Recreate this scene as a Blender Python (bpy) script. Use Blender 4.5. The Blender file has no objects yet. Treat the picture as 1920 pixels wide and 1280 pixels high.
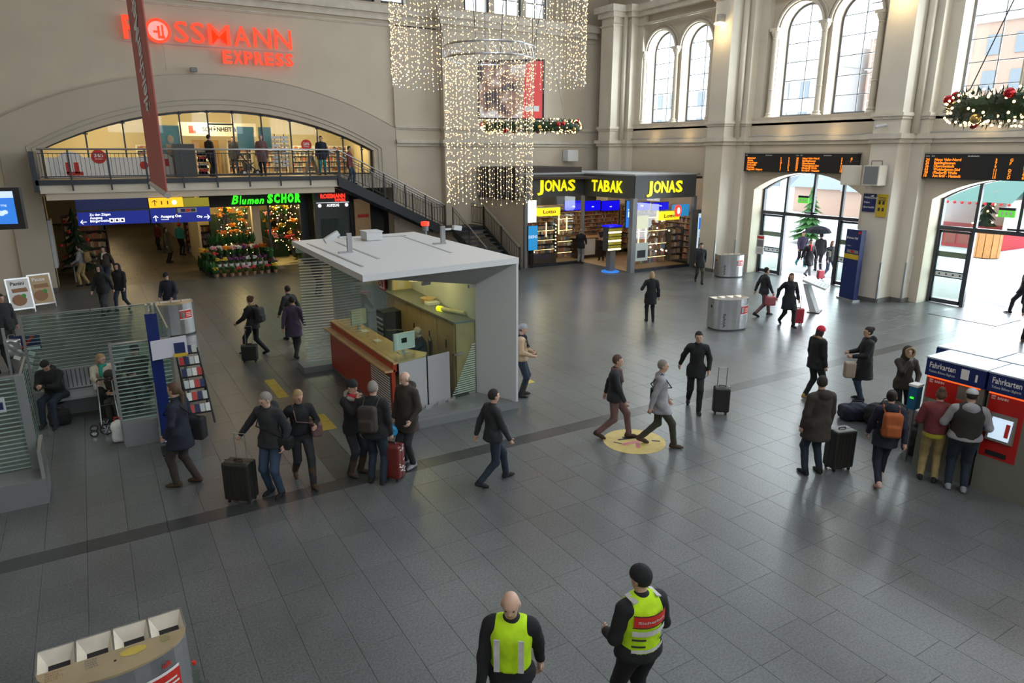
import bpy, bmesh, math, random
import numpy as np
from mathutils import Vector, Matrix
random.seed(7); np.random.seed(7)
PI = math.pi
sc = bpy.context.scene
COL = sc.collection
# ------------------------------------------------------------------ camera
EYE = 5.4
PITCH, YAW, FPX = math.radians(15.33), math.radians(31.19), 1290.5
cam = bpy.data.cameras.new('camera'); camo = bpy.data.objects.new('camera', cam); COL.objects.link(camo)
camo.location = (0, 0, EYE); camo.rotation_euler = (PI/2-PITCH, 0, -YAW)
cam.sensor_width = 36; cam.lens = FPX/1920*36; cam.clip_end = 400; cam.clip_start = .05
sc.camera = camo
# ------------------------------------------------------------------ view, world and daylight
sc.view_settings.view_transform = 'Standard'; sc.view_settings.look = 'None'
sc.view_settings.gamma = 1; sc.view_settings.exposure = -0.17; sc.view_settings.use_curve_mapping = False
sc.cycles.use_denoising = True
sc.cycles.max_bounces = 7; sc.cycles.diffuse_bounces = 3; sc.cycles.glossy_bounces = 3
sc.cycles.transmission_bounces = 6; sc.cycles.transparent_max_bounces = 16
sc.cycles.caustics_reflective = False; sc.cycles.caustics_refractive = False
sc.cycles.sample_clamp_indirect = 4
w = bpy.data.worlds.new('overcast'); sc.world = w; w.use_nodes = True
bgn = w.node_tree.nodes['Background']; bgn.inputs[0].default_value = (.82, .91, 1, 1); bgn.inputs[1].default_value = 3.6
def area(name, loc, rot, sx, sy, power, col):
    l = bpy.data.lights.new(name, 'AREA'); l.shape = 'RECTANGLE'; l.size = sx; l.size_y = sy; l.energy = power; l.color = col
    o = bpy.data.objects.new(name, l); COL.objects.link(o); o.location = loc; o.rotation_euler = rot
    return o
def point(name, loc, power, col, r=.15):
    l = bpy.data.lights.new(name, 'POINT'); l.energy = power; l.color = col; l.shadow_soft_size = r
    o = bpy.data.objects.new(name, l); COL.objects.link(o); o.location = loc
    return o
BAYS = [27.3, 19.0, 11.5, 3.2]
for yb in BAYS:      # overcast daylight entering by each pair of tall windows and by each doorway of the east wall
    area('window_daylight_fill', (27.6, yb, 9.1), (0, PI/2, 0), 4.2, 4.4, 1350, (.86, .93, 1))
    area('doorway_daylight', (27.9, yb, 2.2), (0, PI/2, 0), 4.0, 4.2, 650, (.86, .93, 1))
for xw in (-2.3, 4.4, 11.1, 17.8):   # added fill lamps, set at the unseen south wall windows behind the gallery
    area('window_daylight_fill', (xw, -3.6, 10.2), (PI/2, 0, 0), 4.2, 6.2, 220, (.93, .96, 1))
# ------------------------------------------------------------------ helpers
FH = np.array([math.sin(YAW), math.cos(YAW), 0.]); RT = np.array([math.cos(YAW), -math.sin(YAW), 0.])
FW = FH*math.cos(PITCH)+np.array([0, 0, -math.sin(PITCH)]); UPV = np.cross(RT, FW)
def _ray(u, v): return FW+RT*(u-960)/FPX-UPV*(v-640)/FPX
def fl(u, v, z=0.):
    d = _ray(u, v); t = (z-EYE)/d[2]; return Vector((d[0]*t, d[1]*t, z))
def ax(u, v, X):
    d = _ray(u, v); t = X/d[0]; return Vector((X, d[1]*t, EYE+d[2]*t))
def ay(u, v, Y):
    d = _ray(u, v); t = Y/d[1]; return Vector((d[0]*t, Y, EYE+d[2]*t))
MATS = {}
def mat(name, col, rough=.6, metal=0., emis=0., noise=0., nscale=4., bump=0., bscale=30., alpha=1., trans=0., objrand=0., islrand=0., spec=.5, ecol=None):
    m = bpy.data.materials.new(name); m.use_nodes = True; nt = m.node_tree; b = nt.nodes['Principled BSDF']
    c4 = (*col, 1)
    b.inputs['Base Color'].default_value = c4; b.inputs['Roughness'].default_value = rough
    b.inputs['Metallic'].default_value = metal; b.inputs['Specular IOR Level'].default_value = spec
    if emis:
        b.inputs['Emission Color'].default_value = (*(ecol or col), 1); b.inputs['Emission Strength'].default_value = emis
    tc = nt.nodes.new('ShaderNodeTexCoord')
    fac = None
    if noise:
        n = nt.nodes.new('ShaderNodeTexNoise'); n.inputs['Scale'].default_value = nscale; n.inputs['Detail'].default_value = 5
        nt.links.new(tc.outputs['Object'], n.inputs['Vector'])
        mr = nt.nodes.new('ShaderNodeMapRange'); mr.inputs['To Min'].default_value = 1-noise; mr.inputs['To Max'].default_value = 1+noise
        mr.inputs['From Min'].default_value = .3; mr.inputs['From Max'].default_value = .7
        nt.links.new(n.outputs['Fac'], mr.inputs['Value']); fac = mr.outputs['Result']
    if objrand or islrand:
        if objrand: s = nt.nodes.new('ShaderNodeObjectInfo').outputs['Random']; k = objrand
        else: s = nt.nodes.new('ShaderNodeNewGeometry').outputs['Random Per Island']; k = islrand
        mr2 = nt.nodes.new('ShaderNodeMapRange'); mr2.inputs['To Min'].default_value = 1-k; mr2.inputs['To Max'].default_value = 1+k
        nt.links.new(s, mr2.inputs['Value'])
        if fac is not None:
            mu = nt.nodes.new('ShaderNodeMath'); mu.operation = 'MULTIPLY'
            nt.links.new(fac, mu.inputs[0]); nt.links.new(mr2.outputs['Result'], mu.inputs[1]); fac = mu.outputs[0]
        else: fac = mr2.outputs['Result']
    if fac is not None:
        vm = nt.nodes.new('ShaderNodeVectorMath'); vm.operation = 'SCALE'; vm.inputs[0].default_value = col
        nt.links.new(fac, vm.inputs['Scale']); nt.links.new(vm.outputs[0], b.inputs['Base Color'])
    if bump:
        n = nt.nodes.new('ShaderNodeTexNoise'); n.inputs['Scale'].default_value = bscale; n.inputs['Detail'].default_value = 3
        nt.links.new(tc.outputs['Object'], n.inputs['Vector'])
        bp = nt.nodes.new('ShaderNodeBump'); bp.inputs['Strength'].default_value = bump; bp.inputs['Distance'].default_value = .02
        nt.links.new(n.outputs['Fac'], bp.inputs['Height']); nt.links.new(bp.outputs[0], b.inputs['Normal'])
    MATS[name] = m
    return m
def glassmat(name, tint=(.9, 1, .97), refl=.08, rough=.02):
    m = bpy.data.materials.new(name); m.use_nodes = True; nt = m.node_tree; nt.nodes.clear()
    o = nt.nodes.new('ShaderNodeOutputMaterial'); mx = nt.nodes.new('ShaderNodeMixShader')
    t = nt.nodes.new('ShaderNodeBsdfTransparent'); t.inputs[0].default_value = (*tint, 1)
    g = nt.nodes.new('ShaderNodeBsdfGlossy'); g.inputs['Roughness'].default_value = rough
    f = nt.nodes.new('ShaderNodeLayerWeight'); f.inputs[0].default_value = .5
    pw = nt.nodes.new('ShaderNodeMath'); pw.operation = 'POWER'; pw.inputs[1].default_value = 4
    ml = nt.nodes.new('ShaderNodeMath'); ml.operation = 'MULTIPLY_ADD'; ml.inputs[1].default_value = .5; ml.inputs[2].default_value = refl*.5
    nt.links.new(f.outputs['Facing'], pw.inputs[0]); nt.links.new(pw.outputs[0], ml.inputs[0])
    nt.links.new(ml.outputs[0], mx.inputs[0]); nt.links.new(t.outputs[0], mx.inputs[1]); nt.links.new(g.outputs[0], mx.inputs[2])
    nt.links.new(mx.outputs[0], o.inputs[0]); MATS[name] = m
    return m
def stained(name, k=.16, sc_=.45):
    nt = MATS[name].node_tree; b = nt.nodes['Principled BSDF']; l = b.inputs['Base Color'].links[0]; src = l.from_socket
    g = nt.nodes.new('ShaderNodeNewGeometry'); n = nt.nodes.new('ShaderNodeTexNoise'); n.inputs['Scale'].default_value = sc_; n.inputs['Detail'].default_value = 6; n.inputs['Roughness'].default_value = .65
    nt.links.new(g.outputs['Position'], n.inputs['Vector']); mr = nt.nodes.new('ShaderNodeMapRange'); mr.inputs['From Min'].default_value = .35; mr.inputs['From Max'].default_value = .65; mr.inputs['To Min'].default_value = 1-k; mr.inputs['To Max'].default_value = 1+k
    v = nt.nodes.new('ShaderNodeVectorMath'); v.operation = 'SCALE'; nt.links.new(n.outputs['Fac'], mr.inputs['Value']); nt.links.new(src, v.inputs[0]); nt.links.new(mr.outputs['Result'], v.inputs['Scale']); nt.links.new(v.outputs[0], b.inputs['Base Color'])
    mr = nt.nodes.new('ShaderNodeMapRange'); mr.inputs['To Min'].default_value = .22; mr.inputs['To Max'].default_value = .42; nt.links.new(n.outputs['Fac'], mr.inputs['Value']); nt.links.new(mr.outputs['Result'], b.inputs['Roughness'])
class MB:
    def __init__(s): s.v = []; s.f = []; s.m = []; s.mi = 0
    def add(s, vs, fs):
        n = len(s.v); s.v += [tuple(p) for p in vs]; s.f += [tuple(i+n for i in f) for f in fs]; s.m += [s.mi]*len(fs); return s
    def box(s, x0, x1, y0, y1, z0, z1):
        if x0 > x1: x0, x1 = x1, x0
        if y0 > y1: y0, y1 = y1, y0
        if z0 > z1: z0, z1 = z1, z0
        return s.add([(x0,y0,z0),(x1,y0,z0),(x1,y1,z0),(x0,y1,z0),(x0,y0,z1),(x1,y0,z1),(x1,y1,z1),(x0,y1,z1)],
              [(0,3,2,1),(4,5,6,7),(0,1,5,4),(1,2,6,5),(2,3,7,6),(3,0,4,7)])
    def cbox(s, c, size, rot=None):
        h = [k/2 for k in size]; vs = []
        for z in (-1, 1):
            for x, y in ((-1,-1),(1,-1),(1,1),(-1,1)):
                p = Vector((x*h[0], y*h[1], z*h[2]))
                if rot is not None: p = rot @ p
                vs.append(p+Vector(c))
        return s.add(vs, [(0,3,2,1),(4,5,6,7),(0,1,5,4),(1,2,6,5),(2,3,7,6),(3,0,4,7)])
    def bar(s, a, b, wdt, hgt=None):
        a = Vector(a); b = Vector(b); d = b-a; L = d.length
        if L < 1e-6: return s
        q = d.to_track_quat('Z', 'Y').to_matrix()
        return s.cbox((a+b)/2, (wdt, hgt or wdt, L), q)
    def prism(s, poly, z0, z1, axis='z'):
        """poly: list of (u,v); extruded along axis from z0 to z1"""
        def P(u, v, t):
            return (u, v, t) if axis == 'z' else ((t, u, v) if axis == 'x' else (u, t, v))
        n = len(poly); vs = [P(u, v, z0) for u, v in poly]+[P(u, v, z1) for u, v in poly]
        fs = [tuple(range(n))[::-1], tuple(range(n, 2*n))]+[(i, (i+1) % n, n+(i+1) % n, n+i) for i in range(n)]
        return s.add(vs, fs)
    def tube(s, pts, r, n=8, cap=True):
        pts = [Vector(p) for p in pts]; rs = r if isinstance(r, (list, tuple)) else [r]*len(pts)
        base = []; nv = []
        for i, p in enumerate(pts):
            d = (pts[min(i+1, len(pts)-1)]-pts[max(i-1, 0)])
            if d.length < 1e-7: d = Vector((0, 0, 1))
            q = d.to_track_quat('Z', 'Y').to_matrix()
            for k in range(n):
                a = 2*PI*k/n; nv.append(p+q@Vector((math.cos(a)*rs[i], math.sin(a)*rs[i], 0)))
        fs = []
        for i in range(len(pts)-1):
            for k in range(n):
                fs.append((i*n+k, i*n+(k+1) % n, (i+1)*n+(k+1) % n, (i+1)*n+k))
        if cap: fs += [tuple(range(n))[::-1], tuple(range((len(pts)-1)*n, len(pts)*n))]
        return s.add(nv, fs)
    def lathe(s, prof, c=(0,0,0), n=16, a0=0, a1=2*PI):
        full = abs(a1-a0-2*PI) < 1e-6; m = n if full else n+1; vs = []; fs = []
        for r, z in prof:
            for k in range(m):
                a = a0+(a1-a0)*k/n; vs.append((c[0]+r*math.cos(a), c[1]+r*math.sin(a), c[2]+z))
        for i in range(len(prof)-1):
            for k in range(n):
                k2 = (k+1) % m if full else k+1
                fs.append((i*m+k, i*m+k2, (i+1)*m+k2, (i+1)*m+k))
        return s.add(vs, fs)
    def ball(s, c, r, n=8, m=5, sc_=(1,1,1)):
        prof = [(max(1e-4, math.sin(PI*i/m))*r, -math.cos(PI*i/m)*r) for i in range(m+1)]
        v0 = len(s.v); s.lathe(prof, (0,0,0), n)
        for i in range(v0, len(s.v)):
            x, y, z = s.v[i]; s.v[i] = (c[0]+x*sc_[0], c[1]+y*sc_[1], c[2]+z*sc_[2])
        return s
    def quad(s, a, b, c, d): return s.add([a, b, c, d], [(0, 1, 2, 3)])
    def sheet(s, a, b, c, d, t):
        """thin slab a-b-c-d with thickness t along its normal"""
        a, b, c, d = map(Vector, (a, b, c, d)); nrm = (b-a).cross(d-a).normalized()*t
        return s.add([a, b, c, d, a+nrm, b+nrm, c+nrm, d+nrm], [(0,3,2,1),(4,5,6,7),(0,1,5,4),(1,2,6,5),(2,3,7,6),(3,0,4,7)])
    def build(s, name, mats, parent=None, smooth=False, world=True, kind=None, bevel=0):
        me = bpy.data.meshes.new(name)
        off = Vector((0, 0, 0))
        if parent is not None and world:
            p = parent
            while p is not None: off += p.location; p = p.parent
        vs = [tuple(Vector(v)-off) for v in s.v] if off.length > 0 else s.v
        me.from_pydata(vs, [], s.f)
        if not isinstance(mats, (list, tuple)): mats = [mats]
        for m in mats: me.materials.append(MATS[m] if isinstance(m, str) else m)
        if len(mats) > 1: me.polygons.foreach_set('material_index', s.m)
        if smooth: me.polygons.foreach_set('use_smooth', [True]*len(me.polygons))
        me.update()
        o = bpy.data.objects.new(name, me); COL.objects.link(o)
        if parent is not None: o.parent = parent
        if kind: o['kind'] = kind
        if bevel:
            bv = o.modifiers.new('b', 'BEVEL'); bv.width = bevel; bv.segments = 2; bv.limit_method = 'ANGLE'
        return o
def thing(name, label, cat, loc=(0,0,0), group=None, rotz=0):
    o = bpy.data.objects.new(name, None); COL.objects.link(o); o.location = loc; o.rotation_euler = (0, 0, rotz)
    o.empty_display_size = .1
    o['label'] = label; o['category'] = cat
    if group: o['group'] = group
    return o
def tag(o, label, cat, group=None, kind=None):
    o['label'] = label; o['category'] = cat
    if group: o['group'] = group
    if kind: o['kind'] = kind
    return o
def struct(name, loc=(0,0,0)):
    o = bpy.data.objects.new(name, None); COL.objects.link(o); o.location = loc; o['kind'] = 'structure'; return o
def copy_of(o, parent=None):
    c = o.copy(); COL.objects.link(c)
    if parent is not None: c.parent = parent
    return c
def copy_tree(o, loc=None, rotz=None, label=None, parent=None):
    c = copy_of(o, parent)
    if loc is not None: c.location = loc
    if rotz is not None: c.rotation_euler = (0, 0, rotz)
    if label: c['label'] = label
    for ch in KIDS(o): copy_tree(ch, parent=c)
    return c
def KIDS(o): return list(o.children)
# text: returns mesh verts/faces for a string, centred or left aligned, lying in XY plane
_tc = {}
def textmesh(s, size=1., bold=0., extrude=0., shear=0., res=3):
    k = (s, bold, extrude, shear, res)
    if k not in _tc:
        cu = bpy.data.curves.new('t', 'FONT'); cu.body = s; cu.size = 1; cu.offset = bold; cu.extrude = extrude; cu.shear = shear; cu.resolution_u = res
        ob = bpy.data.objects.new('t', cu)
        me = ob.to_mesh()
        vs = [tuple(v.co) for v in me.vertices]; fs = [tuple(p.vertices) for p in me.polygons]
        ob.to_mesh_clear(); bpy.data.objects.remove(ob); bpy.data.curves.remove(cu)
        _tc[k] = (vs, fs)
    vs, fs = _tc[k]
    return [(x*size, y*size, z*size) for x, y, z in vs], fs
def text_on(mb, s, origin, xdir, ydir, width=None, height=.1, bold=0., extrude=0., align='l', lift=.004, shear=0., res=2):
    """write s with its lower-left (or centre) at origin in the plane spanned by xdir, ydir"""
    vs, fs = textmesh(s, 1., bold, extrude/height if height else 0, shear, res)
    if not vs: return
    xs = [v[0] for v in vs]; x0, x1 = min(xs), max(xs); capH = .69
    sy = height/capH; sx = (width/(x1-x0)) if width else sy
    X = Vector(xdir).normalized(); Y = Vector(ydir).normalized(); N = X.cross(Y)
    dx = {'l': 0, 'c': -(x1-x0)*sx/2, 'r': -(x1-x0)*sx}[align]
    mb.add([Vector(origin)+X*((v[0]-x0)*sx+dx)+Y*(v[1]*sy)+N*(lift+v[2]*height) for v in vs], fs)
# ------------------------------------------------------------------ materials
mat('plaster', (.60,.52,.41), .75, noise=.05, nscale=.7, bump=.08, bscale=6)
mat('plaster_light', (.66,.60,.50), .7, noise=.05, nscale=.9, bump=.06, bscale=8)
mat('plaster_band_shaded', (.50,.44,.355), .75, noise=.05, nscale=.7)  # darker plaster: shade of the tilted arch band put into its colour
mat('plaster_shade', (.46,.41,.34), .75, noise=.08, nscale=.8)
mat('stone_trim', (.62,.56,.47), .65, noise=.10, nscale=2.5, bump=.1, bscale=12)
mat('skirting', (.12,.115,.11), .4)
mat('tile', (.110,.117,.119), .30, noise=.34, nscale=38, objrand=.07, bump=.05, bscale=60)
mat('tile_far', (.110,.117,.119), .33, noise=.26, nscale=38, islrand=.07)
for q_ in ('tile', 'tile_far'): stained(q_)
mat('strip_stone', (.045,.047,.050), .32, noise=.12, nscale=5, objrand=.06)
mat('grout', (.05,.05,.05), .7)
mat('corridor_tile', (.115,.10,.07), .38, noise=.15, nscale=4, islrand=.18)
mat('dark_metal', (.045,.05,.06), .4, .6)
mat('frame_metal', (.06,.065,.075), .45, .3)
mat('window_frame', (.10,.10,.11), .6)
mat('steel', (.55,.56,.58), .28, .9, noise=.06, nscale=9)
mat('steel_bright', (.72,.66,.56), .4, .35, noise=.1, nscale=5)
mat('steel_dull', (.36,.37,.38), .35, .7)
mat('chrome', (.75,.76,.78), .15, 1)
mat('white_paint', (.62,.63,.64), .45)
mat('white_matte', (.75,.75,.74), .6)
mat('pale_grey', (.42,.43,.44), .5)
mat('mid_grey', (.20,.21,.22), .5)
mat('dark_grey', (.07,.075,.08), .5)
mat('black', (.012,.012,.014), .5)
mat('black_gloss', (.01,.01,.012), .15)
mat('db_blue', (.006,.02,.13), .35)
mat('db_blue_lit', (.008,.02,.22), .35, emis=.35, ecol=(.01,.03,.45))
mat('db_red', (.50,.015,.012), .35)
mat('db_red_lit', (.75,.03,.01), .4, emis=.5, ecol=(1,.06,.02))
mat('kiosk_red', (.38,.045,.02), .4)
mat('wood_light', (.55,.35,.17), .45, noise=.10, nscale=3)
mat('wood_table', (.62,.44,.25), .45, noise=.08, nscale=3)
mat('wood_dark', (.06,.035,.025), .5, noise=.15, nscale=4)
mat('brown_panel', (.045,.032,.026), .6)
mat('yellow', (.60,.42,.02), .5)
mat('yellow_tactile', (.50,.38,.07), .6, noise=.12, nscale=9)
mat('yellow_lit', (.9,.5,.02), .5, emis=1.0, ecol=(1,.5,.01))
mat('olive_lit', (.45,.38,.02), .5, emis=.18)
mat('red_letters', (1,.05,.01), .4, emis=1.1, ecol=(1,.05,.01))
mat('pink_glint', (1,.35,.35), .4, emis=1.0, ecol=(1,.3,.25))
mat('red_small', (1,.05,.02), .4, emis=1.6, ecol=(1,.04,.02))
mat('green_letters', (.05,1,.03), .4, emis=1.5, ecol=(.04,1,.02))
mat('yellow_letters', (.95,.9,.02), .4, emis=1.0, ecol=(.95,.85,.01))
mat('white_lit', (1,1,1), .4, emis=1.2)
mat('amber_led', (1,.22,.01), .4, emis=1.8, ecol=(1,.24,.015))
mat('blue_screen', (.01,.01,.7), .3, emis=1.0, ecol=(.0,.0,.85))
mat('cyan_screen', (.02,.25,.6), .3, emis=.8, ecol=(.03,.28,.6))
mat('pale_screen', (.6,.75,.9), .3, emis=.85, ecol=(.6,.75,.9))
mat('sky_screen', (.03,.18,.65), .3, emis=.9, ecol=(.03,.2,.7))
mat('print_white', (.8,.8,.8), .6)
mat('print_dark', (.03,.03,.035), .6)
mat('print_navy', (.01,.02,.10), .6)
mat('print_red', (.6,.03,.02), .6)
mat('print_green', (.05,.3,.05), .6)
mat('exit_green', (.1,.6,.05), .5, emis=.6, ecol=(.2,.9,.1))
mat('warm_bulb', (1,.72,.32), .4, emis=9, ecol=(1,.62,.24))
mat('cool_bulb', (.8,.9,1), .4, emis=4, ecol=(.75,.88,1))
mat('warm_lamp', (1,.8,.5), .4, emis=8, ecol=(1,.78,.45))
mat('shop_lamp', (1,.9,.65), .4, emis=3.5, ecol=(1,.86,.55))
mat('wire', (.5,.5,.48), .4)
mat('pine', (.012,.04,.018), .8, noise=.3, nscale=20)
mat('leaf', (.035,.13,.03), .6, noise=.4, nscale=12, objrand=.3)
mat('leaf_dark', (.015,.05,.02), .7, noise=.3, nscale=12)
mat('banner_red', (.34,.075,.06), .7)
mat('cream_wall', (.72,.62,.38), .7)
mat('shop_white', (.75,.70,.58), .7)
mat('bright_ground', (.75,.76,.78), .7, noise=.05, nscale=2)
mat('facade_pale', (.70,.70,.70), .8)
mat('facade_brick', (.55,.38,.30), .8)
mat('facade_window', (.28,.32,.36), .3)
mat('planter_wood', (.55,.28,.09), .55, noise=.12, nscale=3)
mat('stall_red', (.5,.03,.04), .6)
mat('ad_pale', (.62,.66,.72), .4, emis=.35, ecol=(.7,.75,.82))
mat('ad_brown', (.25,.13,.09), .4, emis=.18, ecol=(.4,.22,.16))
mat('ad_red', (.6,.06,.07), .4, emis=.4, ecol=(.8,.1,.1))
mat('rubber', (.015,.015,.015), .7)
mat('ceiling_paint', (.50,.46,.40), .8)
glassmat('glass'); glassmat('glass_clear', (.97,.99,.98), .05); glassmat('glass_green', (.84,.93,.90), .10)
mat('frost', (.50,.56,.56), .5)
# ================================================================== SETTING
from mathutils.geometry import tessellate_polygon
def holed(mb, outer, holes, t0, t1, axis='y', hole_sides=True, outer_sides=True):
    """slab with holes; loops in (u,z); axis y: u=x ; axis x: u=y"""
    loops = [outer]+holes
    def P(u, z, t): return (u, t, z) if axis == 'y' else (t, u, z)
    tri = tessellate_polygon([[Vector((u, z, 0)) for u, z in lp] for lp in loops])
    flat = [p for lp in loops for p in lp]; n = len(flat)
    mb.add([P(u, z, t0) for u, z in flat]+[P(u, z, t1) for u, z in flat], [tuple(t) for t in tri]+[tuple(i+n for i in t) for t in tri])
    for k, lp in enumerate(loops):
        if (k == 0 and not outer_sides) or (k and not hole_sides): continue
        m = len(lp)
        mb.add([P(u, z, t0) for u, z in lp]+[P(u, z, t1) for u, z in lp], [(i, (i+1) % m, m+(i+1) % m, m+i) for i in range(m)])
def arc(c, zs, hw, rise, n=20, z0=None):
    """closed loop: segmental arch of half width hw, springing zs, rise; vertical sides down to z0"""
    R = (hw*hw+rise*rise)/(2*rise); a = math.asin(min(1, hw/R)); a = PI-a if rise > hw else a
    pts = [(c+R*math.sin(-a+2*a*i/n), zs+rise-R+R*math.cos(-a+2*a*i/n)) for i in range(n+1)]
    return pts if z0 is None else [(c-hw, z0)]+pts+[(c+hw, z0)]
HX0, HX1, HY0, HY1 = -9.0, 25.9, -4.0, 33.0
# --- floor: slabs laid in columns
floor = struct('floor')
fb = MB(); fb.box(HX0, 27.2, HY0, 33.2, -.2, -.012); fb.build('floor_bed', 'grout', floor)
CW = .523; GAP = .0017; tiles = []
def inview(x, y):
    d = np.array([x, y, -EYE]); z = d@FW
    if z < .5: return None
    u, v = 960+FPX*(d@RT)/z, 640-FPX*(d@UPV)/z
    return (u, v, z) if -90 < u < 2010 and v < 1390 else None
def span(y0, y1, x, strip=False):
    y = y0
    while y < y1-1e-4:
        L = 1.0 if strip else random.choice((.78, .94, 1.1, 1.1, 1.25))
        if y1-(y+L) < .45: L = y1-y
        tiles.append((x, y, CW, L, strip)); y += L
nc = int((27.0-HX0)/CW)+1
for k in range(nc):
    x = -1.2+CW*(k-int((-1.2-HX0)/CW)-1)
    if x < HX0-.3 or x > 27: continue
    span(HY0, 7.95, x); span(7.95, 10.37, x)
    if 2.9 < x < 3.4: span(10.73, 13.0, x, True); span(13.95, 33, x)
    else: span(10.73, 33, x)
k = HX0
while k < 26.9: tiles.append((k, 10.37, 1.04, .36, True)); k += 1.04
vis = []
for t in tiles:
    q = inview(t[0]+t[2]/2, t[1]+t[3]/2)
    if q: vis.append((q[2], t))
vis.sort(key=lambda a: a[0]); near = set(t for _, t in vis[:300])
tm = {}
def tilemesh(L, W, strip):
    k = (round(L, 3), W, strip)
    if k not in tm:
        g = GAP; b = .0015; m = MB()
        x1, y1 = W-g, L-g
        m.add([(g, g, -.02), (x1, g, -.02), (x1, y1, -.02), (g, y1, -.02), (g, g, -b), (x1, g, -b), (x1, y1, -b), (g, y1, -b), (g+b, g+b, 0), (x1-b, g+b, 0), (x1-b, y1-b, 0), (g+b, y1-b, 0)],
              [(0,1,5,4),(1,2,6,5),(2,3,7,6),(3,0,4,7),(4,5,9,8),(5,6,10,9),(6,7,11,10),(7,4,8,11),(8,9,10,11)])
        tm[k] = m
    return tm[k]
tme = {}
far = MB()
for t in tiles:
    m = tilemesh(t[3], t[2], t[4]); k = (round(t[3], 3), t[2], t[4])
    if t in near:
        nm = 'floor_strip' if t[4] else 'floor_tile'
        if k not in tme:
            o = m.build(nm, 'strip_stone' if t[4] else 'tile', floor); tme[k] = o.data
        else:
            o = bpy.data.objects.new(nm, tme[k]); COL.objects.link(o); o.parent = floor
        o.location = (t[0], t[1], 0)
    else:
        far.mi = 1 if t[4] else 0
        far.add([(v[0]+t[0], v[1]+t[1], v[2]) for v in m.v], m.f)
far.build('floor_tile', ['tile_far', 'strip_stone'], floor, kind='stuff')
# corridor floor behind the arch
cf = MB(); cf.box(-9, 14, 33.2, 66, -.2, -.012); cf.build('corridor_bed', 'grout', floor)
cf = MB(); yy = 33.0
while yy < 64:
    xx = -4.2-random.random()
    while xx < 13:
        L = random.choice((.9, 1.2, 1.2)); cf.box(xx+.004, xx+L-.004, yy+.004, yy+.596, -.02, 0); xx += L
    yy += .6
cf.build('corridor_tile', 'corridor_tile', floor, kind='stuff')
# --- north wall with the big segmental arch
wn = struct('wall_north')
glass_arch = arc(5.4, 5.5, 6.72, 1.66, 28, 4.4)
passage = [(-1.5, -.1), (-1.5, 3.75), (13.0, 3.75), (13.0, -.1)]
m = MB()
holed(m, [(HX0-.3, 0), (-1.5, 0), (-1.5, 3.75), (13.0, 3.75), (13.0, 0), (15.7, 0), (15.7, 12.1), (HX0-.3, 12.1)], [glass_arch], 33.0, 33.7)
m.build('wall_face', 'plaster', wn)
m = MB(); m.box(HX0-.3, 9.6, 33, 33.7, 12.1, 16); m.box(14.2, 17.2, 33, 33.7, 12.1, 16); m.box(22.3, 26.5, 33, 33.7, 12.1, 16); m.box(9.6, 22.3, 33, 33.7, 14.6, 16)
m.build('upper_wall', 'plaster', wn)
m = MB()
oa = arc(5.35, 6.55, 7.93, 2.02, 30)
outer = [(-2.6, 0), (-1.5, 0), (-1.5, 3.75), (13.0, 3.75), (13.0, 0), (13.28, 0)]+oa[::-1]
holed(m, outer, [glass_arch], 32.86, 33.0); m.build('arch_band', 'plaster_band_shaded', wn)
m = MB(); m.tube([(x, 32.87, z) for x, z in oa]+[(13.28, 32.87, 4.0)], .03, 6); m.build('arch_edge_shade', 'plaster_shade', wn)  # thin dark bead added to draw the shaded crease around the arch
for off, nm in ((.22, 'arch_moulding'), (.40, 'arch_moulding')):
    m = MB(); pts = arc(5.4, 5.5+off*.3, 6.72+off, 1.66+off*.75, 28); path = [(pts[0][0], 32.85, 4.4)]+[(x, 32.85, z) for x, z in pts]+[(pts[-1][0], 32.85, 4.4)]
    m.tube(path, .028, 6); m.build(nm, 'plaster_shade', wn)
m = MB(); m.box(15.7, 26.5, 32.45, 33.7, 0, 12.1); m.build('corner_pier', 'plaster', wn)
m = MB(); m.box(13.28, 15.7, 32.9, 33, 0, 12); m.build('pilaster', 'plaster', wn)
def ledge(mb, pts, z0, z1, out, step=.5):
    """two-step cornice with mitred corners along a plan polyline, projecting to its right-hand side"""
    P = [Vector((x, y)) for x, y in pts]
    def off(o):
        r = []
        for i, p in enumerate(P):
            ds = []
            if i: ds.append((p-P[i-1]).normalized())
            if i < len(P)-1: ds.append((P[i+1]-p).normalized())
            ns = [Vector((d.y, -d.x)) for d in ds]
            if len(ns) == 1: r.append(p+ns[0]*o)
            else: n = ns[0]+ns[1]; r.append(p+n*(o/(1+ns[0].dot(ns[1]))))
        return r
    back = off(-.04); h = (z1-z0)
    for o, za, zb in ((out*.5, z0, z0+h*.45), (out, z0+h*.45, z1)):
        fr = off(o); n = len(P)
        vs = [(*p, za) for p in back]+[(*p, zb) for p in back]+[(*p, za) for p in fr]+[(*p, zb) for p in fr]
        fs = []
        for i in range(n-1):
            fs += [(i, i+1, 2*n+i+1, 2*n+i), (n+i, 3*n+i, 3*n+i+1, n+i+1), (2*n+i, 2*n+i+1, 3*n+i+1, 3*n+i)]
        mb.add(vs, fs)
t1 = struct('trim_1')
m = MB(); ledge(m, [(HX0, 33), (15.7, 33), (15.7, 32.45), (25, 32.45)], 11.35, 11.95, .38); m.build('cornice', 'stone_trim', t1)
m = MB(); ledge(m, [(HX0, 33), (15.7, 33), (15.7, 32.45), (25, 32.45)], 11.1, 11.2, .1); m.build('string_course', 'stone_trim', t1)
m = MB(); ledge(m, [(13.28, 32.9), (15.7, 32.9), (15.7, 32.45), (25.2, 32.45)], 5.72, 6.02, .16); m.build('cornice', 'stone_trim', t1)
m = MB(); ledge(m, [(13.28, 32.9), (15.7, 32.9), (15.7, 32.45), (25.2, 32.45)], 6.5, 6.66, .10); m.build('string_course', 'stone_trim', t1)
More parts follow.
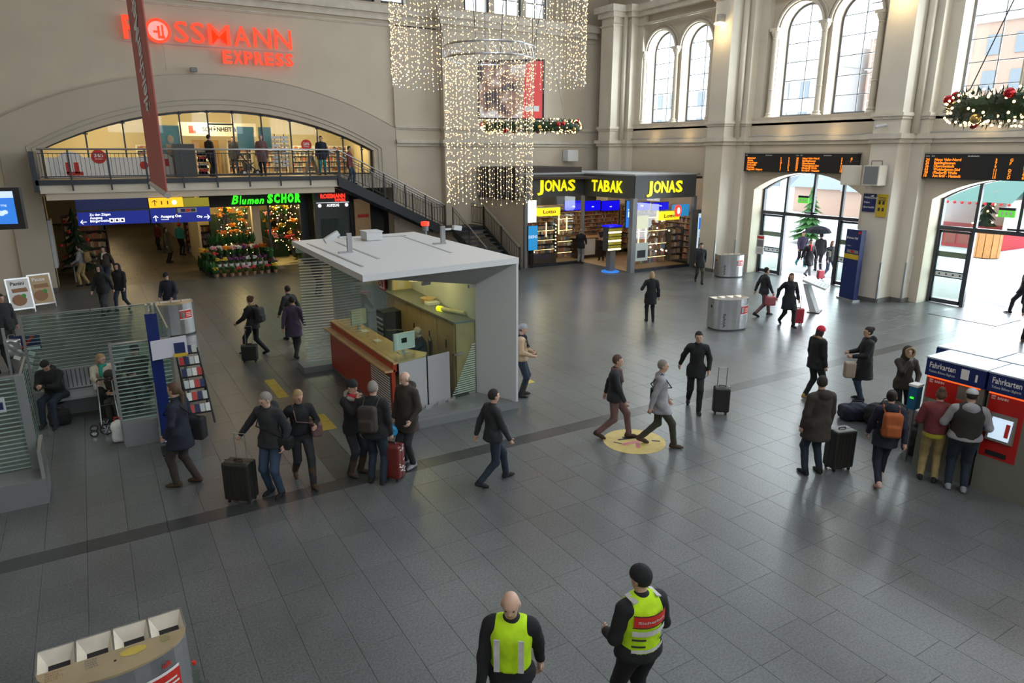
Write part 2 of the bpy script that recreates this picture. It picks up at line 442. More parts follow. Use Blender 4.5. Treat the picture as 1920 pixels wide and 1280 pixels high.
m = MB(); m.box(-2.6, -1.5, 32.8, 32.86, 0, .16); m.box(13.28, 15.7, 32.84, 32.9, 0, .16); m.box(15.7, 18, 32.4, 32.45, 0, .16); m.build('skirting', 'skirting', t1)
# grid windows helper (rectangular)
WN = [0]
def grid_window(x0, x1, z0, z1, pos, nx, nz, axis, par=None):
    WN[0] += 1; r = struct('window_%d' % WN[0])
    def B(mb, u0, u1, a, b, d0, d1):
        if axis == 'y': mb.box(u0, u1, pos+d0, pos+d1, a, b)
        else: mb.box(pos+d0, pos+d1, u0, u1, a, b)
    f = MB(); t = .09
    B(f, x0, x0+t, z0, z1, -.06, .06); B(f, x1-t, x1, z0, z1, -.06, .06); B(f, x0, x1, z0, z0+t, -.06, .06); B(f, x0, x1, z1-t, z1, -.06, .06)
    f.build('window_frame', 'window_frame', r)
    g = MB()
    for i in range(1, nx): u = x0+(x1-x0)*i/nx; B(g, u-.02, u+.02, z0, z1, -.03, .03)
    for i in range(1, nz): u = z0+(z1-z0)*i/nz; B(g, x0, x1, u-.02, u+.02, -.03, .03)
    g.build('glazing_bars', 'window_frame', r)
    for i in range(nx):
        for j in range(nz):
            p = MB(); B(p, x0+(x1-x0)*i/nx, x0+(x1-x0)*(i+1)/nx, z0+(z1-z0)*j/nz, z0+(z1-z0)*(j+1)/nz, -.004, .004); p.build('pane', 'glass_clear', r)
    return r
for a, b in ((9.7, 11.1), (11.4, 12.6), (12.9, 14.1), (17.3, 18.7), (18.95, 20.6), (20.85, 22.2)): grid_window(a, b, 12.15, 14.5, 33.25, 2, 3, 'y')
m = MB()
for a, b in ((11.1, 11.4), (12.6, 12.9), (18.7, 18.95), (20.6, 20.85)): m.box(a, b, 33.05, 33.6, 12.1, 14.6)
m.build('window_pier', 'stone_trim', wn)
# --- east wall: piers, doorways, paired round-headed windows
we = struct('wall_east')
PIERS = [31.0, 23.0, 15.0, 7.0, -1.0]
DOORC = [27.0, 19.0, 11.1, 3.2]
m = MB()
outer = [(HY0-.3, 0)]
for c in DOORC[::-1]:
    if c > 26: continue
    outer += [(c-2.6, 0)]+arc(c, 3.8, 2.6, .78, 16)+[(c+2.6, 0)]
outer += [(33.2, 0), (33.2, 6.2), (HY0-.3, 6.2)]
holed(m, outer, [], 25.9, 26.75, 'x'); m.build('wall_face', 'plaster', we)
m = MB(); holes = []
for c in BAYS:
    for s in (-1, 1): holes.append(arc(c+s*1.26, 10.38, 1.02, 1.019, 16, 6.88))
holed(m, [(HY0-.3, 6.2), (33.2, 6.2), (33.2, 12.5), (HY0-.3, 12.5)], holes, 26.25, 27.1, 'x'); m.build('window_wall', 'plaster', we)
m = MB()
for i, c in enumerate(BAYS+[]):
    y1 = 33.2 if i == 0 else BAYS[i-1]-2.3
    m.box(26.25, 27.1, c+2.3, y1, 12.5, 16)
m.box(26.25, 27.1, HY0-.3, BAYS[-1]-2.3, 12.5, 16); m.box(26.25, 27.1, HY0, 33.2, 15.2, 16)
m.build('upper_wall', 'plaster', we)
for y in PIERS:
    m = MB(); m.box(24.65, 26, y-.5, y+.5, 0, 12.4); m.build('pier', 'plaster_light', we)
    m = MB(); m.box(25.5, 26.4, y-.95, y+.95, 0, 12.4); m.build('pier_step', 'plaster_light', we)
    m = MB(); m.box(25.95, 26.4, y-1.35, y+1.35, 6, 12.4); m.build('pier_step', 'plaster_light', we)
    for s in (-1, 1):
        m = MB(); m.tube([(25.35, y+s*.62, 6.05), (25.35, y+s*.62, 12.3)], .13, 10); m.build('column_shaft', 'plaster_light', we, smooth=True)
t2 = struct('trim_2')
def plan(extra=0):
    pts = [(25.2, 33.0), (25.2, 32.4), (25.9, 32.4)]
    for y in PIERS:
        pts += [(25.9, y+1.35), (25.9, y+.95), (25.5, y+.95), (25.5, y+.5), (24.65, y+.5), (24.65, y-.5), (25.5, y-.5), (25.5, y-.95), (25.9, y-.95)]
    pts.append((25.9, HY0)); return pts
pl = plan()
for nm, a, b, o in (('cornice', 5.74, 6.06, .16), ('sill_course', 6.55, 6.76, .1), ('upper_cornice', 12.2, 12.75, .32), ('upper_string', 11.75, 11.85, .08)):
    m = MB(); ledge(m, pl[2:], a, b, o); m.build(nm, 'stone_trim', t2)
m = MB(); m.box(25.85, 26.3, HY0, 32.4, 6.0, 6.88); m.build('sill_wall', 'plaster', t2)
m = MB()
for y in PIERS:
    m.box(24.6, 24.66, y-.5, y+.5, 0, .15)
    for s in (-1, 1): m.box(24.65, 25.5, y+s*.5, y+s*.56, 0, .15); m.box(25.45, 25.5, y+s*.5, y+s*.95, 0, .15); m.box(25.5, 25.9, y+s*.95, y+s*1.0, 0, .15)
m.build('skirting', 'skirting', t2)
for y in PIERS[1:3]:
    for s in (-1, 1):
        m = MB(); m.box(24.62, 24.68, y+s*.5-.03, y+s*.5+.03, 0, 1.5); m.box(25.47, 25.53, y+s*.95-.03, y+s*.95+.03, 0, 1.5); m.build('corner_guard', 'steel_dull', t2)
def arched_window(c, hw, z0, zs, X):
    WN[0] += 1; r = struct('window_%d' % WN[0])
    o = arc(c, zs, hw, hw-.001, 18, z0); i = arc(c, zs, hw-.09, hw-.091, 18, z0+.1)
    f = MB(); holed(f, o, [i], X-.07, X+.07, 'x'); f.build('window_frame', 'window_frame', r)
    g = MB(); g.box(X-.025, X+.025, c-.014, c+.014, z0, zs+hw)
    nz = 6; rows = [z0+(zs-z0)*(k+.0)/4 for k in range(5)]
    rows = [z0+.75*k for k in range(1, 6)]
    def half(z): return hw if z <= zs else math.sqrt(max(0, hw*hw-(z-zs)**2))
    for z in rows: g.box(X-.025, X+.025, c-half(z), c+half(z), z-.014, z+.014)
    g.build('glazing_bars', 'window_frame', r)
    zz = [z0+.05]+rows+[zs+hw-.03]
    for a, b in zip(zz[:-1], zz[1:]):
        for s in (-1, 1):
            n = 4; loop = [(c, a)]
            for q in range(n+1): z = a+(b-a)*q/n; loop.append((c+s*max(.01, half(z)-.04), z))
            loop.append((c, b)); p = MB(); p.prism(loop, X-.003, X+.003, 'x'); p.build('pane', 'glass_clear', r)
    # carved archivolt and sill in front
    for k, rr, tk in ((0, hw+.10, .06), (1, hw+.26, .045)):
        m = MB(); m.tube([(26.22-.05*(k == 0), c+rr*math.cos(PI*j/16), zs+rr*math.sin(PI*j/16)) for j in range(17)], tk, 6); m.build('archivolt', 'stone_trim', r, smooth=True)
    m = MB(); m.box(26.05, 26.9, c-hw-.05, c+hw+.05, z0-.08, z0); m.build('window_sill', 'pale_grey', r)
def colonnette(y, X=26.12, parent=None):
    m = MB(); m.lathe([(.0, 6.78), (.2, 6.78), (.2, 6.92), (.15, 6.98), (.17, 7.02), (.12, 7.1), (.115, 8.0), (.14, 8.03), (.115, 8.06), (.105, 10.05), (.13, 10.08), (.11, 10.12), (.2, 10.32), (.2, 10.42), (0, 10.42)], (X, y, 0), 12)
    m.box(X-.2, X+.2, y-.2, y+.2, 10.38, 10.5); m.build('colonnette', 'plaster_light', parent, smooth=False)
for c in BAYS:
    if c < 5: continue
    for s in (1, -1): arched_window(c+s*1.26, 1.02, 6.9, 10.38, 26.85)
    for y in (c, c+2.36, c-2.36): colonnette(y, parent=t2)
for c in BAYS[:3]:
    for s in (1, -1): grid_window(c+s*1.26-.9, c+s*1.26+.9, 12.8, 15.2, 26.85, 2, 3, 'x')
# --- doors
def doorway(n, c):
    r = struct('door_%d' % n); X = 26.62; hw, zs, rise = 2.6, 3.8, .78
    o = arc(c, zs, hw, rise, 20, 0); i = arc(c, zs, hw-.1, rise-.02, 20, 0.0)
    f = MB(); holed(f, o, [[(u, z if z > 0 else .001) for u, z in i]], X-.08, X+.08, 'x'); f.build('door_frame', 'frame_metal', r)
    R = (hw*hw+rise*rise)/(2*rise)
    def top(y): return zs+rise-R+math.sqrt(R*R-(y-c)**2)-.08
    f = MB(); f.box(X-.09, X+.09, c-hw+.08, c+hw-.08, 2.70, 2.84); f.build('transom', 'frame_metal', r)
    f = MB(); f.box(X-.13, X-.08, c-.3, c+.3, 2.86, 2.93); f.build('door_sensor', 'dark_metal', r)
    ys = [c-hw+.1, c-1.36, c, c+1.36, c+hw-.1]
    for y in ys[1:4]:
        f = MB(); f.box(X-.06, X+.06, y-.05, y+.05, 2.84, top(y)+.05); f.build('mullion', 'frame_metal', r)
    for a, b in zip(ys[:-1], ys[1:]):
        loop = [(a, 2.84)]+[(a+(b-a)*k/5, top(a+(b-a)*k/5)+.03) for k in range(6)]+[(b, 2.84)]
        p = MB(); p.prism(loop, X-.005, X+.005, 'x'); p.build('pane', 'glass_clear', r)
    for s in (1, -1):
        y = c+s*1.36; f = MB(); f.box(X-.07, X+.07, y-.06, y+.06, 0, 2.7); f.build('mullion', 'frame_metal', r)
        a, b = sorted((c+s*1.42, c+s*(hw-.1)))
        lf = MB(); lf.box(X-.04, X+.04, a, a+.06, .03, 2.68); lf.box(X-.04, X+.04, b-.06, b, .03, 2.68); lf.box(X-.04, X+.04, a, b, .03, .17); lf.box(X-.04, X+.04, a, b, 2.6, 2.68)
        L = lf.build('door_leaf', 'frame_metal', r)
        p = MB(); p.box(X-.006, X+.006, a+.05, b-.05, .15, 2.62); p.build('pane', 'glass_green', L)
        p = MB(); p.box(X-.012, X+.012, a+.05, b-.05, 1.72, 1.92); p.build('glass_band', 'frost_olive', L)
        p = MB(); p.box(X-.035, X+.035, a+.05, b-.05, .98, 1.02); p.box(X-.035, X+.035, a+.05, b-.05, 1.18, 1.22); p.build('push_rail', 'frame_metal', L)
        p = MB(); p.mi = 0; p.box(X-.02, X+.02, a+.06, b-.06, 1.03, 1.17)
        p.mi = 1
        for q in range(4): yy = b-.2-q*.24; p.box(X-.024, X+.024, yy-.03, yy+.03, 1.07, 1.13)
        p.build('sticker_strip', ['print_white', 'print_dark'], L)
    # emergency exit sign hanging in the left-centre light
    e = MB(); e.mi = 0; e.box(X-.22, X-.14, c+.12, c+.62, 3.30, 3.53); e.mi = 1
    for q in range(3): yy = c+.24+q*.13; e.box(X-.225, X-.22, yy-.025, yy+.025, 3.36, 3.48)
    e.mi = 2; e.box(X-.22, X-.14, c+.12, c+.62, 3.53, 3.62)
    s = e.build('exit_sign', ['exit_green', 'print_white', 'dark_metal'], None); tag(s, 'green emergency exit sign in the '+{1: 'doorway behind the navy totem', 2: 'doorway by the entrance mat', 3: 'third doorway, outside the photo'}[n], 'sign')
mat('frost_olive', (.16,.20,.13), .5)
doorway(1, DOORC[1]); doorway(2, DOORC[2]); doorway(3, DOORC[3])
# --- other walls (outside the frame), ceiling with roof light
m = MB(); m.box(HX0-.4, HX0, HY0, 33.2, 0, 16); m.build('wall_west', 'plaster', kind='structure')
ws_ = struct('wall_south'); m = MB(); holed(m, [(HX0-.4, 0), (27.1, 0), (27.1, 16), (HX0-.4, 16)], [[(x, 7), (x+4.4, 7), (x+4.4, 13.5), (x, 13.5)] for x in (-4.5, 2.2, 8.9, 15.6)], HY0-.4, HY0); m.build('wall_face', 'plaster', ws_)
for x in (-4.5, 2.2, 8.9, 15.6): grid_window(x, x+4.4, 7, 13.5, HY0-.2, 3, 4, 'y')  # unseen windows, put in to bring light from the south
m = MB(); holed(m, [(HX0-.4, HY0-.4), (27.1, HY0-.4), (27.1, 33.7), (HX0-.4, 33.7)], [[(x, 2), (x+3.2, 2), (x+3.2, 27), (x, 27)] for x in (9.0, 17.5)], 0, 1)
m.v = [(x, z, 16+y*.4) for x, y, z in m.v]; m.build('ceiling', 'ceiling_paint', kind='structure')
# --- corridor and shop shell behind the arch
wc = struct('wall_corridor')
m = MB(); m.box(-2.0, -1.5, 33.0, 34.6, 0, 3.9); m.build('passage_pier', 'plaster', wc)
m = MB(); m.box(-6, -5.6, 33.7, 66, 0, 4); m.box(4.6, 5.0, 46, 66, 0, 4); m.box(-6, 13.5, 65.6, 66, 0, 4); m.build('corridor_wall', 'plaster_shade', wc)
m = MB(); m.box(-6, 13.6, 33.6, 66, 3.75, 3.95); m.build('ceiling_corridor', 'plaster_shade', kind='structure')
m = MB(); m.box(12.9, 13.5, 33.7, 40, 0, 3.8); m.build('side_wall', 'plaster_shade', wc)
m = MB(); m.box(6.75, 7.12, 35.6, 36.0, 0, 3.8); m.build('passage_column', 'plaster', wc)
m = MB(); m.box(7.4, 7.8, 34.0, 46, 0, .01); m.build('shop_threshold', 'steel_dull', wc)
# ================================================================== FIXED FURNISHINGS OF THE HALL
XA = (1, 0, 0); YA = (0, 1, 0); ZA = (0, 0, 1); NX = (-1, 0, 0); NY = (0, -1, 0)
# ---- balcony in front of the arch
bal = thing('balcony', 'cream balcony with black railing in front of the arched shop window', 'balcony', (4, 31.5, 3.9))
m = MB(); m.box(-1.45, 9.8, 31.2, 32.95, 3.93, 4.26); m.build('deck', 'plaster_light', bal)
m = MB(); m.box(-1.3, 9.6, 31.3, 32.85, 3.68, 3.93); m.build('soffit_beam', 'plaster', bal)
m = MB(); m.box(-1.55, 9.85, 31.12, 31.2, 4.24, 4.42); m.box(-1.62, -1.45, 31.12, 32.9, 4.0, 5.45); m.build('edge_channel', 'dark_metal', bal)
m = MB(); m.box(-1.45, 9.8, 31.2, 33.0, 4.36, 4.42); m.build('deck_floor', 'wood_table', bal)
m = MB(); m.tube([(-1.35, 31.16, 5.53), (9.78, 31.16, 5.53)], .035, 8); m.build('handrail', 'steel', bal)
m = MB(); m.box(-1.35, 9.78, 31.14, 31.18, 4.52, 4.56); m.box(-1.35, 9.78, 31.14, 31.18, 5.36, 5.39); m.build('rail_bar', 'dark_metal', bal)
for k in range(9):
    x = -.4+k*1.27; m = MB(); m.box(x-.03, x+.03, 31.08, 31.12, 4.02, 5.5); m.build('post', 'dark_metal', bal)
bm_ = None
for k in range(78):
    x = -1.3+k*.142
    if bm_ is None:
        m = MB(); m.box(-.008, .008, -.008, .008, 0, .82); bm_ = m.build('baluster', 'dark_metal', bal, world=False); o = bm_
    else: o = copy_of(bm_, bal)
    o.location = Vector((x, 31.16, 4.55))-bal.location
# ---- staircase
st = thing('staircase', 'dark steel staircase running down from the balcony to a landing', 'staircase', (12, 31.6, 0))
A0 = Vector((9.8, 31.2, 4.25)); A1 = Vector((15.0, 31.2, 1.72))
for y, nm in ((31.2, 'stringer'), (32.7, 'stringer')):
    m = MB(); dz = .34; m.add([(9.7, y-.04, 4.42-dz-.1), (15.0, y-.04, 1.72-dz+.05), (15.0, y-.04, 1.85), (9.7, y-.04, 4.45), (9.7, y+.04, 4.42-dz-.1), (15.0, y+.04, 1.72-dz+.05), (15.0, y+.04, 1.85), (9.7, y+.04, 4.45)],
        [(0,1,2,3),(7,6,5,4),(0,4,5,1),(1,5,6,2),(2,6,7,3),(3,7,4,0)]); m.build(nm, 'dark_metal', st)
tr_ = None
for k in range(16):
    if tr_ is None: m = MB(); m.box(-.17, .17, 0, 1.46, -.045, 0); tr_ = m.build('tread', 'dark_grey', st, world=False); o = tr_
    else: o = copy_of(tr_, st)
    o.location = Vector((9.95+k*.318, 31.22, 4.26-k*.157))-st.location
m = MB(); m.box(15.0, 17.2, 31.1, 32.75, 1.6, 1.78); m.build('landing', 'dark_metal', st)
def railing(par, a, b, n, posts, h=1.08):
    a = Vector(a); b = Vector(b); up = Vector((0, 0, h))
    m = MB(); m.tube([a+up, b+up], .03, 8); m.build('handrail', 'steel', par)
    m = MB(); m.bar(a+up*.86, b+up*.86, .02); m.bar(a+up*.1, b+up*.1, .025); m.build('rail_bar', 'dark_metal', par)
    for k in range(posts+1): p = a.lerp(b, k/posts); m = MB(); m.bar(p, p+up, .05); m.build('post', 'dark_metal', par)
    for k in range(1, n): p = a.lerp(b, k/n); m = MB(); m.bar(p+up*.1, p+up*.86, .014); m.build('baluster', 'dark_metal', par)
railing(st, (9.85, 31.17, 4.42), (15.0, 31.17, 1.85), 36, 5)
railing(st, (9.85, 32.7, 4.42), (15.0, 32.7, 1.85), 30, 5)
railing(st, (15.0, 32.7, 1.78), (17.2, 32.7, 1.78), 14, 2)
railing(st, (17.15, 32.7, 1.78), (17.15, 31.1, 1.78), 10, 1)
# lower flight coming forward from the landing
for x in (15.4, 17.15):
    m = MB(); m.add([(x-.04, 31.1, 1.4), (x-.04, 31.1, 1.8), (x-.04, 27.6, .12), (x-.04, 27.6, -0.0), (x+.04, 31.1, 1.4), (x+.04, 31.1, 1.8), (x+.04, 27.6, .12), (x+.04, 27.6, -0.0)],
        [(0,1,2,3),(7,6,5,4),(0,4,5,1),(1,5,6,2),(2,6,7,3),(3,7,4,0)]); m.build('stringer', 'dark_metal', st)
for k in range(10):
    m = MB(); m.box(15.42, 17.12, 30.8-k*.34, 31.12-k*.34, 1.58-k*.165, 1.62-k*.165); m.build('tread', 'dark_grey', st)
railing(st, (17.15, 31.1, 1.75), (17.15, 27.6, .05), 22, 2)
railing(st, (15.4, 31.1, 1.75), (15.4, 27.6, .05), 20, 2)
# ---- tobacco shop
tb = thing('tobacco_shop', 'black-fronted tobacco kiosk shop with yellow illuminated letters', 'shop', (21.2, 28, 0))
Xl, Xm, Xr, Yl, Yr = 17.7, 21.1, 25.0, 28.0, 24.35
m = MB(); pts = [(Xl, Yl), (Xm, Yl), (Xm+.1, Yr), (Xr, Yr), (Xr+.6, Yr+.3), (25.6, 32.3), (Xl, 32.3)]
m.prism(pts, 4.36, 4.46); m.build('roof', 'pale_grey', tb)
for q, (a, b) in enumerate((((Xl, Yl), (Xm, Yl)), ((Xm, Yl), (Xm+.1, Yr)), ((Xm+.1, Yr), (Xr, Yr)))):
    m = MB(); d = (Vector(b)-Vector(a)).normalized(); n = Vector((d.y, -d.x)); n = n if n.y < 0 or n.x < -.5 else -n
    a3 = Vector((*a, 0)); b3 = Vector((*b, 0)); n3 = Vector((*n, 0))
    m.add([(*(a3+n3*.06).xy, 3.36), (*(b3+n3*.06).xy, 3.36), (*(b3+n3*.06).xy, 4.40), (*(a3+n3*.06).xy, 4.40), (*(a3-n3*.15).xy, 3.36), (*(b3-n3*.15).xy, 3.36), (*(b3-n3*.15).xy, 4.40), (*(a3-n3*.15).xy, 4.40)],
        [(0,1,2,3),(7,6,5,4),(0,4,5,1),(1,5,6,2),(2,6,7,3),(3,7,4,0)]); fa = m.build('fascia', 'dark_grey', tb)
    word, f0, f1 = (('JONAS', .16, .83), ('TABAK', .2, .82), ('JONAS', .16, .76))[q]
    L = (b3-a3).length; dd = (b3-a3).normalized(); wch = L*(f1-f0)/5
    for i, ch in enumerate(word):
        lm = MB(); pos = a3+dd*(L*f0+wch*(i+.5))+n3*.07; pos.z = 3.63
        text_on(lm, ch, pos, dd, ZA, width=wch*(.95 if ch != 'J' else .75), height=.50, bold=.028, extrude=.01, align='c', lift=.03); lm.build('sign_letter', 'yellow_letters', fa)
    m = MB()
    m.add([(*(a3+n3*.05).xy, 0), (*(b3+n3*.05).xy, 0), (*(b3+n3*.05).xy, .13), (*(a3+n3*.05).xy, .13), (*(a3-n3*.1).xy, 0), (*(b3-n3*.1).xy, 0), (*(b3-n3*.1).xy, .13), (*(a3-n3*.1).xy, .13)],
        [(0,1,2,3),(7,6,5,4),(0,4,5,1),(1,5,6,2),(2,6,7,3),(3,7,4,0)])
    if q != 1: m.build('base_rail', 'dark_metal', tb)
for x, y, r in ((Xl, Yl, .08), (Xm-.02, Yl, .07), (Xm+.1, Yr, .13), (Xr, Yr, .09)):
    m = MB(); m.box(x-r, x+r, y-r, y+r, 0, 3.4); m.build('corner_post', 'mid_grey', tb)
for a, b, y in ((Xl+.1, 19.35, Yl), (19.35, Xm-.1, Yl), (Xm+.3, 23.0, Yr), (23.0, Xr-.1, Yr)):
    m = MB(); m.box(a+.02, b-.02, y-.01, y+.01, .13, 3.36); m.build('window_pane', 'glass_clear', tb)
m = MB(); m.box(Xl-.05, Xl+.05, 28.05, 32.4, 0, 3.3); m.build('side_wall', 'plaster', tb)
m = MB(); m.box(Xl, 25.5, 32.1, 32.3, 0, 4.3); m.build('shop_wall', 'dark_grey', tb)
m = MB(); m.box(17.5, 21.4, 28.6, 32.38, 4.46, 4.72); m.box(17.5, 17.72, 28.6, 32.38, 3.2, 4.46); m.build('roof_box', 'brown_panel', tb)
m = MB(); m.box(Xl, 25.6, 24.5, 32.2, 4.2, 4.3); m.v = [(x, max(y, 28.05) if x < Xm else y, z) for x, y, z in m.v]; m.build('shop_ceiling', 'wood_dark', tb)
m = MB(); m.box(Xl+.1, 25.6, 28.1, 32.1, .0, .012); m.box(Xm+.2, 25.3, 24.5, 28.1, 0, .012); m.build('shop_floor', 'wood_table', tb)
mat('pack_red', (.36,.10,.06), .5, islrand=.5); mat('pack_white', (.50,.42,.30), .5, islrand=.4); mat('pack_brown', (.26,.14,.07), .5, islrand=.5); mat('pack_blue', (.09,.12,.2), .5, islrand=.5); mat('pack_tan', (.42,.26,.13), .5, islrand=.4)
PACKS = ['pack_red', 'pack_white', 'pack_brown', 'pack_blue', 'pack_tan', 'pack_brown']
def stocked(name, label, x0, x1, y, z0, z1, nrow, depth=.35, carcass='wood_light', lit=None, facing='y', cat='shelf', tall=.75, group=None):
    t = thing(name, label, cat, ((x0+x1)/2, y, z0) if facing == 'y' else (y, (x0+x1)/2, z0), group)
    def B(mb, a, b, c, d, e, f):
        if facing == 'y': mb.box(a, b, c, d, e, f)
        else: mb.box(c, d, a, b, e, f)
    m = MB(); B(m, x0, x1, y+depth, y+depth+.04, z0, z1); B(m, x0, x0+.04, y, y+depth, z0, z1); B(m, x1-.04, x1, y, y+depth, z0, z1); m.build('carcass', carcass, t)
    dz = (z1-z0)/nrow
    for r in range(nrow):
        s = MB(); B(s, x0+.04, x1-.04, y, y+depth, z0+r*dz, z0+r*dz+.035); sh = s.build('shelf_board', carcass, t)
        if lit and r % 2 == 0: e = MB(); B(e, x0+.06, x1-.06, y+.02, y+.04, z0+(r+1)*dz-.03, z0+(r+1)*dz-.01); e.build('light_strip', lit, sh)
        p = MB(); x = x0+.08
        while x < x1-.16:
            ww = random.uniform(.06, .12); p.mi = random.choice((0, 0, 1, 1, 2, 2, 3, 4, 5)); hh = dz*random.uniform(tall-.25, tall)
            B(p, x, x+ww*.9, y+.05, y+.2, z0+r*dz+.035, z0+r*dz+.035+hh); x += ww
        p.build('goods_row', PACKS, sh, kind='stuff')
    return t
mat('lit_strip', (1,.85,.5), .4, emis=2.5, ecol=(1,.75,.35))
stocked('cigarette_shelf', 'wide cigarette shelf wall behind the tobacco shop counter, left', 18.9, 21.9, 30.1, .9, 2.75, 9, lit=None)
stocked('cigarette_shelf', 'wide cigarette shelf wall behind the tobacco shop counter, centre', 21.95, 25.15, 30.1, .9, 2.75, 9)
stocked('wall_shelf', 'tall wooden shelf at the right end of the tobacco shop', 24.7, 30.0, 25.2, .3, 2.6, 8, facing='x')
stocked('display_cabinet', 'glass display cabinet edged with bulbs in the left tobacco shop window', 18.35, 19.7, 28.35, .55, 1.95, 6, carcass='black', lit='lit_strip')
stocked('display_cabinet', 'packed display shelf just left of the tobacco shop entrance', 19.9, 20.9, 28.5, .25, 2.5, 8, carcass='glass_clear', lit='lit_strip')
stocked('display_cabinet', 'packed glass display in the right tobacco shop window', 21.8, 23.9, 24.85, .25, 2.45, 7, carcass='glass_clear', lit='lit_strip')
stocked('display_cabinet', 'dark brown stocked display at the far right tobacco shop window', 23.95, 24.8, 24.7, .3, 1.9, 5, carcass='wood_dark')
stocked('magazine_rack', 'low magazine rack right of the tobacco shop counter', 23.6, 24.7, 29.2, .15, 1.2, 5, carcass='black')
m = MB(); m.box(18.3, 19.72, 28.3, 28.75, 0, .56); tag(m.build('cabinet_plinth', 'wood_dark'), 'dark plinth below the bulb-edged display cabinet', 'plinth')
ct = thing('sales_counter', 'dark sales counter with a white front panel in the tobacco shop', 'counter', (22.6, 29.3, 0))
m = MB(); m.box(21.7, 23.5, 29.1, 29.8, 0, 1.05); m.build('body', 'wood_dark', ct)
m = MB(); m.box(21.6, 23.6, 29.0, 29.9, 1.05, 1.11); m.build('worktop', 'wood_light', ct)
m = MB(); m.box(21.85, 22.75, 29.04, 29.1, .18, 1.02); m.build('front_panel', 'print_white', ct)
# blue advertising screens above the shelves
def scr(i, pa, pb, ya, yb, Y, lab):
    A = ay(pa, yb, Y); B = ay(pb, ya, Y); m = MB(); m.mi = 0; m.box(A.x, B.x, Y, Y+.08, A.z, B.z); m.mi = 1; m.box(A.x+.02, B.x-.02, Y-.02, Y, A.z+.02, B.z-.02)
    m.mi = 2; text_on(m, 'mo', ((A.x+B.x)/2, Y-.03, A.z+.2), XA, ZA, height=.08, bold=.03, align='c')
    tag(m.build('menu_screen', ['black', 'blue_screen', 'white_lit']), lab, 'screen', 'blue screens in the tobacco shop')
for i, (pa, pb) in enumerate(((1058, 1091), (1096, 1126), (1127, 1162))): scr(i, pa, pb, 375, 396, 29.85, 'blue screen over the cigarette shelves, '+('leftmost', 'middle one', 'rightmost')[i])
for i, (pa, pb) in enumerate(((1187, 1219), (1222, 1254))): scr(i, pa, pb, 378, 395, 26.6, 'blue screen behind the right shop window, '+('beside the post', 'nearer the round red sign')[i])
m = MB(); m.mi = 0; m.box(Xm-.1, Xm+.55, 24.62, 24.7, 2.05, 3.3); m.mi = 1; m.box(Xm-.08, Xm+.53, 24.6, 24.62, 2.07, 3.28); m.mi = 2; text_on(m, 'blu', (Xm+.22, 24.6, 2.55), XA, ZA, height=.24, bold=.04, align='c'); text_on(m, 'myblu', (Xm+.15, 24.6, 2.85), XA, ZA, height=.09, bold=.02, align='c')
tag(m.build('advert_screen', ['black', 'sky_screen', 'white_lit']), 'tall blue advert panel hanging at the tobacco shop entrance', 'screen')
for i, (x, y, lab) in enumerate(((18.6, 28.2, 'left'), (23.1, 24.6, 'right'))):
    m = MB(); m.mi = 0; m.box(x, x+1.25, y, y+.25, 2.42 if i == 0 else 2.3, 2.82 if i == 0 else 2.72); m.mi = 1; z = 2.55 if i == 0 else 2.42
    text_on(m, 'Lotto', (x+.62, y, z), XA, ZA, width=.75, height=.16, bold=.03, align='c')
    m.mi = 2; m.box(x-.01, x+1.26, y-.005, y+.255, 2.82 if i == 0 else 2.72, 2.86 if i == 0 else 2.76)
    tag(m.build('lightbox_sign', ['yellow_letters', 'print_red', 'pale_grey']), 'yellow lightbox with red script in the %s tobacco shop window' % lab, 'sign')
m = MB(); m.mi = 0; m.box(23.9, 24.95, 24.6, 24.7, 2.45, 3.0); m.mi = 1; m.lathe([(0, 0), (.3, 0), (.3, .05), (0, .05)], (0, 0, 0), 20); n0 = len(m.v)-20*4
m.v[n0:] = [(24.15+x*.7, 24.55-z, 2.72+y*.95) for x, y, z in m.v[n0:]]
m.mi = 2; n0 = len(m.v); m.lathe([(0, 0), (.12, 0), (.12, .02)], (0, 0, 0), 16); m.v[n0:] = [(24.15+x*.7, 24.49-z, 2.72+y*1.3) for x, y, z in m.v[n0:]]
tag(m.build('round_sign', ['cyan_screen', 'red_small', 'white_lit']), 'blue panel with a round red sign at the right window corner', 'sign')
m = MB(); m.mi = 0; m.box(17.75, 18.3, 27.85, 27.92, .85, 2.05); m.mi = 1; m.box(17.77, 18.28, 27.83, 27.85, .87, 2.03); m.mi = 2; text_on(m, 'DEINS', (18.03, 27.83, 1.45), XA, ZA, height=.13, bold=.02, align='c'); m.mi = 0; m.box(17.95, 18.02, 27.9, 27.95, 0, .85); m.box(18.05, 18.12, 27.9, 27.95, 0, .85)
tag(m.build('advert_display', ['black', 'cyan_screen', 'pale_screen']), 'blue portrait display on legs at the left end of the tobacco shop', 'screen')
m = MB(); m.box(17.75, 18.45, 28.2, 28.25, 2.15, 3.2); tag(m.build('lit_panel', 'white_lit'), 'blank white lit panel above the blue portrait display', 'panel')
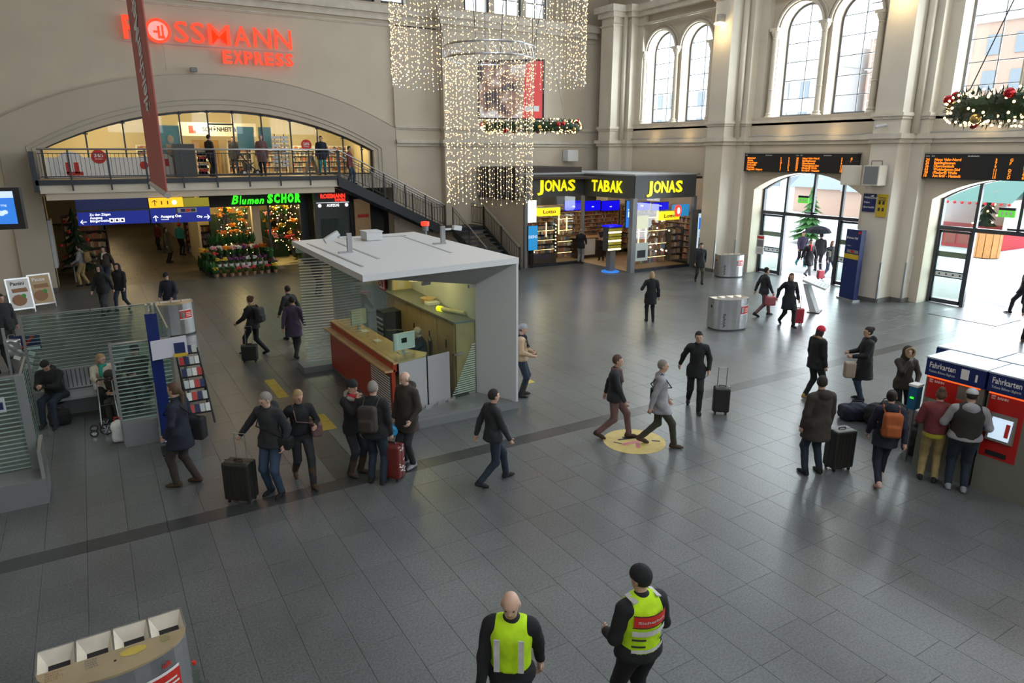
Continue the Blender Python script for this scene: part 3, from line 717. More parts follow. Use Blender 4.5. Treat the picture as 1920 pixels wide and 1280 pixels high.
# postcard tower
pc = thing('sunglasses_stand', 'tall revolving display stand with lit racks on a blue foot', 'display stand', (20.6, 25.1, 0))
m = MB(); m.box(20.45, 20.75, 24.95, 25.25, 0, 1.0); m.build('column', 'mid_grey', pc)
m = MB(); m.lathe([(0, 0), (.42, 0), (.4, .05), (0, .06)], (20.6, 25.1, .0), 18); m.build('base', 'sky_screen', pc)
m = MB(); m.box(20.3, 20.95, 24.9, 25.35, 1.0, 2.1); m.build('rack_body', 'dark_grey', pc)
for k in range(8):
    m = MB(); m.box(20.25, 20.98, 24.84, 24.9, 1.04+k*.13, 1.12+k*.13); m.build('rack_row', 'olive_lit' if k % 3 else 'lit_strip', pc)
m = MB(); m.box(20.25, 21.0, 24.85, 25.4, 2.1, 2.17); m.build('top', 'blue_screen', pc)
# posters in right window
for i, (x, z0, z1, mm, lab) in enumerate(((21.5, .5, 1.35, 'print_white', 'white poster with a dark photo low in the right shop window'), (21.45, 2.0, 2.6, 'olive_lit', 'yellow-green poster high in the right shop window'))):
    m = MB(); m.mi = 0; m.box(x, x+.75, 24.4, 24.42, z0, z1)
    if i == 0: m.mi = 1; m.box(x+.1, x+.6, 24.39, 24.4, z0+.15, z1-.35)
    tag(m.build('poster', [mm, 'print_dark']), lab, 'poster')
# bulbs strung around the displays
def bulb_row(label, a, b, n, parent=None):
    t = thing('bulb_string', label, 'string light', a)
    first = None
    for k in range(n):
        p = Vector(a).lerp(Vector(b), k/(n-1))-Vector(a)
        if first is None: m = MB(); m.ball((0, 0, 0), .035, 6, 4); first = m.build('bulb', 'shop_lamp', t, world=False); o = first
        else: o = copy_of(first, t)
        o.location = p
    m = MB(); m.tube([a, Vector(b)], .006, 4); m.build('cable', 'black', t)
bulb_row('vertical row of bulbs on the left edge of the display cabinet', (18.4, 28.28, .7), (18.4, 28.28, 1.95), 8)
bulb_row('vertical row of bulbs on the right edge of the display cabinet', (19.66, 28.28, .7), (19.66, 28.28, 1.95), 8)
for i, (x, y, z, L) in enumerate(((19.85, 28.3, 1.5, 1.1), (20.4, 28.4, 1.6, .7), (19.1, 28.3, 1.4, .7), (21.9, 24.7, 1.3, .9), (22.4, 24.75, 1.1, 1.2))):
    m = MB(); m.tube([(x, y, z), (x, y, z+L)], .03, 6); tag(m.build('tube_lamp', 'lit_strip'), ('bright upright tube lamp nearest the shop entrance', 'short upright tube lamp beside the entrance shelf', 'thin tube lamp inside the bulb-edged cabinet', 'short upright tube lamp in the right shop window', 'tall upright tube lamp in the right shop window')[i], 'lamp')
rs = random.Random(5)
for i in range(14):
    m = MB(); x = rs.uniform(21.6, 24.0); z = rs.uniform(.6, 2.4); m.ball((x, 24.75, z), .045, 6, 4); tag(m.build('spot_bulb', 'shop_lamp'), 'small warm bulb among the goods of the right shop window', 'bulb', 'small bulbs in the right tobacco shop window')
point('shop_light', (19.5, 29.6, 3.6), 60, (1, .8, .55)); point('shop_light', (22.6, 29.9, 3.6), 90, (1, .8, .55)); point('shop_light', (23.2, 26.2, 3.6), 70, (1, .8, .55))
# ---- tall information screen right of the tobacco shop
ts = thing('information_screen', 'tall grey stele with a lit timetable screen beside the tobacco shop', 'screen', (25.5, 23.9, 0), rotz=0)
m = MB(); m.box(24.85, 25.85, 23.9, 24.25, 0, 2.75); m.build('housing', 'dark_grey', ts)
m = MB(); m.box(24.9, 25.55, 23.87, 23.9, .95, 2.6); m.build('display', 'pale_screen', ts)
m = MB(); m.mi = 0; m.box(24.92, 25.53, 23.86, 23.87, 1.85, 2.4); m.mi = 1
for k in range(9): m.box(24.98, 25.4-.1*(k % 3), 23.86, 23.87, 1.05+k*.08, 1.08+k*.08)
m.build('screen_content', ['sky_screen', 'steel_dull'], ts)
# ---- illuminated sign on the north wall
sg = thing('store_sign', 'red illuminated letters high on the beige wall above the arch', 'sign', (5, 32.8, 9))
def letters(word, x0, x1, zl, zr, h, mt, par, extra=None, weights=None, bold=.05, y=32.74, ex=.02):
    ws = weights or [1]*len(word); tot = sum(ws); x = x0
    for ch, q in zip(word, ws):
        L = (x1-x0)*q/tot; z = zl+(zr-zl)*((x+L/2-x0)/(x1-x0)); lm = MB()
        lm.mi = 0; text_on(lm, ch, (x+L/2, y, z), XA, ZA, width=L*(.84 if ch not in 'I' else .3), height=h, bold=bold, extrude=ex, align='c', lift=.05)
        if extra: lm.mi = 1; random.seed(ord(ch)+int(x*7)); text_on(lm, ch, (x+L/2, y, z), XA, ZA, width=L*(.84 if ch not in 'I' else .3), height=h, bold=-.005, extrude=.004, align='c', lift=.115)
        lm.build('sign_letter', [mt, extra or mt], par); x += L
letters('R', 2.02, 2.85, 9.72, 9.72, .83, 'red_letters', sg, bold=.02)
# emblem circle: ring, with a bright figure inside
em = MB(); em.mi = 0
n0 = len(em.v); em.lathe([(.36, -.05), (.46, -.05), (.46, .05), (.36, .05), (.36, -.05)], (0, 0, 0), 26); em.v[n0:] = [(3.32+x, 32.7-z, 10.08+y) for x, y, z in em.v[n0:]]
em.mi = 1; n0 = len(em.v); em.lathe([(0, 0), (.36, 0)], (0, 0, 0), 24); em.v[n0:] = [(3.32+x, 32.72, 10.08+y) for x, y, z in em.v[n0:]]
em.mi = 0; em.box(3.3, 3.38, 32.66, 32.7, 9.8, 10.25); em.box(3.38, 3.55, 32.66, 32.7, 9.8, 9.9); em.box(3.15, 3.3, 32.66, 32.7, 10.0, 10.08); em.box(3.45, 3.52, 32.66, 32.7, 9.9, 10.3)
em.build('emblem', ['red_letters', 'pink_glint'], sg)
letters('SSMANN', 3.86, 8.62, 9.72, 9.74, .78, 'red_letters', sg, weights=[.82, .82, 1.35, 1.05, 1.15, 1.15], bold=.005)
letters('EXPRESS', 5.62, 8.6, 9.03, 9.07, .47, 'red_letters', sg, bold=.03)
m = MB(); m.box(2.0, 8.65, 32.78, 32.82, 9.62, 9.65); m.box(3.45, 3.47, 32.8, 32.84, 8.6, 9.62); m.build('mounting_rail', 'pale_grey', sg)
m = MB(); m.box(4.35, 4.6, 32.6, 32.85, 8.62, 8.78); tag(m.build('wall_sensor', 'mid_grey'), 'small grey sensor box on the crown of the arch', 'sensor')
# ---- shop behind the arched window
mb = thing('arched_shopfront', 'arched glass shopfront behind the balcony, warmly lit from inside', 'shopfront', (5.4, 33.2, 4.42))
R_ = (6.72**2+1.66**2)/(2*1.66)
def atop(x): return 5.5+1.66-R_+math.sqrt(R_*R_-(x-5.4)**2)
m = MB(); holed(m, arc(5.4, 5.5, 6.71, 1.65, 28, 4.42), [arc(5.4, 5.5, 6.62, 1.56, 28, 4.47)], 33.1, 33.2); m.build('arch_frame', 'dark_metal', mb)
xs = [-1.22, .28, 1.62, 2.75, 3.75, 4.85, 5.85, 7.05, 8.3, 9.5, 10.7, 11.6, 12.02]
for k, x in enumerate(xs[1:-1]):
    m = MB(); m.box(x-.03, x+.03, 33.1, 33.16, 4.42, atop(x)); m.cbox((x, 33.08, atop(x)-.1), (.18, .03, .05)); m.cbox((x, 33.08, 5.55), (.14, .03, .05)); m.build('mullion', 'dark_metal', mb)
for a, b in zip(xs[:-1], xs[1:]):
    if abs(a-4.85) < .01: continue
    loop = [(a+.02, 4.45)]+[(a+.02+(b-a-.04)*k/4, max(4.6, atop(a+(b-a)*k/4)-.06)) for k in range(5)]+[(b-.02, 4.45)]
    p = MB(); p.prism(loop, 33.12, 33.135, 'y'); p.build('pane', 'glass_clear', mb)
m = MB(); m.box(4.85, 5.85, 33.1, 33.16, 6.55, 6.62); m.build('door_head', 'dark_metal', mb)
m = MB(); m.box(-1.6, 12.4, 38.4, 38.5, 4.4, 7.6); m.box(-1.7, -1.6, 33.7, 38.5, 4.4, 7.6); m.box(12.4, 12.5, 33.7, 38.5, 4.4, 7.6); m.build('back_wall', 'cream_wall', mb)
m = MB(); m.box(-1.7, 12.5, 33.7, 38.5, 7.3, 7.4); m.build('shop_ceiling', 'shop_white', mb)
m = MB(); m.box(-1.7, 12.5, 33.2, 38.5, 4.36, 4.40); m.build('shop_floor', 'wood_table', mb)
for i, (x0, x1) in enumerate(((2.2, 3.6), (6.1, 7.2), (7.5, 8.9), (9.1, 10.3), (10.5, 12.0))):
    stocked('shop_shelf', 'stocked shop shelf seen through the arched window, '+('behind the hanging banner', 'right of the poster wall', 'right of centre', 'near the round red sticker', 'at the far right end')[i], x0, x1, 36.5, 4.45, 5.75+(.25 if i == 1 else 0), 5, carcass='shop_white', group='shelves inside the upper shop')
for i, (x0, x1) in enumerate(((-1.3, 1.9), (4.4, 6.0))):
    pass
m = MB(); m.mi = 0; m.box(4.0, 7.4, 36.0, 36.1, 6.15, 6.75); m.mi = 1; text_on(m, 'SCHÖNHEIT & PFLEGE', (5.0, 36.0, 6.37), XA, ZA, width=2.3, height=.18, bold=.045); m.mi = 2; m.box(4.42, 4.62, 35.98, 36.0, 6.27, 6.6); m.box(4.62, 4.72, 35.98, 36.0, 6.27, 6.4)
mat('header_cream', (.8,.72,.55), .6, emis=.12, ecol=(.9,.75,.45))
tag(m.build('header_sign', ['header_cream', 'print_dark', 'red_small']), 'cream header board with dark capitals inside the upper shop', 'sign')
m = MB(); m.mi = 0; m.box(4.7, 5.9, 37.6, 37.7, 4.42, 6.0); m.mi = 1; m.box(5.15, 5.55, 37.57, 37.6, 5.1, 5.6); m.ball((5.35, 37.57, 5.72), .13, 10, 7); m.box(4.75, 5.0, 37.57, 37.6, 4.5, 5.9)
mat('poster_gold', (.55,.36,.14), .6); mat('poster_skin', (.62,.42,.28), .6); mat('poster_teal', (.12,.30,.33), .5)
tag(m.build('advert_wall', ['poster_gold', 'poster_skin']), 'golden advert wall with a figure straight behind the shop door', 'poster')
for i, (a, b) in enumerate(((2.95, 3.7), (6.0, 6.7), (6.9, 7.45))):
    m = MB(); m.mi = 0; m.box(a, b, 33.17, 33.19, 5.5 if i else 5.1, 6.5); m.mi = 1
    if i == 0: m.ball(((a+b)/2, 33.15, 5.95), .13, 10, 6, (1, .1, 1.3)); m.box((a+b)/2-.2, (a+b)/2+.2, 33.155, 33.17, 5.3, 5.75)
    tag(m.build('window_poster', ['poster_teal', 'poster_skin']), ('teal poster with a face beside the hanging banner', 'plain teal poster right of the shop door', 'small teal poster second right of the shop door')[i], 'poster')
# white lower window film with red Christmas stickers
m = MB(); m.box(-1.2, 3.7, 33.06, 33.075, 4.45, 5.22); m.build('window_film', 'print_white', mb)
def disc(mb, c, r, y, n=18):
    mb.add([(c[0]+r*math.cos(2*PI*k/n), y, c[1]+r*math.sin(2*PI*k/n)) for k in range(n)], [tuple(range(n))])
for i, (x, z, r, lab) in enumerate(((-.35, 4.95, .5, 'white round sticker with red boots at the left window end'), (.62, 5.25, .27, 'round red price sticker on the left of the arched window'), (2.95, 4.95, .42, 'pale round sticker beside the hanging banner'), (8.95, 5.75, .24, 'round red sticker on the right of the arched window'), (2.2, 4.9, .16, 'small red bauble sticker left of the banner'))):
    m = MB(); m.mi = 0; m.lathe([(0, -.005), (r, -.005), (r, .005), (0, .005)], (0, 0, 0), 22); m.v = [(x+a, 33.045+c, z+b) for a, b, c in m.v]
    m.mi = 1
    if i == 0:
        for dx in (-.2, .08): m.box(x+dx, x+dx+.16, 33.03, 33.045, z-.35, z+.15); m.box(x+dx, x+dx+.28, 33.03, 33.045, z-.42, z-.28)
        m.mi = 2; m.box(x-.2, x-.04, 33.025, 33.03, z+.08, z+.2); m.box(x+.08, x+.24, 33.025, 33.03, z+.08, z+.2)
    elif i in (1, 3): m.mi = 2; text_on(m, '20%' if i == 3 else '365', (x, 33.04, z-.02), XA, ZA, width=r*1.2, height=r*.5, bold=.02, align='c'); m.box(x-r*.5, x+r*.5, 33.03, 33.04, z-r*.4, z-r*.3)
    elif i == 2: m.box(x-.25, x-.05, 33.03, 33.045, z-.2, z+.05); m.box(x+.05, x+.2, 33.03, 33.045, z-.1, z+.2)
    tag(m.build('window_sticker', ['print_red' if i in (1, 3, 4) else 'print_white', 'print_red', 'print_white']), lab, 'sticker')
point('upper_shop_light', (1.0, 35.5, 6.4), 130, (1, .86, .55), .3); point('upper_shop_light', (5.0, 35.0, 6.9), 150, (1, .86, .55), .3); point('upper_shop_light', (9.0, 35.5, 6.6), 140, (1, .86, .55), .3); point('upper_shop_light', (11.3, 35.0, 6.0), 50, (1, .86, .55), .3)
k = 0
for x, y in ((.5, 36.6), (1.8, 35), (3.2, 35), (4.3, 34.6), (4.6, 35.1), (4.9, 35.6), (5.2, 36.1), (6.4, 34.8), (6.7, 35.4), (7.0, 36), (8.6, 35.2), (9.6, 36), (10.2, 35.2), (-.3, 37)):
    m = MB(); m.lathe([(0, 0), (.11, 0), (.09, .06), (0, .06)], (x, y, 7.22 if -1 < x < 12 else 7), 10); tag(m.build('ceiling_spot', 'warm_lamp'), 'small round spotlight on the ceiling of the upper shop', 'lamp', 'ceiling spots in the upper shop')
# items on the balcony
cr = thing('card_rack', 'tall wire card rack standing on the balcony right of the door', 'rack', (7.6, 32.6, 4.42))
for c_ in range(2):
    m = MB(); m.tube([(7.45+c_*.4, 32.6, 4.42), (7.45+c_*.4, 32.6, 6.2)], .02, 6); po = m.build('pole', 'dark_metal', cr)
    for k in range(8): m = MB(); m.box(7.28+c_*.4, 7.62+c_*.4, 32.48, 32.58, 4.8+k*.17, 4.92+k*.17); m.build('card_pocket', 'steel_dull' if (k+c_) % 3 else 'pack_white', po)
m = MB(); m.box(3.3, 4.1, 32.3, 32.9, 4.42, 5.75); tag(m.build('lectern_cabinet', 'dark_grey'), 'dark grey cabinet on the balcony just right of the banner', 'cabinet')
sr = thing('shoe_rack', 'slanted display rack beside the dark cabinet on the balcony', 'rack', (4.35, 32.5, 4.42))
for k in range(4): m = MB(); m.cbox((4.38, 32.5, 4.6+k*.26), (.42, .5, .03), Matrix.Rotation(.35, 3, 'X')); s_ = m.build('shelf_board', 'dark_metal', sr); m = MB(); m.box(4.22, 4.54, 32.35, 32.6, 4.63+k*.26, 4.73+k*.26); m.build('goods', 'pack_white' if k % 2 else 'print_red', s_)
ab = thing('a_frame_board', 'grey sandwich board standing on the balcony', 'board', (8.9, 32.4, 4.42))
for s in (-1, 1): m = MB(); m.cbox((8.9+s*.16, 32.3, 4.85), (.03, .55, .9), Matrix.Rotation(-s*.33, 3, 'Y')); m.build('panel', 'mid_grey', ab)
# pram by the door
pr = thing('pushchair', 'black pushchair parked in the upper shop doorway', 'pushchair', (6.15, 32.5, 4.42))
m = MB(); m.tube([(5.85, 32.5, 5.45), (6.1, 32.5, 5.1), (6.55, 32.5, 4.6)], .03, 6); m.tube([(6.0, 32.5, 4.6), (6.45, 32.5, 5.0)], .02, 6); m.build('frame', 'dark_metal', pr)
m = MB(); m.add([(5.95, 32.3, 5.1), (6.35, 32.3, 4.7), (6.05, 32.3, 4.65), (5.95, 32.7, 5.1), (6.35, 32.7, 4.7), (6.05, 32.7, 4.65)], [(0,1,2),(5,4,3),(0,3,4,1),(1,4,5,2),(2,5,3,0)]); m.build('seat', 'black', pr)
for x in (6.0, 6.55):
    for y in (32.32, 32.68): m = MB(); m.tube([(x, y-.02, 4.56), (x, y+.02, 4.56)], .13, 12); wh = m.build('wheel', 'rubber', pr); m = MB(); m.tube([(x, y-.025, 4.56), (x, y+.025, 4.56)], .07, 10); m.build('hub', 'print_white', wh)
# ---- wayfinding signs below the balcony
hs = thing('hanging_sign', 'long blue and yellow wayfinding sign hanging below the balcony', 'sign', (2, 31.3, 2.66))
def board(name, mt, x0, x1, z0, z1, y=31.25, par=None, d=.12):
    m = MB(); m.box(x0, x1, y, y+d, z0, z1); return m.build(name, mt, par)
board('blank_panel', 'db_blue', -.42, 2.02, 3.28, 3.68, par=hs)
board('gap_bar', 'dark_metal', -.42, 4.28, 3.18, 3.28, par=hs, y=31.29, d=.05)
p1 = board('direction_panel', 'db_blue_lit', -.42, 2.02, 2.70, 3.2, par=hs)
p2 = board('direction_panel', 'db_blue_lit', 2.07, 3.0, 2.68, 3.24, par=hs)
p3 = board('direction_panel', 'db_blue_lit', 3.05, 4.28, 2.66, 3.24, par=hs)
p4 = board('service_panel', 'yellow_lit', 2.07, 3.3, 3.28, 3.66, par=hs)
p5 = board('service_panel', 'olive_lit', 3.3, 4.28, 3.27, 3.62, par=hs)
m = MB(); y = 31.25
for i, t in enumerate(('Zu den Zügen', 'Ausgang', 'Bürgerweide')): text_on(m, t, (-.02, y, 3.06-i*.12), XA, ZA, height=.085, bold=.02)
def arrow(mb, x, z, s, ang, y=31.24):
    c, sn = math.cos(ang), math.sin(ang)
    def T(u, v): return (x+(u*c-v*sn)*s, y, z+(u*sn+v*c)*s)
    for poly in (((-1,-.13),(1,-.13),(1,.13),(-1,.13)), ((.15,.75),(.35,.9),(1.1,0),(.85,-.05)), ((.15,-.75),(.35,-.9),(1.1,0),(.85,.05))):
        mb.add([T(*q) for q in poly], [(0, 1, 2, 3)])
arrow(m, -.24, 2.84, .10, PI); m.build('lettering', 'white_lit', p1)
m = MB(); m.mi = 0
for i in range(3):
    m.mi = 0; m.box(.62+i*.18, .78+i*.18, 31.235, 31.249, 2.78, 2.94); m.mi = 1; m.ball((.70+i*.18, 31.23, 2.86), .045, 8, 4, (1, .1, 1.2))
m.build('pictogram', ['white_lit', 'db_blue'], p1)
m = MB(); arrow(m, 2.24, 2.86, .11, PI/2); text_on(m, 'Ausgang Ost', (2.42, y, 2.88), XA, ZA, height=.10, bold=.02); text_on(m, 'Innenstadt', (2.44, y, 2.79), XA, ZA, height=.045, bold=.01); m.build('lettering', 'white_lit', p2)
m = MB(); arrow(m, 4.13, 2.84, .11, 0); text_on(m, 'City', (3.75, y, 2.83), XA, ZA, height=.09, bold=.02); m.build('lettering', 'white_lit', p3)
m = MB(); m.mi = 0; m.box(3.06, 3.78, 31.235, 31.249, 3.05, 3.23)
for i, c_ in enumerate((1, 2, 3)): m.mi = c_; m.box(3.18+i*.19, 3.35+i*.19, 31.225, 31.234, 3.08, 3.2)
m.build('badge_row', ['steel_dull', 'print_navy', 'print_red', 'print_dark'], p3)
m = MB(); m.mi = 0; arrow(m, 2.27, 3.47, .11, PI/2); m.box(2.5, 2.54, 31.24, 31.249, 3.4, 3.54); m.box(2.72, 2.76, 31.24, 31.249, 3.4, 3.54); m.mi = 1; disc(m, (2.98, 3.47), .09, 31.24); m.build('pictogram', ['wood_dark', 'white_lit'], p4)
# ---- flower shop
fsn = thing('florist_sign', 'green neon lettering across the front of the flower shop', 'sign', (7, 34.6, 3.1))
m = MB(); m.box(4.4, 9.3, 34.95, 35.1, 2.95, 3.75); m.build('backing', 'black', fsn)
x = 5.75
for ch, wd, dz in (('B', .36, .02), ('l', .12, .0), ('u', .22, 0), ('m', .34, 0), ('e', .22, 0), ('n', .24, 0)):
    m = MB(); text_on(m, ch, (x, 34.93, 3.06+dz), XA, ZA, width=wd*.92, height=.32 if ch not in 'Bl' else .38, bold=.02, extrude=.02, shear=.35, lift=.03); m.build('sign_letter', 'green_letters', fsn); x += wd
x = 7.38
for ch in 'SCHOR':
    m = MB(); text_on(m, ch, (x, 34.93, 3.08), XA, ZA, width=.28, height=.38, bold=.055, extrude=.02, shear=.15, lift=.03); m.build('sign_letter', 'green_letters', fsn); x += .325
sh = struct('wall_flower_shop')
m = MB(); m.box(4.6, 12.9, 40, 40.2, 0, 3.8); m.box(4.5, 4.6, 37.5, 46, 0, 3.8); m.build('back_wall', 'cream_wall', sh)
m = MB(); m.box(9.15, 9.3, 34.9, 40, 0, 3.8); m.box(7.35, 7.45, 34.95, 35.05, 0, 3); m.box(8.9, 9.15, 34.9, 35.1, 0, 3.75); m.build('shop_frame', 'dark_metal', sh)
m = MB(); m.box(7.45, 9.1, 35.0, 39.9, .0, .02); m.build('shop_floor', 'cream_wall', sh)
m = MB(); m.box(5.0, 6.7, 35.05, 35.08, .1, 2.95); m.build('pane', 'glass_clear', sh)
mat('fl_orange', (.85,.28,.02), .6, objrand=.3); mat('fl_yellow', (.85,.6,.05), .6, objrand=.3); mat('fl_red', (.6,.04,.05), .6, objrand=.3); mat('fl_pink', (.7,.3,.38), .6, objrand=.3); mat('fl_white', (.75,.72,.68), .6); mat('fl_purple', (.2,.05,.2), .6)
mat('pot_white', (.7,.72,.74), .5); mat('pot_terra', (.3,.17,.1), .7); mat('pot_dark', (.05,.05,.05), .6)
FLS = ['fl_orange', 'fl_yellow', 'fl_red', 'fl_pink', 'fl_white', 'fl_purple']
rs = random.Random(11)
protos = {}
def bloom_mesh(seed, col, h, w_, nl, nf):
    r = random.Random(seed); m = MB(); m.mi = 0
    for i in range(nl):
        a = r.uniform(0, 2*PI); el = r.uniform(.3, 1.3); L = r.uniform(.5, 1)*h; d = Vector((math.cos(a)*math.cos(el)*w_/h, math.sin(a)*math.cos(el)*w_/h, math.sin(el)))*L
        side = Vector((-math.sin(a), math.cos(a), 0))*(.035*h/.4+.01); b = d*.55
        m.add([(0, 0, 0), b+side, d, b-side], [(0, 1, 2, 3)])
    m.mi = 1
    for i in range(nf):
        a = r.uniform(0, 2*PI); rr = r.uniform(0, 1)*w_*.8; p = (math.cos(a)*rr, math.sin(a)*rr, h*r.uniform(.65, 1.0)); m.ball(p, .045+.02*r.random(), 5, 3, (1, 1, .7))
    return m
def potted(x, y, z, kind, col, pot, h, w_, label, group):
    k = (kind, col, pot, round(h, 1))
    label = label.replace('plant', {'leaf': 'leafy', 'fl_orange': 'orange', 'fl_yellow': 'yellow', 'fl_red': 'red', 'fl_pink': 'pink', 'fl_white': 'white', 'fl_purple': 'purple'}[col]+(' blossomed' if col != 'leaf' else '')+' plant', 1).replace('leafy leafy', 'leafy')
    if group.startswith(('white', 'dark', 'leafy')): label = label.replace('of the flower display', ('at its left end', 'left of its middle', 'right of its middle', 'at its right end')[max(0, min(3, int((x-4.5)/.6)))])
    t = thing('potted_plant', label, 'plant', (x, y, z), group, rs.uniform(0, 6))
    if k not in protos:
        m = MB(); ph = .16; m.lathe([(0, 0), (.07, 0), (.1, ph), (.085, ph), (0, ph-.02)], (0, 0, 0), 10); a = m.build('pot', pot, t, world=False)
        m = bloom_mesh(len(protos), col, h, w_, 34, 0 if kind == 'leaf' else 14); m.v = [(X_, Y_, Z_+.14) for X_, Y_, Z_ in m.v]; b = m.build('foliage', ['leaf', col], t, world=False); protos[k] = (a, b)
    else:
        for o in protos[k]: copy_of(o, t)
    return t
# tiered tables of plants in front of the flower shop
tables = []
for i, (x0, x1, y0, y1, z) in enumerate(((4.6, 6.9, 33.2, 33.8, .35), (4.5, 6.9, 33.8, 34.4, .7), (4.5, 6.6, 34.4, 34.9, 1.1), (4.2, 4.7, 33.6, 35.6, .5))):
    t = thing('plant_table', 'dark metal plant table in front of the flower shop, '+('lowest front tier', 'second tier', 'highest rear tier', 'narrow side table towards the corridor')[i], 'table', ((x0+x1)/2, (y0+y1)/2, 0))
    m = MB(); m.box(x0, x1, y0, y1, z-.04, z); m.build('table_top', 'dark_metal', t)
    for a, b in ((x0+.03, y0+.03), (x1-.03, y0+.03), (x0+.03, y1-.03), (x1-.03, y1-.03)): m = MB(); m.box(a-.02, a+.02, b-.02, b+.02, 0, z-.04); m.build('leg', 'dark_metal', t)
    nx = max(1, int((x1-x0)/.25)); ny = max(1, int((y1-y0)/.3))
    for a in range(nx):
        for b in range(ny):
            if i == 0: kk = ('flower', rs.choice(['fl_white', 'fl_yellow', 'fl_purple']), 'pot_white', .3, .16, 'low plant in a white pot on the front tier of the flower display', 'white pots on the front tier')
            elif i == 1: kk = ('flower', rs.choice(FLS), 'pot_dark', .4, .2, 'plant in a dark pot on the second tier of the flower display', 'dark pots on the second tier')
            elif i == 2: kk = ('leaf', 'leaf', 'pot_dark', .8, .3, 'tall plant on the rear tier of the flower display', 'leafy plants on the rear tier')
            else: kk = ('flower', rs.choice(['fl_red', 'fl_yellow', 'leaf']), 'pot_dark', .4, .2, 'small plant on the narrow side table of the flower display', 'plants on the side table')
            potted(x0+(a+.5)*(x1-x0)/nx, y0+(b+.5)*(y1-y0)/ny, z, *kk)
for i in range(9): potted(4.5+i*.32, 32.98+.06*math.sin(i*2), 0, 'flower', rs.choice(['fl_red', 'fl_yellow', 'fl_pink', 'leaf']), 'pot_terra', .3, .18, 'plant in a terracotta pot on the floor along the flower display', 'terracotta pots on the floor')
for i in range(12): potted(6.9+.0*i+rs.uniform(.0, .3), 33.2+i*.14, .0 if i % 2 else .5, 'flower', rs.choice(['fl_red', 'fl_pink', 'leaf']), 'pot_dark', .5, .2, 'plant right of the flower display', 'plants right of the display')
for i in range(10): potted(4.15+rs.uniform(0, .4), 33.0+i*.27, 0, 'leaf', 'leaf', 'pot_dark', .8, .3, 'tall plant on the floor left of the flower display', 'floor plants left of the display')
m = MB(); m.box(7.0, 7.25, 33.2, 34.9, .46, .5); m.box(7.0, 7.03, 33.2, 34.9, 0, 1.5); tag(m.build('plant_rack', 'dark_metal'), 'narrow dark rack at the right end of the flower display', 'rack')
for i in range(46):     # bunches in the glowing interior
    x = rs.choice((rs.uniform(5.2, 6.7), rs.uniform(7.6, 9.0))); z = rs.uniform(.3, 2.6); yy = 35.5+rs.uniform(0, 2.2)
    m = bloom_mesh(100+i, 'fl_orange', .55, .34, 20, 22); c_ = 'fl_orange' if x < 7 else rs.choice(['fl_yellow', 'fl_yellow', 'fl_red', 'fl_pink', 'fl_orange'])
    o = m.build('flower_bunch', ['leaf', c_], world=False); o.location = (x, yy, z); m2 = MB(); m2.lathe([(0, -.25), (.1, -.25), (.13, 0), (0, 0)], (0, 0, 0), 8); m2.build('bucket', 'pot_dark', o, world=False)
    tag(o, {'fl_orange': 'orange', 'fl_yellow': 'yellow', 'fl_red': 'red', 'fl_pink': 'pink'}[c_]+' flower bunch '+('near the floor' if z < 1 else 'at middle height' if z < 1.8 else 'high up')+(' in front' if yy < 36.5 else ' at the back')+' inside the flower shop, '+('left window' if x < 7 else 'right doorway'), 'flowers', 'bunches inside the flower shop, '+('left window' if x < 7 else 'right doorway'))
m = MB(); m.box(5.1, 6.7, 37.8, 38.1, .0, 2.4); m.box(7.6, 8.9, 37.9, 38.1, 0, 2.5); tag(m.build('stock_wall', 'leaf_dark'), 'dark green wall of foliage at the back of the flower shop', 'foliage')
for (px_, nm, seed) in ((5.9, 'left window', 3), (8.3, 'right doorway', 4)):
    t = thing('fairy_lights', 'warm fairy lights hanging in the flower shop '+nm, 'string light', (px_, 35.3, 2.9)); r = random.Random(seed); first = None
    for k in range(60):
        if first is None: m = MB(); m.ball((0, 0, 0), .022, 5, 3); first = m.build('bulb', 'warm_bulb', t, world=False); o = first
        else: o = copy_of(first, t)
        o.location = (r.uniform(-.7, .7), r.uniform(-.1, .2), -r.uniform(0, 2.2))
point('florist_light', (6.0, 36.0, 3.2), 120, (1, .72, .30)); point('florist_light', (8.3, 36.0, 3.2), 150, (1, .78, .30)); point('corridor_light', (2.0, 40, 3.5), 45, (1, .75, .4)); point('corridor_light', (1.5, 49, 3.5), 60, (1, .75, .4)); point('corridor_light', (5.5, 43, 3.3), 45, (1, .75, .35)); point('corridor_light', (1.0, 57, 3.5), 60, (1, .75, .4)); point('corridor_light', (3.0, 35.4, 3.5), 35, (1, .78, .45))
# bakery shelves between corridor and flower shop
stocked('bakery_shelf', 'low stocked shelf behind the teal jacket in the corridor', 4.3, 5.7, 41.5, .1, 2.0, 6, carcass='wood_dark', lit=None, cat='shelf')
stocked('bakery_shelf', 'stocked shelf left of the flower display, near the tall plants', 4.65, 5.6, 38.6, .1, 1.8, 5, carcass='wood_dark')
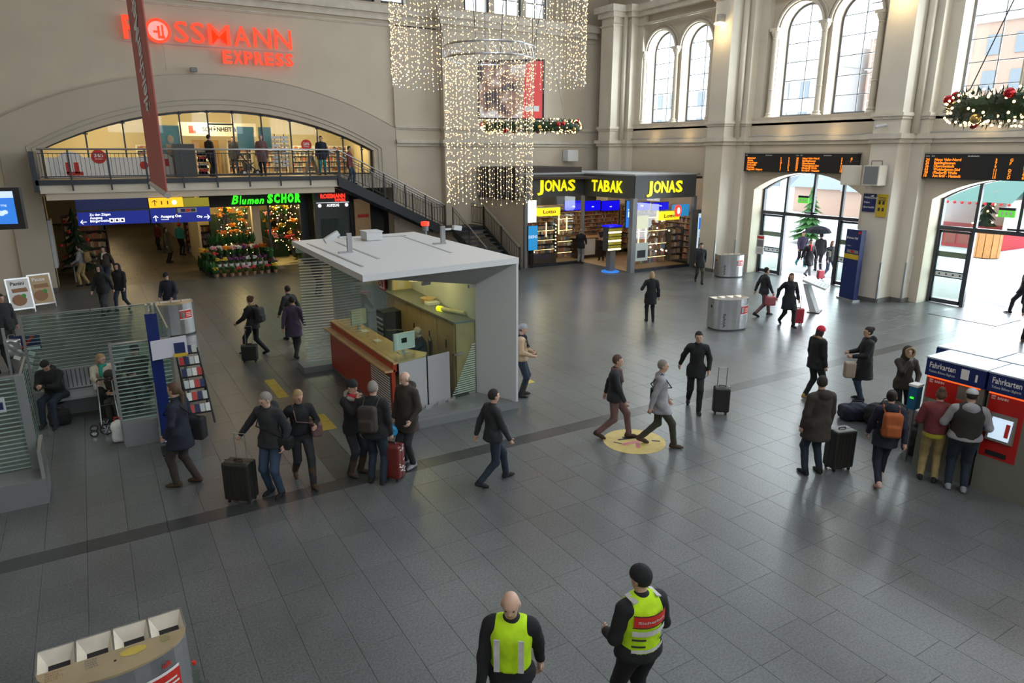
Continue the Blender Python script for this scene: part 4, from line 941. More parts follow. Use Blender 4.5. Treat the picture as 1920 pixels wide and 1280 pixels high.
# ---- lift front
lf = thing('lift_front', 'dark lift front with red lettering under the staircase', 'lift', (9.9, 34, 0))
m = MB(); m.box(9.3, 11.05, 33.75, 33.95, 0, 3.8); m.build('surround', 'dark_grey', lf)
m = MB(); m.box(9.55, 10.1, 33.7, 33.75, 0, 2.3); m.box(10.13, 10.7, 33.7, 33.75, 0, 2.3); m.build('door_leaf', 'glass_green', lf)
m = MB(); m.box(9.4, 11.0, 33.72, 33.75, 3.05, 3.07); text_on(m, 'AUFZUG', (10.2, 33.72, 2.87), XA, ZA, width=.62, height=.12, bold=.04, align='c'); disc(m, (9.55, 2.93), .085, 33.7); disc(m, (10.88, 2.93), .085, 33.7); m.build('white_lettering', 'white_lit', lf)
m = MB(); text_on(m, 'ROSSMANN', (9.62, 33.72, 3.28), XA, ZA, width=1.22, height=.19, bold=.04); text_on(m, 'EXPRESS', (10.84, 33.72, 3.12), XA, ZA, width=.52, height=.12, bold=.04, align='r'); m.build('red_lettering', 'red_small', lf)
m = MB(); m.mi = 0; m.box(11.2, 12.0, 33.5, 33.6, 0, 3.2); m.mi = 1; m.box(11.35, 11.9, 33.48, 33.5, 2.3, 2.45); tag(m.build('timber_door', ['wood_light', 'print_red']), 'tan door panel right of the lift front', 'door')
m = MB(); m.box(12.0, 13.0, 33.6, 33.7, 0, 3.2); m.box(11.0, 11.2, 33.6, 33.7, 0, 3.7); tag(m.build('dark_glazing', 'black_gloss'), 'dark glazed shop panel below the staircase', 'window')
# ---- dark Christmas corner on the left of the passage
ct_ = thing('christmas_tree', 'dark decorated Christmas tree at the left of the passage', 'tree', (-.7, 37.0, 0))
def conifer(par, h, r, mt='pine', seed=1, layers=9, n=16):
    rr = random.Random(seed); m = MB()
    for k in range(layers):
        z = h*(.12+.85*k/layers); R_1 = r*(1-k/layers)+.05
        for j in range(n):
            a = rr.uniform(0, 2*PI); L = R_1*rr.uniform(.7, 1.1); tip = Vector((math.cos(a)*L, math.sin(a)*L, z-h*.05)); s_ = Vector((-math.sin(a), math.cos(a), 0))*L*.16
            m.add([(0, 0, z+h*.09), tip*.6+Vector((0, 0, z*.4+.02*h))+s_, tip, tip*.6+Vector((0, 0, z*.4+.02*h))-s_], [(0, 1, 2), (0, 2, 3)])
    m.build('foliage', mt, par, world=False); m = MB(); m.tube([(0, 0, 0), (0, 0, h*.95)], [.07, .015], 6); m.build('trunk', 'wood_dark', par, world=False)
conifer(ct_, 3.2, 1.0, seed=4, n=26)
for i in range(10):
    m = MB(); m.ball((0, 0, 0), .08, 8, 5); o = m.build('bauble', 'print_red', ct_, world=False); a = i*2.4; z = .6+i*.2; o.location = (math.cos(a)*(.95-.25*z), math.sin(a)*(.95-.25*z), z)
stocked('gift_stall', 'dark stall with red goods beside the Christmas tree in the passage', -1.2, .6, 38.6, .2, 2.6, 6, carcass='wood_dark', cat='stall')
for i, (x, y) in enumerate(((-.9, 34.9), (-.6, 35.7))):
    t = thing('cafe_table', 'small dark cafe table at the left edge of the passage, '+('front', 'rear'), 'table', (x, y, 0)) if False else thing('cafe_table', 'small dark cafe table at the left edge of the passage, '+('nearer one', 'farther one')[i], 'table', (x, y, 0))
    m = MB(); m.box(x-.35, x+.35, y-.3, y+.3, .72, .75); m.build('table_top', 'dark_grey', t); m = MB(); m.tube([(x, y, 0), (x, y, .72)], .03, 6); m.build('leg', 'steel_dull', t)
m = MB(); m.box(-1.5, -1.38, 33.2, 34.4, .9, 2.8); tag(m.build('noticeboard', 'white_paint'), 'narrow pale case on the inner side of the left passage pier', 'display case')
# ---- departure boards
rows1 = [('1', 'Mahndorf', '3', '5'), ('4', 'Arsten', '4', '6'), ('5', 'Gröpelingen', '10', 'C'), ('6', 'Universität', '5', 'D'), ('8', 'Huchting', '4', 'B'), ('6', 'Flughafen / Airport', '7', 'A')]
rows2 = [('24', 'Neue Vahr-Nord', '3', 'G'), ('25', 'Rablinghausen', '7', 'F'), ('26', 'Überseestadt', '9', ''), ('63', 'Weidedamm-Süd', '11', 'D'), ('20', '(Findorff) Walle', '11', 'C'), ('10', 'Am Brill - Hastedt', '15', 'D')]
rows3 = [('670', 'Worpswede', '', ''), ('120', 'Kirchweyhe', '', ''), ('102', 'Syke Bstg', '', ''), ('740', 'Verden', '', ''), ('630', 'Zeven Bf', '', ''), ('670', 'Worpswede', '', '')]
def depboard(label, yA, yB, z0, z1, cols):
    t = thing('departure_board', label, 'departure board', (25.7, (yA+yB)/2, z0)); X = 25.62
    m = MB(); m.box(X, X+.22, yB, yA, z0, z1); m.build('housing', 'black', t)
    m = MB(); m.box(X-.02, X+.3, yB, yA, z1, z1+.05); m.build('top_strip', 'steel_dull', t)
    m = MB(); h = (z1-z0-.16)/6.2; W = (yA-yB)/len(cols); mw = MB()
    for ci, rows in enumerate(cols):
        y0 = yA-ci*W-.1
        text_on(mw, 'Linie   Ziel', (X, y0, z1-.09), (0, -1, 0), ZA, height=.05, bold=.01); text_on(mw, 'Straßenbahn', (X, y0-W*.45, z1-.09), (0, -1, 0), ZA, height=.05, bold=.01)
        for ri, r in enumerate(rows):
            z = z1-.14-h*(ri+.85)
            text_on(m, r[0], (X, y0-.02, z), (0, -1, 0), ZA, height=h*.8, bold=.025); text_on(m, r[1], (X, y0-.32, z), (0, -1, 0), ZA, height=h*.8, bold=.02)
            if r[2]: text_on(m, r[2], (X, y0-W*.73, z), (0, -1, 0), ZA, height=h*.8, bold=.025)
            if r[3]: text_on(m, r[3], (X, y0-W*.87, z), (0, -1, 0), ZA, height=h*.8, bold=.025)
    m.build('amber_text', 'amber_led', t); mw.build('header_text', 'print_white', t)
depboard('black departure board with amber text over the doorway by the navy totem', 22.3, 16.6, 4.6, 5.36, [rows1, rows2])
depboard('black departure board with amber text over the doorway by the entrance mat', 15.0-.9, 7.9, 4.52, 5.36, [rows2, rows3])
# loudspeakers on the pier
for i, (y, z, rz, lab) in enumerate(((15.95, 4.6, .7, 'large beige box loudspeaker turned sideways at the pier'), (15.0, 4.62, 0, 'beige loudspeaker with a grille on the pier front'))):
    t = thing('loudspeaker', lab, 'loudspeaker', (24.35, y, z), rotz=rz)
    m = MB(); m.box(-.28, .22, -.3, .3, -.35, .35); m.build('box', 'plaster_light', t, world=False)
    m = MB(); m.box(-.29, -.28, -.26, .26, -.31, .31); m.build('grille', 'mid_grey' if i else 'plaster_light', t, world=False)
    m = MB(); m.tube([(0, -.2, .35), (0, -.2, .5), (0, .2, .5), (0, .2, .35)], .015, 5); m.build('bracket', 'dark_metal', t, world=False)
# signs on pier front
m = MB(); m.mi = 0; m.box(24.6, 24.65, 15.03, 15.5, 3.3, 3.95); m.mi = 1
for k in range(3): text_on(m, ('Willkommen', 'Video', 'überwacht')[k], (24.6, 15.46, 3.78-k*.17), (0, -1, 0), ZA, height=.07, bold=.01)
m.add([(24.595, 15.25, 3.85), (24.595, 15.1, 3.85), (24.595, 15.1, 3.92)], [(0, 1, 2)])
tag(m.build('wall_sign', ['print_navy', 'print_white']), 'small navy notice sign on the pier below the loudspeakers', 'sign')
m = MB(); m.mi = 0; m.box(24.6, 24.65, 14.58, 14.95, 3.15, 3.95); m.mi = 1
for k in range(2):
    for j in range(2): m.box(24.595, 24.6, 14.66+j*.15, 14.74+j*.15, 3.35+k*.24, 3.47+k*.24)
for k in range(3): m.box(24.595, 24.6, 14.62, 14.9, 3.82-k*.05, 3.84-k*.05)
tag(m.build('wall_sign', ['yellow', 'print_dark']), 'yellow notice sign on the pier below the loudspeakers', 'sign')
m = MB(); m.tube([(24.6, 15.0, 6.35), (24.35, 15.15, 6.3)], .05, 8); m.ball((24.33, 15.17, 6.29), .06, 8, 5); tag(m.build('dome_camera', 'white_paint'), 'small white camera on the pier between the two ledges', 'camera')
# posters on pier flanks / jambs
def poster(px, py, w_, h_, z0, X, label, c1, face='x', y=None):
    p = ax(px, py, X); m = MB(); yy = p.y
    if face == 'x':
        m.mi = 0; m.box(X-.02, X, yy-w_, yy, z0, z0+h_); m.mi = 1; m.box(X-.025, X-.02, yy-w_+.04, yy-.04, z0+h_*.82, z0+h_*.95); m.mi = 2; m.box(X-.025, X-.02, yy-w_+.05, yy-.05, z0+h_*.4, z0+h_*.75)
        m.mi = 3
        for k in range(4): m.box(X-.024, X-.02, yy-w_+.06, yy-.08, z0+h_*(.1+.06*k), z0+h_*(.12+.06*k))
    tag(m.build('notice', ['print_white', c1, 'mid_grey', 'steel_dull']), label, 'notice')
poster(1352, 430, .42, .8, .95, 25.48, 'framed notice with a red head on the pier behind the round bin', 'print_red')
poster(1656, 470, .33, .95, .75, 25.48, 'framed notice with a red head on the pier right of the navy totem', 'print_red')
poster(1700, 470, .30, .95, .75, 25.88, 'framed notice with a blue head beside the mat doorway', 'print_navy')
poster(1421, 432, .42, .85, .95, 25.88, 'framed notice with a yellow patch left of the arched doorway', 'print_red')
# wall lamps washing the piers
for i, y in enumerate(PIERS[1:4]):
    t = thing('wall_lamp', 'wall floodlight high on the %s' % ('pier left of the middle windows', 'pier above the navy totem', 'pier outside the frame on the right')[i], 'lamp', (24.3, y, 10.9))
    m = MB(); m.box(24.3, 24.65, y-.1, y+.1, 10.85, 11.15); m.build('housing', 'steel_dull', t)
    m = MB(); m.box(24.25, 24.6, y-.16, y+.16, 10.74, 10.82); m.build('lamp_glass', 'warm_lamp', t)
    point('pier_wash', (24.05, y, 10.4), 38, (1, .72, .35), .1)
    for s in (-1, 1): point('ledge_wash', (25.45, y+4+s*1.2, 6.25), 5, (1, .72, .35), .05)
# ---- hanging advertising screen and its frame
ad = thing('hanging_screen', 'large tilted advertising screen hanging behind the fairy light curtain', 'screen', (15, 24.85, 6.8))
A_, B_ = Vector((13.92, 25.5, 0)), Vector((16.06, 24.2, 0)); dd = (B_-A_); nn = Vector((dd.y, -dd.x, 0)).normalized()
def sc_pt(u, z, o=0): p = A_+dd*u+nn*o; return (p.x, p.y, z)
m = MB(); m.sheet(sc_pt(-.03, 6.72), sc_pt(1.03, 6.66), sc_pt(1.03, 8.95), sc_pt(-.03, 8.90), -.12); m.build('housing', 'black', ad)
mat('ad_img', (.5,.5,.5), .4, emis=.3)
nt = MATS['ad_img'].node_tree; b_ = nt.nodes['Principled BSDF']; tc = nt.nodes.new('ShaderNodeTexCoord'); n_ = nt.nodes.new('ShaderNodeTexNoise'); n_.inputs['Scale'].default_value = 1.3; cr_ = nt.nodes.new('ShaderNodeValToRGB')
e_ = cr_.color_ramp.elements; e_[0].position = .38; e_[0].color = (.06, .05, .07, 1); e_[1].position = .62; e_[1].color = (.75, .78, .85, 1); e3 = cr_.color_ramp.elements.new(.5); e3.color = (.35, .22, .18, 1)
nt.links.new(tc.outputs['Object'], n_.inputs['Vector']); nt.links.new(n_.outputs['Fac'], cr_.inputs[0]); nt.links.new(cr_.outputs[0], b_.inputs['Base Color']); nt.links.new(cr_.outputs[0], b_.inputs['Emission Color'])
m = MB(); m.add([sc_pt(0, 6.76, .01), sc_pt(.68, 6.74, .01), sc_pt(.74, 8.85, .01), sc_pt(0, 8.85, .01)], [(0, 1, 2, 3)]); m.build('picture', 'ad_img', ad)
m = MB(); m.add([sc_pt(.68, 6.74, .012), sc_pt(1.0, 6.72, .012), sc_pt(1.0, 8.88, .012), sc_pt(.74, 8.86, .012)], [(0, 1, 2, 3)]); m.build('red_field', 'ad_red', ad)
m = MB(); m.add([sc_pt(.72, 7.0, .02), sc_pt(.95, 6.99, .02), sc_pt(.95, 7.2, .02), sc_pt(.72, 7.2, .02)], [(0, 1, 2, 3)]); m.build('caption_field', 'ad_pale', ad)
m = MB()
for u in (.1, .9): m.tube([sc_pt(u, 8.95), sc_pt(u, 12.6)], .012, 4)
m.build('cable', 'dark_metal', ad)
# ---- fairy light curtain (two concentric hangings)
CH = Vector((11.3, 20.05, 0))
ch = thing('light_curtain', 'large fairy light curtain of many strings hung from round trusses', 'chandelier', (CH.x, CH.y, 8.3))
def ringtruss(r, z, name, h=.35):
    m = MB(); n = 40
    for zz, rr in ((z, r), (z-h, r)):
        m.tube([(CH.x+rr*math.cos(2*PI*k/n), CH.y+rr*math.sin(2*PI*k/n), zz) for k in range(n+1)], .035, 6, cap=False)
    for k in range(n): a = 2*PI*k/n; b = 2*PI*(k+1)/n; m.bar((CH.x+r*math.cos(a), CH.y+r*math.sin(a), z), (CH.x+r*math.cos(b), CH.y+r*math.sin(b), z-h), .018)
    m.build(name, 'steel', ch, smooth=False)
ringtruss(1.42, 8.55, 'inner_truss'); ringtruss(3.05, 12.2, 'outer_truss')
m = MB()
for k in range(4): a = PI/4+k*PI/2; m.tube([(CH.x+1.42*math.cos(a), CH.y+1.42*math.sin(a), 8.55), (CH.x+2.2*math.cos(a), CH.y+2.2*math.sin(a), 12.2)], .012, 4)
m.build('suspension_cable', 'dark_metal', ch)
def string_mesh(L, seed, step=.21, r=.015, cool=True):
    rr = random.Random(seed); m = MB(); m.mi = 0; m.box(-.003, .003, -.003, .003, -L, 0); z = -rr.uniform(0, step)
    while z > -L:
        m.mi = 2 if (cool and z < -L+.12) else 1; m.ball((rr.uniform(-.02, .02), rr.uniform(-.02, .02), z), r, 4, 2); z -= step*rr.uniform(.6, 1.4)
    return m
rr_ = random.Random(3)
for (R_2, ztop, zbot, N, seed0) in ((1.38, 8.2, 3.75, 52, 1), (1.05, 8.2, 4.0, 18, 40), (3.0, 12.0, 7.25, 100, 60), (2.75, 12.0, 7.5, 24, 90)):
    ms = [string_mesh(ztop-zbot-random.Random(seed0+i).uniform(0, .25), seed0+i) for i in range(5)]; built = []
    for k in range(N):
        a = 2*PI*k/N+rr_.uniform(-.02, .02)
        if k < 5: o = ms[k].build('light_string', ['wire', 'warm_bulb', 'cool_bulb' if R_2 > 2 else 'warm_bulb'], ch, world=False); built.append(o)
        else: o = copy_of(built[k % 5], ch)
        o.location = (R_2*math.cos(a), R_2*math.sin(a), ztop-8.3)
# ---- garland rings
def garland(label, c, R_, r, seed, nb):
    t = thing('garland_ring', label, 'garland', c); rr = random.Random(seed); m = MB()
    nn_ = 2600
    for k in range(nn_):
        a = rr.uniform(0, 2*PI); b = rr.uniform(0, 2*PI); q = rr.uniform(.5, 1)*r; p = Vector(((R_+q*math.cos(b))*math.cos(a), (R_+q*math.cos(b))*math.sin(a), q*math.sin(b)))
        d = Vector((math.cos(b)*math.cos(a), math.cos(b)*math.sin(a), math.sin(b)))+Vector((rr.uniform(-.7, .7), rr.uniform(-.7, .7), rr.uniform(-.7, .7))); d = d.normalized()*.11; s_ = d.cross(Vector((rr.random()-.5, rr.random()-.5, 1))).normalized()*.014
        m.add([p-s_, p+s_, p+d], [(0, 1, 2)])
    m.build('needles', 'pine', t, world=False, kind='stuff')
    m = MB(); m.tube([(R_*math.cos(2*PI*k/32), R_*math.sin(2*PI*k/32), 0) for k in range(33)], r*.62, 8, cap=False); m.build('core', 'pine', t, world=False)
    first = None
    for k in range(300):
        a = rr.uniform(0, 2*PI); b = rr.uniform(0, 2*PI); q = r*1.08
        if first is None: mm = MB(); mm.ball((0, 0, 0), .021, 5, 3); first = mm.build('bulb', 'warm_bulb', t, world=False); o = first
        else: o = copy_of(first, t)
        o.location = ((R_+q*math.cos(b))*math.cos(a), (R_+q*math.cos(b))*math.sin(a), q*math.sin(b))
    f2 = None
    for k in range(nb):
        a = 2*PI*k/nb+rr.uniform(-.2, .2); b = rr.uniform(-1.2, 1.2); q = r*1.05
        mm = MB(); mm.ball((0, 0, 0), .075, 12, 8); o = mm.build('bauble', 'bauble_red' if k % 3 else 'bauble_gold', t, world=False, smooth=True)
        o.location = ((R_+q*math.cos(b))*math.cos(a), (R_+q*math.cos(b))*math.sin(a), q*math.sin(b))
    mm = MB()
    for k in range(3): a = k*2*PI/3; mm.tube([(R_*math.cos(a), R_*math.sin(a), 0), (0, 0, 5.5)], .008, 4)
    mm.build('suspension_cable', 'dark_metal', t, world=False)
mat('bauble_red', (.5,.02,.03), .15, .6); mat('bauble_gold', (.6,.42,.15), .2, .8)
garland('horizontal fir garland ring with red baubles behind the light curtain', (14.6, 22.74, 6.34), 1.66, .20, 5, 18)
garland('horizontal fir garland ring with red baubles at the right edge of the photo', (12.85, 4.75, 6.07), 1.62, .22, 6, 22)
# ---- red vertical banner
bn = thing('hanging_banner', 'long narrow dark red cloth banner hanging in front of the arch', 'banner', (.38, 4.8, 5.2))
m = MB(); m.sheet((.352, 4.0, 5.2), (.40, 5.6, 5.2), (.40, 5.6, 9.5), (.352, 4.0, 9.5), .006); m.build('cloth', 'banner_red', bn)
m = MB(); m.tube([(.353, 3.97, 5.19), (.403, 5.63, 5.19)], .016, 8); m.build('bottom_rod', 'steel', bn)
m = MB()
def bx_(y): return .352+(y-4)*.03-.003
for t_, z, h in (('Mehr', 6.35, .26), ('gleichen', 5.95, .26)):
    vs, fs = textmesh(t_, 1, .02); m.add([(bx_(4.75+(v[1]-.35)*h*2.8), 4.75+(v[1]-.35)*h*2.8, z-.32+v[0]*h*.5) for v in vs], fs)
vs, fs = textmesh('www', 1, .0); m.add([(bx_(4.6+v[1]*.1), 4.6+v[1]*.1, 5.6+v[0]*.06) for v in vs], fs)
m.build('lettering', 'white_paint', bn)
# ---- hanging monitor at the left edge
mo = thing('weather_monitor', 'hanging flat monitor with a blue weather picture at the left edge', 'monitor', (-1.5, 14.85, 4.1))
def mp(u, z, o=0):
    a = Vector((-1.95, 15.0, 0)); b = Vector((-.98, 14.62, 0)); p = a.lerp(b, u); n = Vector(((b-a).y, -(b-a).x, 0)).normalized(); p = p+n*o; return (p.x, p.y, z)
m = MB(); m.sheet(mp(0, 4.10), mp(1, 4.13), mp(1, 4.83), mp(0, 4.81), -.09); m.build('housing', 'black', mo)
m = MB(); m.add([mp(.05, 4.21, .004), mp(.9, 4.22, .004), mp(.9, 4.77, .004), mp(.05, 4.76, .004)], [(0, 1, 2, 3)]); m.build('display', 'sky_screen', mo)
m = MB(); m.add([mp(.05, 4.65, .008), mp(.9, 4.66, .008), mp(.9, 4.77, .008), mp(.05, 4.76, .008)], [(0, 1, 2, 3)])
for dx, dz, r in ((0, 0, .055), (.05, .02, .045), (-.05, -.01, .045)): m.add([mp(.68+dx*1.2+r*math.cos(a*PI/6)*1.0, 4.40+dz+r*.8*math.sin(a*PI/6), .009) for a in range(12)], [tuple(range(12))])
text_on(m, 'Donnerstag', mp(.52, 4.52, .006), (mp(1, 4)[0]-mp(0, 4)[0], mp(1, 4)[1]-mp(0, 4)[1], 0), ZA, height=.04, bold=.01); m.build('picture', 'pale_screen', mo)
m = MB(); m.tube([mp(.5, 4.8, -.05), mp(.5, 9, -.05)], .02, 6); m.build('suspension_tube', 'steel_dull', mo)
# ================================================================== INFORMATION BOOTH
ib = thing('information_booth', 'white angular information booth with glass walls and flat roof', 'booth', (6, 14.5, 0))
m = MB(); m.prism([(7.46, 12.05), (7.46, 17.6), (4.1, 17.6), (4.1, 16.9), (4.85, 16.9), (4.85, 12.25), (4.6, 12.1)], 0, .16); m.build('plinth', 'mid_grey', ib)
m = MB(); m.prism([(6.95, 13.0), (7.38, 12.15), (4.9, 12.3), (5.1, 12.75)], .16, .175); m.build('threshold_grate', 'steel_dull', ib)
m = MB(); m.prism([(7.45, 12.05), (7.45, 17.6), (7.25, 17.6), (6.95, 13.02), (7.40, 12.05)], .16, 3.2); m.build('side_wall', 'white_paint', ib)
m = MB()
rt = [(3.98, 11.68), (7.46, 12.05), (7.55, 17.65), (4.15, 17.3)]
m.prism(rt, 3.19, 3.31); m.build('roof_slab', 'white_paint', ib)
m = MB(); m.add([(4.0, 11.72, 3.19), (7.40, 12.07, 3.19), (6.94, 13.0, 2.65), (4.95, 12.6, 2.99), (4.3, 12.35, 3.1), (6.94, 13.0, 3.19), (4.95, 12.6, 3.19)], [(0, 1, 2, 3, 4), (2, 5, 6, 3)]); m.build('soffit', 'pale_grey', ib)
m = MB(); m.prism([(4.95, 12.7), (6.95, 13.1), (7.25, 17.55), (4.2, 17.2), (4.95, 16.9)], 3.02, 3.16); m.build('inner_ceiling', 'pale_grey', ib)
for a, b in (((4.3, 12.6), (4.35, 16.6)), ((5.6, 16.9), (7.0, 16.9))): m = MB(); m.bar((*a, 3.315), (*b, 3.315), .05, .012); m.build('roof_groove', 'steel_dull', ib)
m = MB(); m.prism([(4.9, 13.4), (4.96, 13.4), (5.05, 16.5), (4.99, 16.5)], 3.31, 3.32); m.prism([(6.55, 13.4), (6.6, 13.4), (6.9, 16.9), (6.85, 16.9)], 3.31, 3.32); m.build('roof_seam', 'pale_grey', ib)
# masts and cameras on the roof
def mast(x, y, h, nm, s):
    t = thing('roof_camera', nm, 'camera', (x, y, 3.31))
    m = MB(); m.box(x-.05, x+.05, y-.04, y+.04, 3.31, 3.31+h); m.box(x-.25, x+.06, y-.05, y+.05, 3.31, 3.34); m.build('mast', 'steel_dull', t)
    m = MB(); m.tube([(x, y, 3.31+h*.8), (x+s*.22, y, 3.31+h*.8)], .025, 6); m.build('arm', 'white_paint', t)
    m = MB(); q = Matrix.Rotation(-.5 if s < 0 else .15, 3, 'Y'); m.cbox((x+s*.38, y, 3.31+h*.85), (.34 if s < 0 else .2, .12, .11), q); m.build('camera_body', 'white_paint', t)
mast(4.72, 14.6, .42, 'white security camera on a mast at the left roof edge of the booth', -1)
mast(7.1, 14.9, .42, 'white security camera on a mast at the right roof edge of the booth', 1)
m = MB(); m.box(5.72, 6.12, 16.3, 16.75, 3.32, 3.52); m.box(5.7, 6.14, 16.28, 16.77, 3.52, 3.54); tag(m.build('roof_box', 'white_paint'), 'white equipment box near the back edge of the booth roof', 'box')
# glazing
m = MB(); m.sheet((4.95, 12.62, .18), (5.62, 12.755, .18), (5.62, 12.755, 2.87), (4.95, 12.62, 2.99), .012); m.build('glass_panel', 'glass', ib)
m = MB(); m.sheet((5.64, 12.76, .18), (6.22, 12.875, .18), (6.22, 12.875, 2.77), (5.64, 12.76, 2.87), .012); m.build('glass_panel', 'glass', ib)
dr = MB(); dr.sheet((6.24, 12.88, .18), (6.94, 13.02, .18), (6.94, 13.02, 2.65), (6.24, 12.88, 2.77), .012); dr = dr.build('glass_door', 'glass', ib)
m = MB(); m.sheet((6.32, 12.86, 1.16), (6.57, 12.91, 1.16), (6.57, 12.91, 1.2), (6.32, 12.86, 1.2), -.06); m.build('door_handle', 'chrome', dr)
m = MB()
for k in range(22):
    z = .25+k*.05; w_ = .95-.025*k if k > 3 else .9
    x0 = 6.92-.62*max(.15, 1-k/24); y0 = 13.02-(6.92-x0)*.164
    m.sheet((x0, y0-.008, z), (6.92, 13.01, z), (6.92, 13.01, z+.022), (x0, y0-.008, z+.022), -.002)
m.build('frosted_stripe', 'print_white', dr)
m = MB(); m.sheet((4.95, 12.605, .18), (5.61, 12.735, .18), (5.61, 12.735, 1.28), (4.95, 12.605, 1.28), -.02); m.build('lower_panel', 'pale_grey', ib)
m = MB(); m.sheet((5.65, 12.745, .18), (6.21, 12.86, .18), (6.21, 12.86, 1.28), (5.65, 12.745, 1.28), -.02); m.build('lower_panel', 'pale_grey', ib)
for x, y, z in ((5.63, 12.72, .2), (5.95, 12.79, .2), (6.22, 12.84, .2), (6.8, 12.96, .2), (5.66, 12.73, 2.84), (6.85, 12.98, 2.63)):
    m = MB(); m.cbox((x, y, z), (.2, .05, .07), Matrix.Rotation(.2, 3, 'Z')); m.build('glass_clamp', 'chrome', ib)
for i, (y0, y1) in enumerate(((12.64, 13.75), (13.78, 14.7), (14.73, 15.7), (15.73, 16.7))):
    m = MB(); m.box(4.93, 4.942, y0, y1, 1.30, 2.98); m.build('glass_panel', 'glass', ib)
# left end screen with frosted stripes
es = MB(); es.sheet((4.18, 16.95, .18), (4.95, 16.85, .18), (4.95, 16.85, 3.15), (4.18, 16.95, 3.15), .012); es = es.build('end_screen', 'glass', ib)
m = MB()
for k in range(38): z = .3+k*.07; m.sheet((4.18, 16.935, z), (4.93, 16.835, z), (4.93, 16.835, z+.028), (4.18, 16.935, z+.028), -.002)
m.build('frosted_stripe', 'print_white', es)
# side wing with stripes in front of the red counter
ws = MB(); ws.sheet((4.74, 12.6, .18), (4.74, 13.7, .18), (4.74, 13.7, 1.09), (4.74, 12.6, 1.09), .012); ws = ws.build('wing_screen', 'glass', ib)
m = MB()
for k in range(15): z = .22+k*.055; m.sheet((4.732, 12.6, z), (4.732, 13.7, z), (4.732, 13.7, z+.022), (4.732, 12.6, z+.022), -.002)
m.build('frosted_stripe', 'print_white', ws)
m = MB(); m.box(4.80, 4.88, 12.65, 16.85, .1, 1.1); m.build('counter_front', 'kiosk_red', ib)
m = MB(); m.box(4.66, 4.88, 12.65, 17.0, 1.1, 1.14); m.build('outer_shelf', 'wood_light', ib)
m = MB(); m.box(4.84, 4.92, 12.65, 16.95, 1.1, 1.27); m.build('counter_riser', 'kiosk_red', ib)
m = MB(); m.prism([(4.84, 12.62), (5.6, 12.76), (5.75, 13.0), (5.45, 13.5), (5.38, 16.9), (4.84, 16.95)], 1.26, 1.30); m.build('counter_top', 'wood_light', ib)
m = MB(); m.prism([(6.5, 13.1), (6.95, 13.1), (7.25, 17.2), (6.5, 17.2)], .18, 1.80); cb = m.build('back_cabinet', 'wood_light', ib)
m = MB(); m.prism([(6.45, 13.08), (6.97, 13.08), (7.25, 17.25), (6.45, 17.25)], 1.80, 1.84); m.build('cabinet_top', 'mid_grey', ib)
for k in range(4):
    y = 13.6+k*.9; m = MB(); m.box(6.482, 6.5, y-.42, y+.42, .25, 1.76); d_ = m.build('cabinet_door', 'wood_light', cb)
    d_.matrix_parent_inverse = Matrix.Identity(4)
for k in range(4):
    y = 13.9+k*.9; m = MB(); m.box(6.465, 6.485, y-.35, y-.32, 1.15, 1.35); m.build('cabinet_handle', 'dark_metal', cb)
m = MB(); m.box(6.55, 7.25, 17.2, 17.3, .2, 3.0); m.build('back_panel', 'cream_wall', ib)
m = MB(); m.prism([(4.95, 12.65), (6.9, 13.05), (7.2, 17.3), (4.9, 17.0)], .16, .17); m.build('booth_floor', 'dark_grey', ib)
m = MB(); m.mi = 0; m.box(4.96, 5.0, 12.9, 16.6, 2.72, 2.98); m.build('fascia_strip', 'wood_light', ib)
m = MB(); m.mi = 0; m.box(4.90, 4.92, 13.05, 13.4, 2.70, 2.97); m.mi = 1; m.box(4.895, 4.90, 13.08, 13.37, 2.73, 2.94); m.mi = 0; text_on(m, 'DB', (4.895, 13.35, 2.77), (0, -1, 0), ZA, width=.24, height=.14, bold=.04); m.build('emblem', ['db_red', 'print_white'], ib)
point('booth_light', (6.2, 14.6, 2.75), 26, (1, .74, .30)); point('booth_light', (6.3, 16.2, 2.7), 20, (1, .74, .30))
# things in the booth
mn = thing('monitor', 'white backed computer monitor on the booth counter', 'monitor', (5.3, 13.2, 1.3))
R_m = Matrix.Rotation(.15, 3, 'Z')
m = MB(); m.cbox((5.3, 13.15, 1.58), (.50, .05, .36), R_m); m.build('housing', 'white_matte', mn)
m = MB(); m.cbox((5.29, 13.115, 1.6), (.12, .02, .10), R_m); m.build('rear_port', 'black', mn)
m = MB(); m.cbox((5.31, 13.22, 1.38), (.05, .05, .16)); m.cbox((5.31, 13.22, 1.308), (.24, .18, .015)); m.build('stand', 'pale_grey', mn)
mn = thing('terminal', 'pale grey terminal at the far end of the booth counter', 'monitor', (5.15, 15.6, 1.3))
m = MB(); m.cbox((5.15, 15.6, 1.62), (.42, .06, .36), Matrix.Rotation(.3, 3, 'Z')); m.build('housing', 'frost', mn); m = MB(); m.cbox((5.17, 15.65, 1.38), (.06, .06, .18)); m.build('stand', 'pale_grey', mn)
def oc(x, y, lab, rz):
    t = thing('office_chair', lab, 'chair', (x, y, .17), rotz=rz)
    m = MB(); m.cbox((0, 0, .48), (.46, .46, .09)); m.build('seat', 'black', t, world=False, bevel=.03)
    m = MB(); m.cbox((0, -.24, .86), (.42, .07, .6)); m.build('backrest', 'black', t, world=False, bevel=.03)
    m = MB(); m.tube([(0, 0, .06), (0, 0, .45)], .03, 6)
    for k in range(5): a = k*2*PI/5; m.bar((0, 0, .08), (.27*math.cos(a), .27*math.sin(a), .05), .035)
    m.build('base', 'dark_metal', t, world=False)
    for s in (-1, 1): m = MB(); m.box(s*.26-.03, s*.26+.03, -.1, .15, .66, .69); m.build('armrest', 'black', t, world=False)
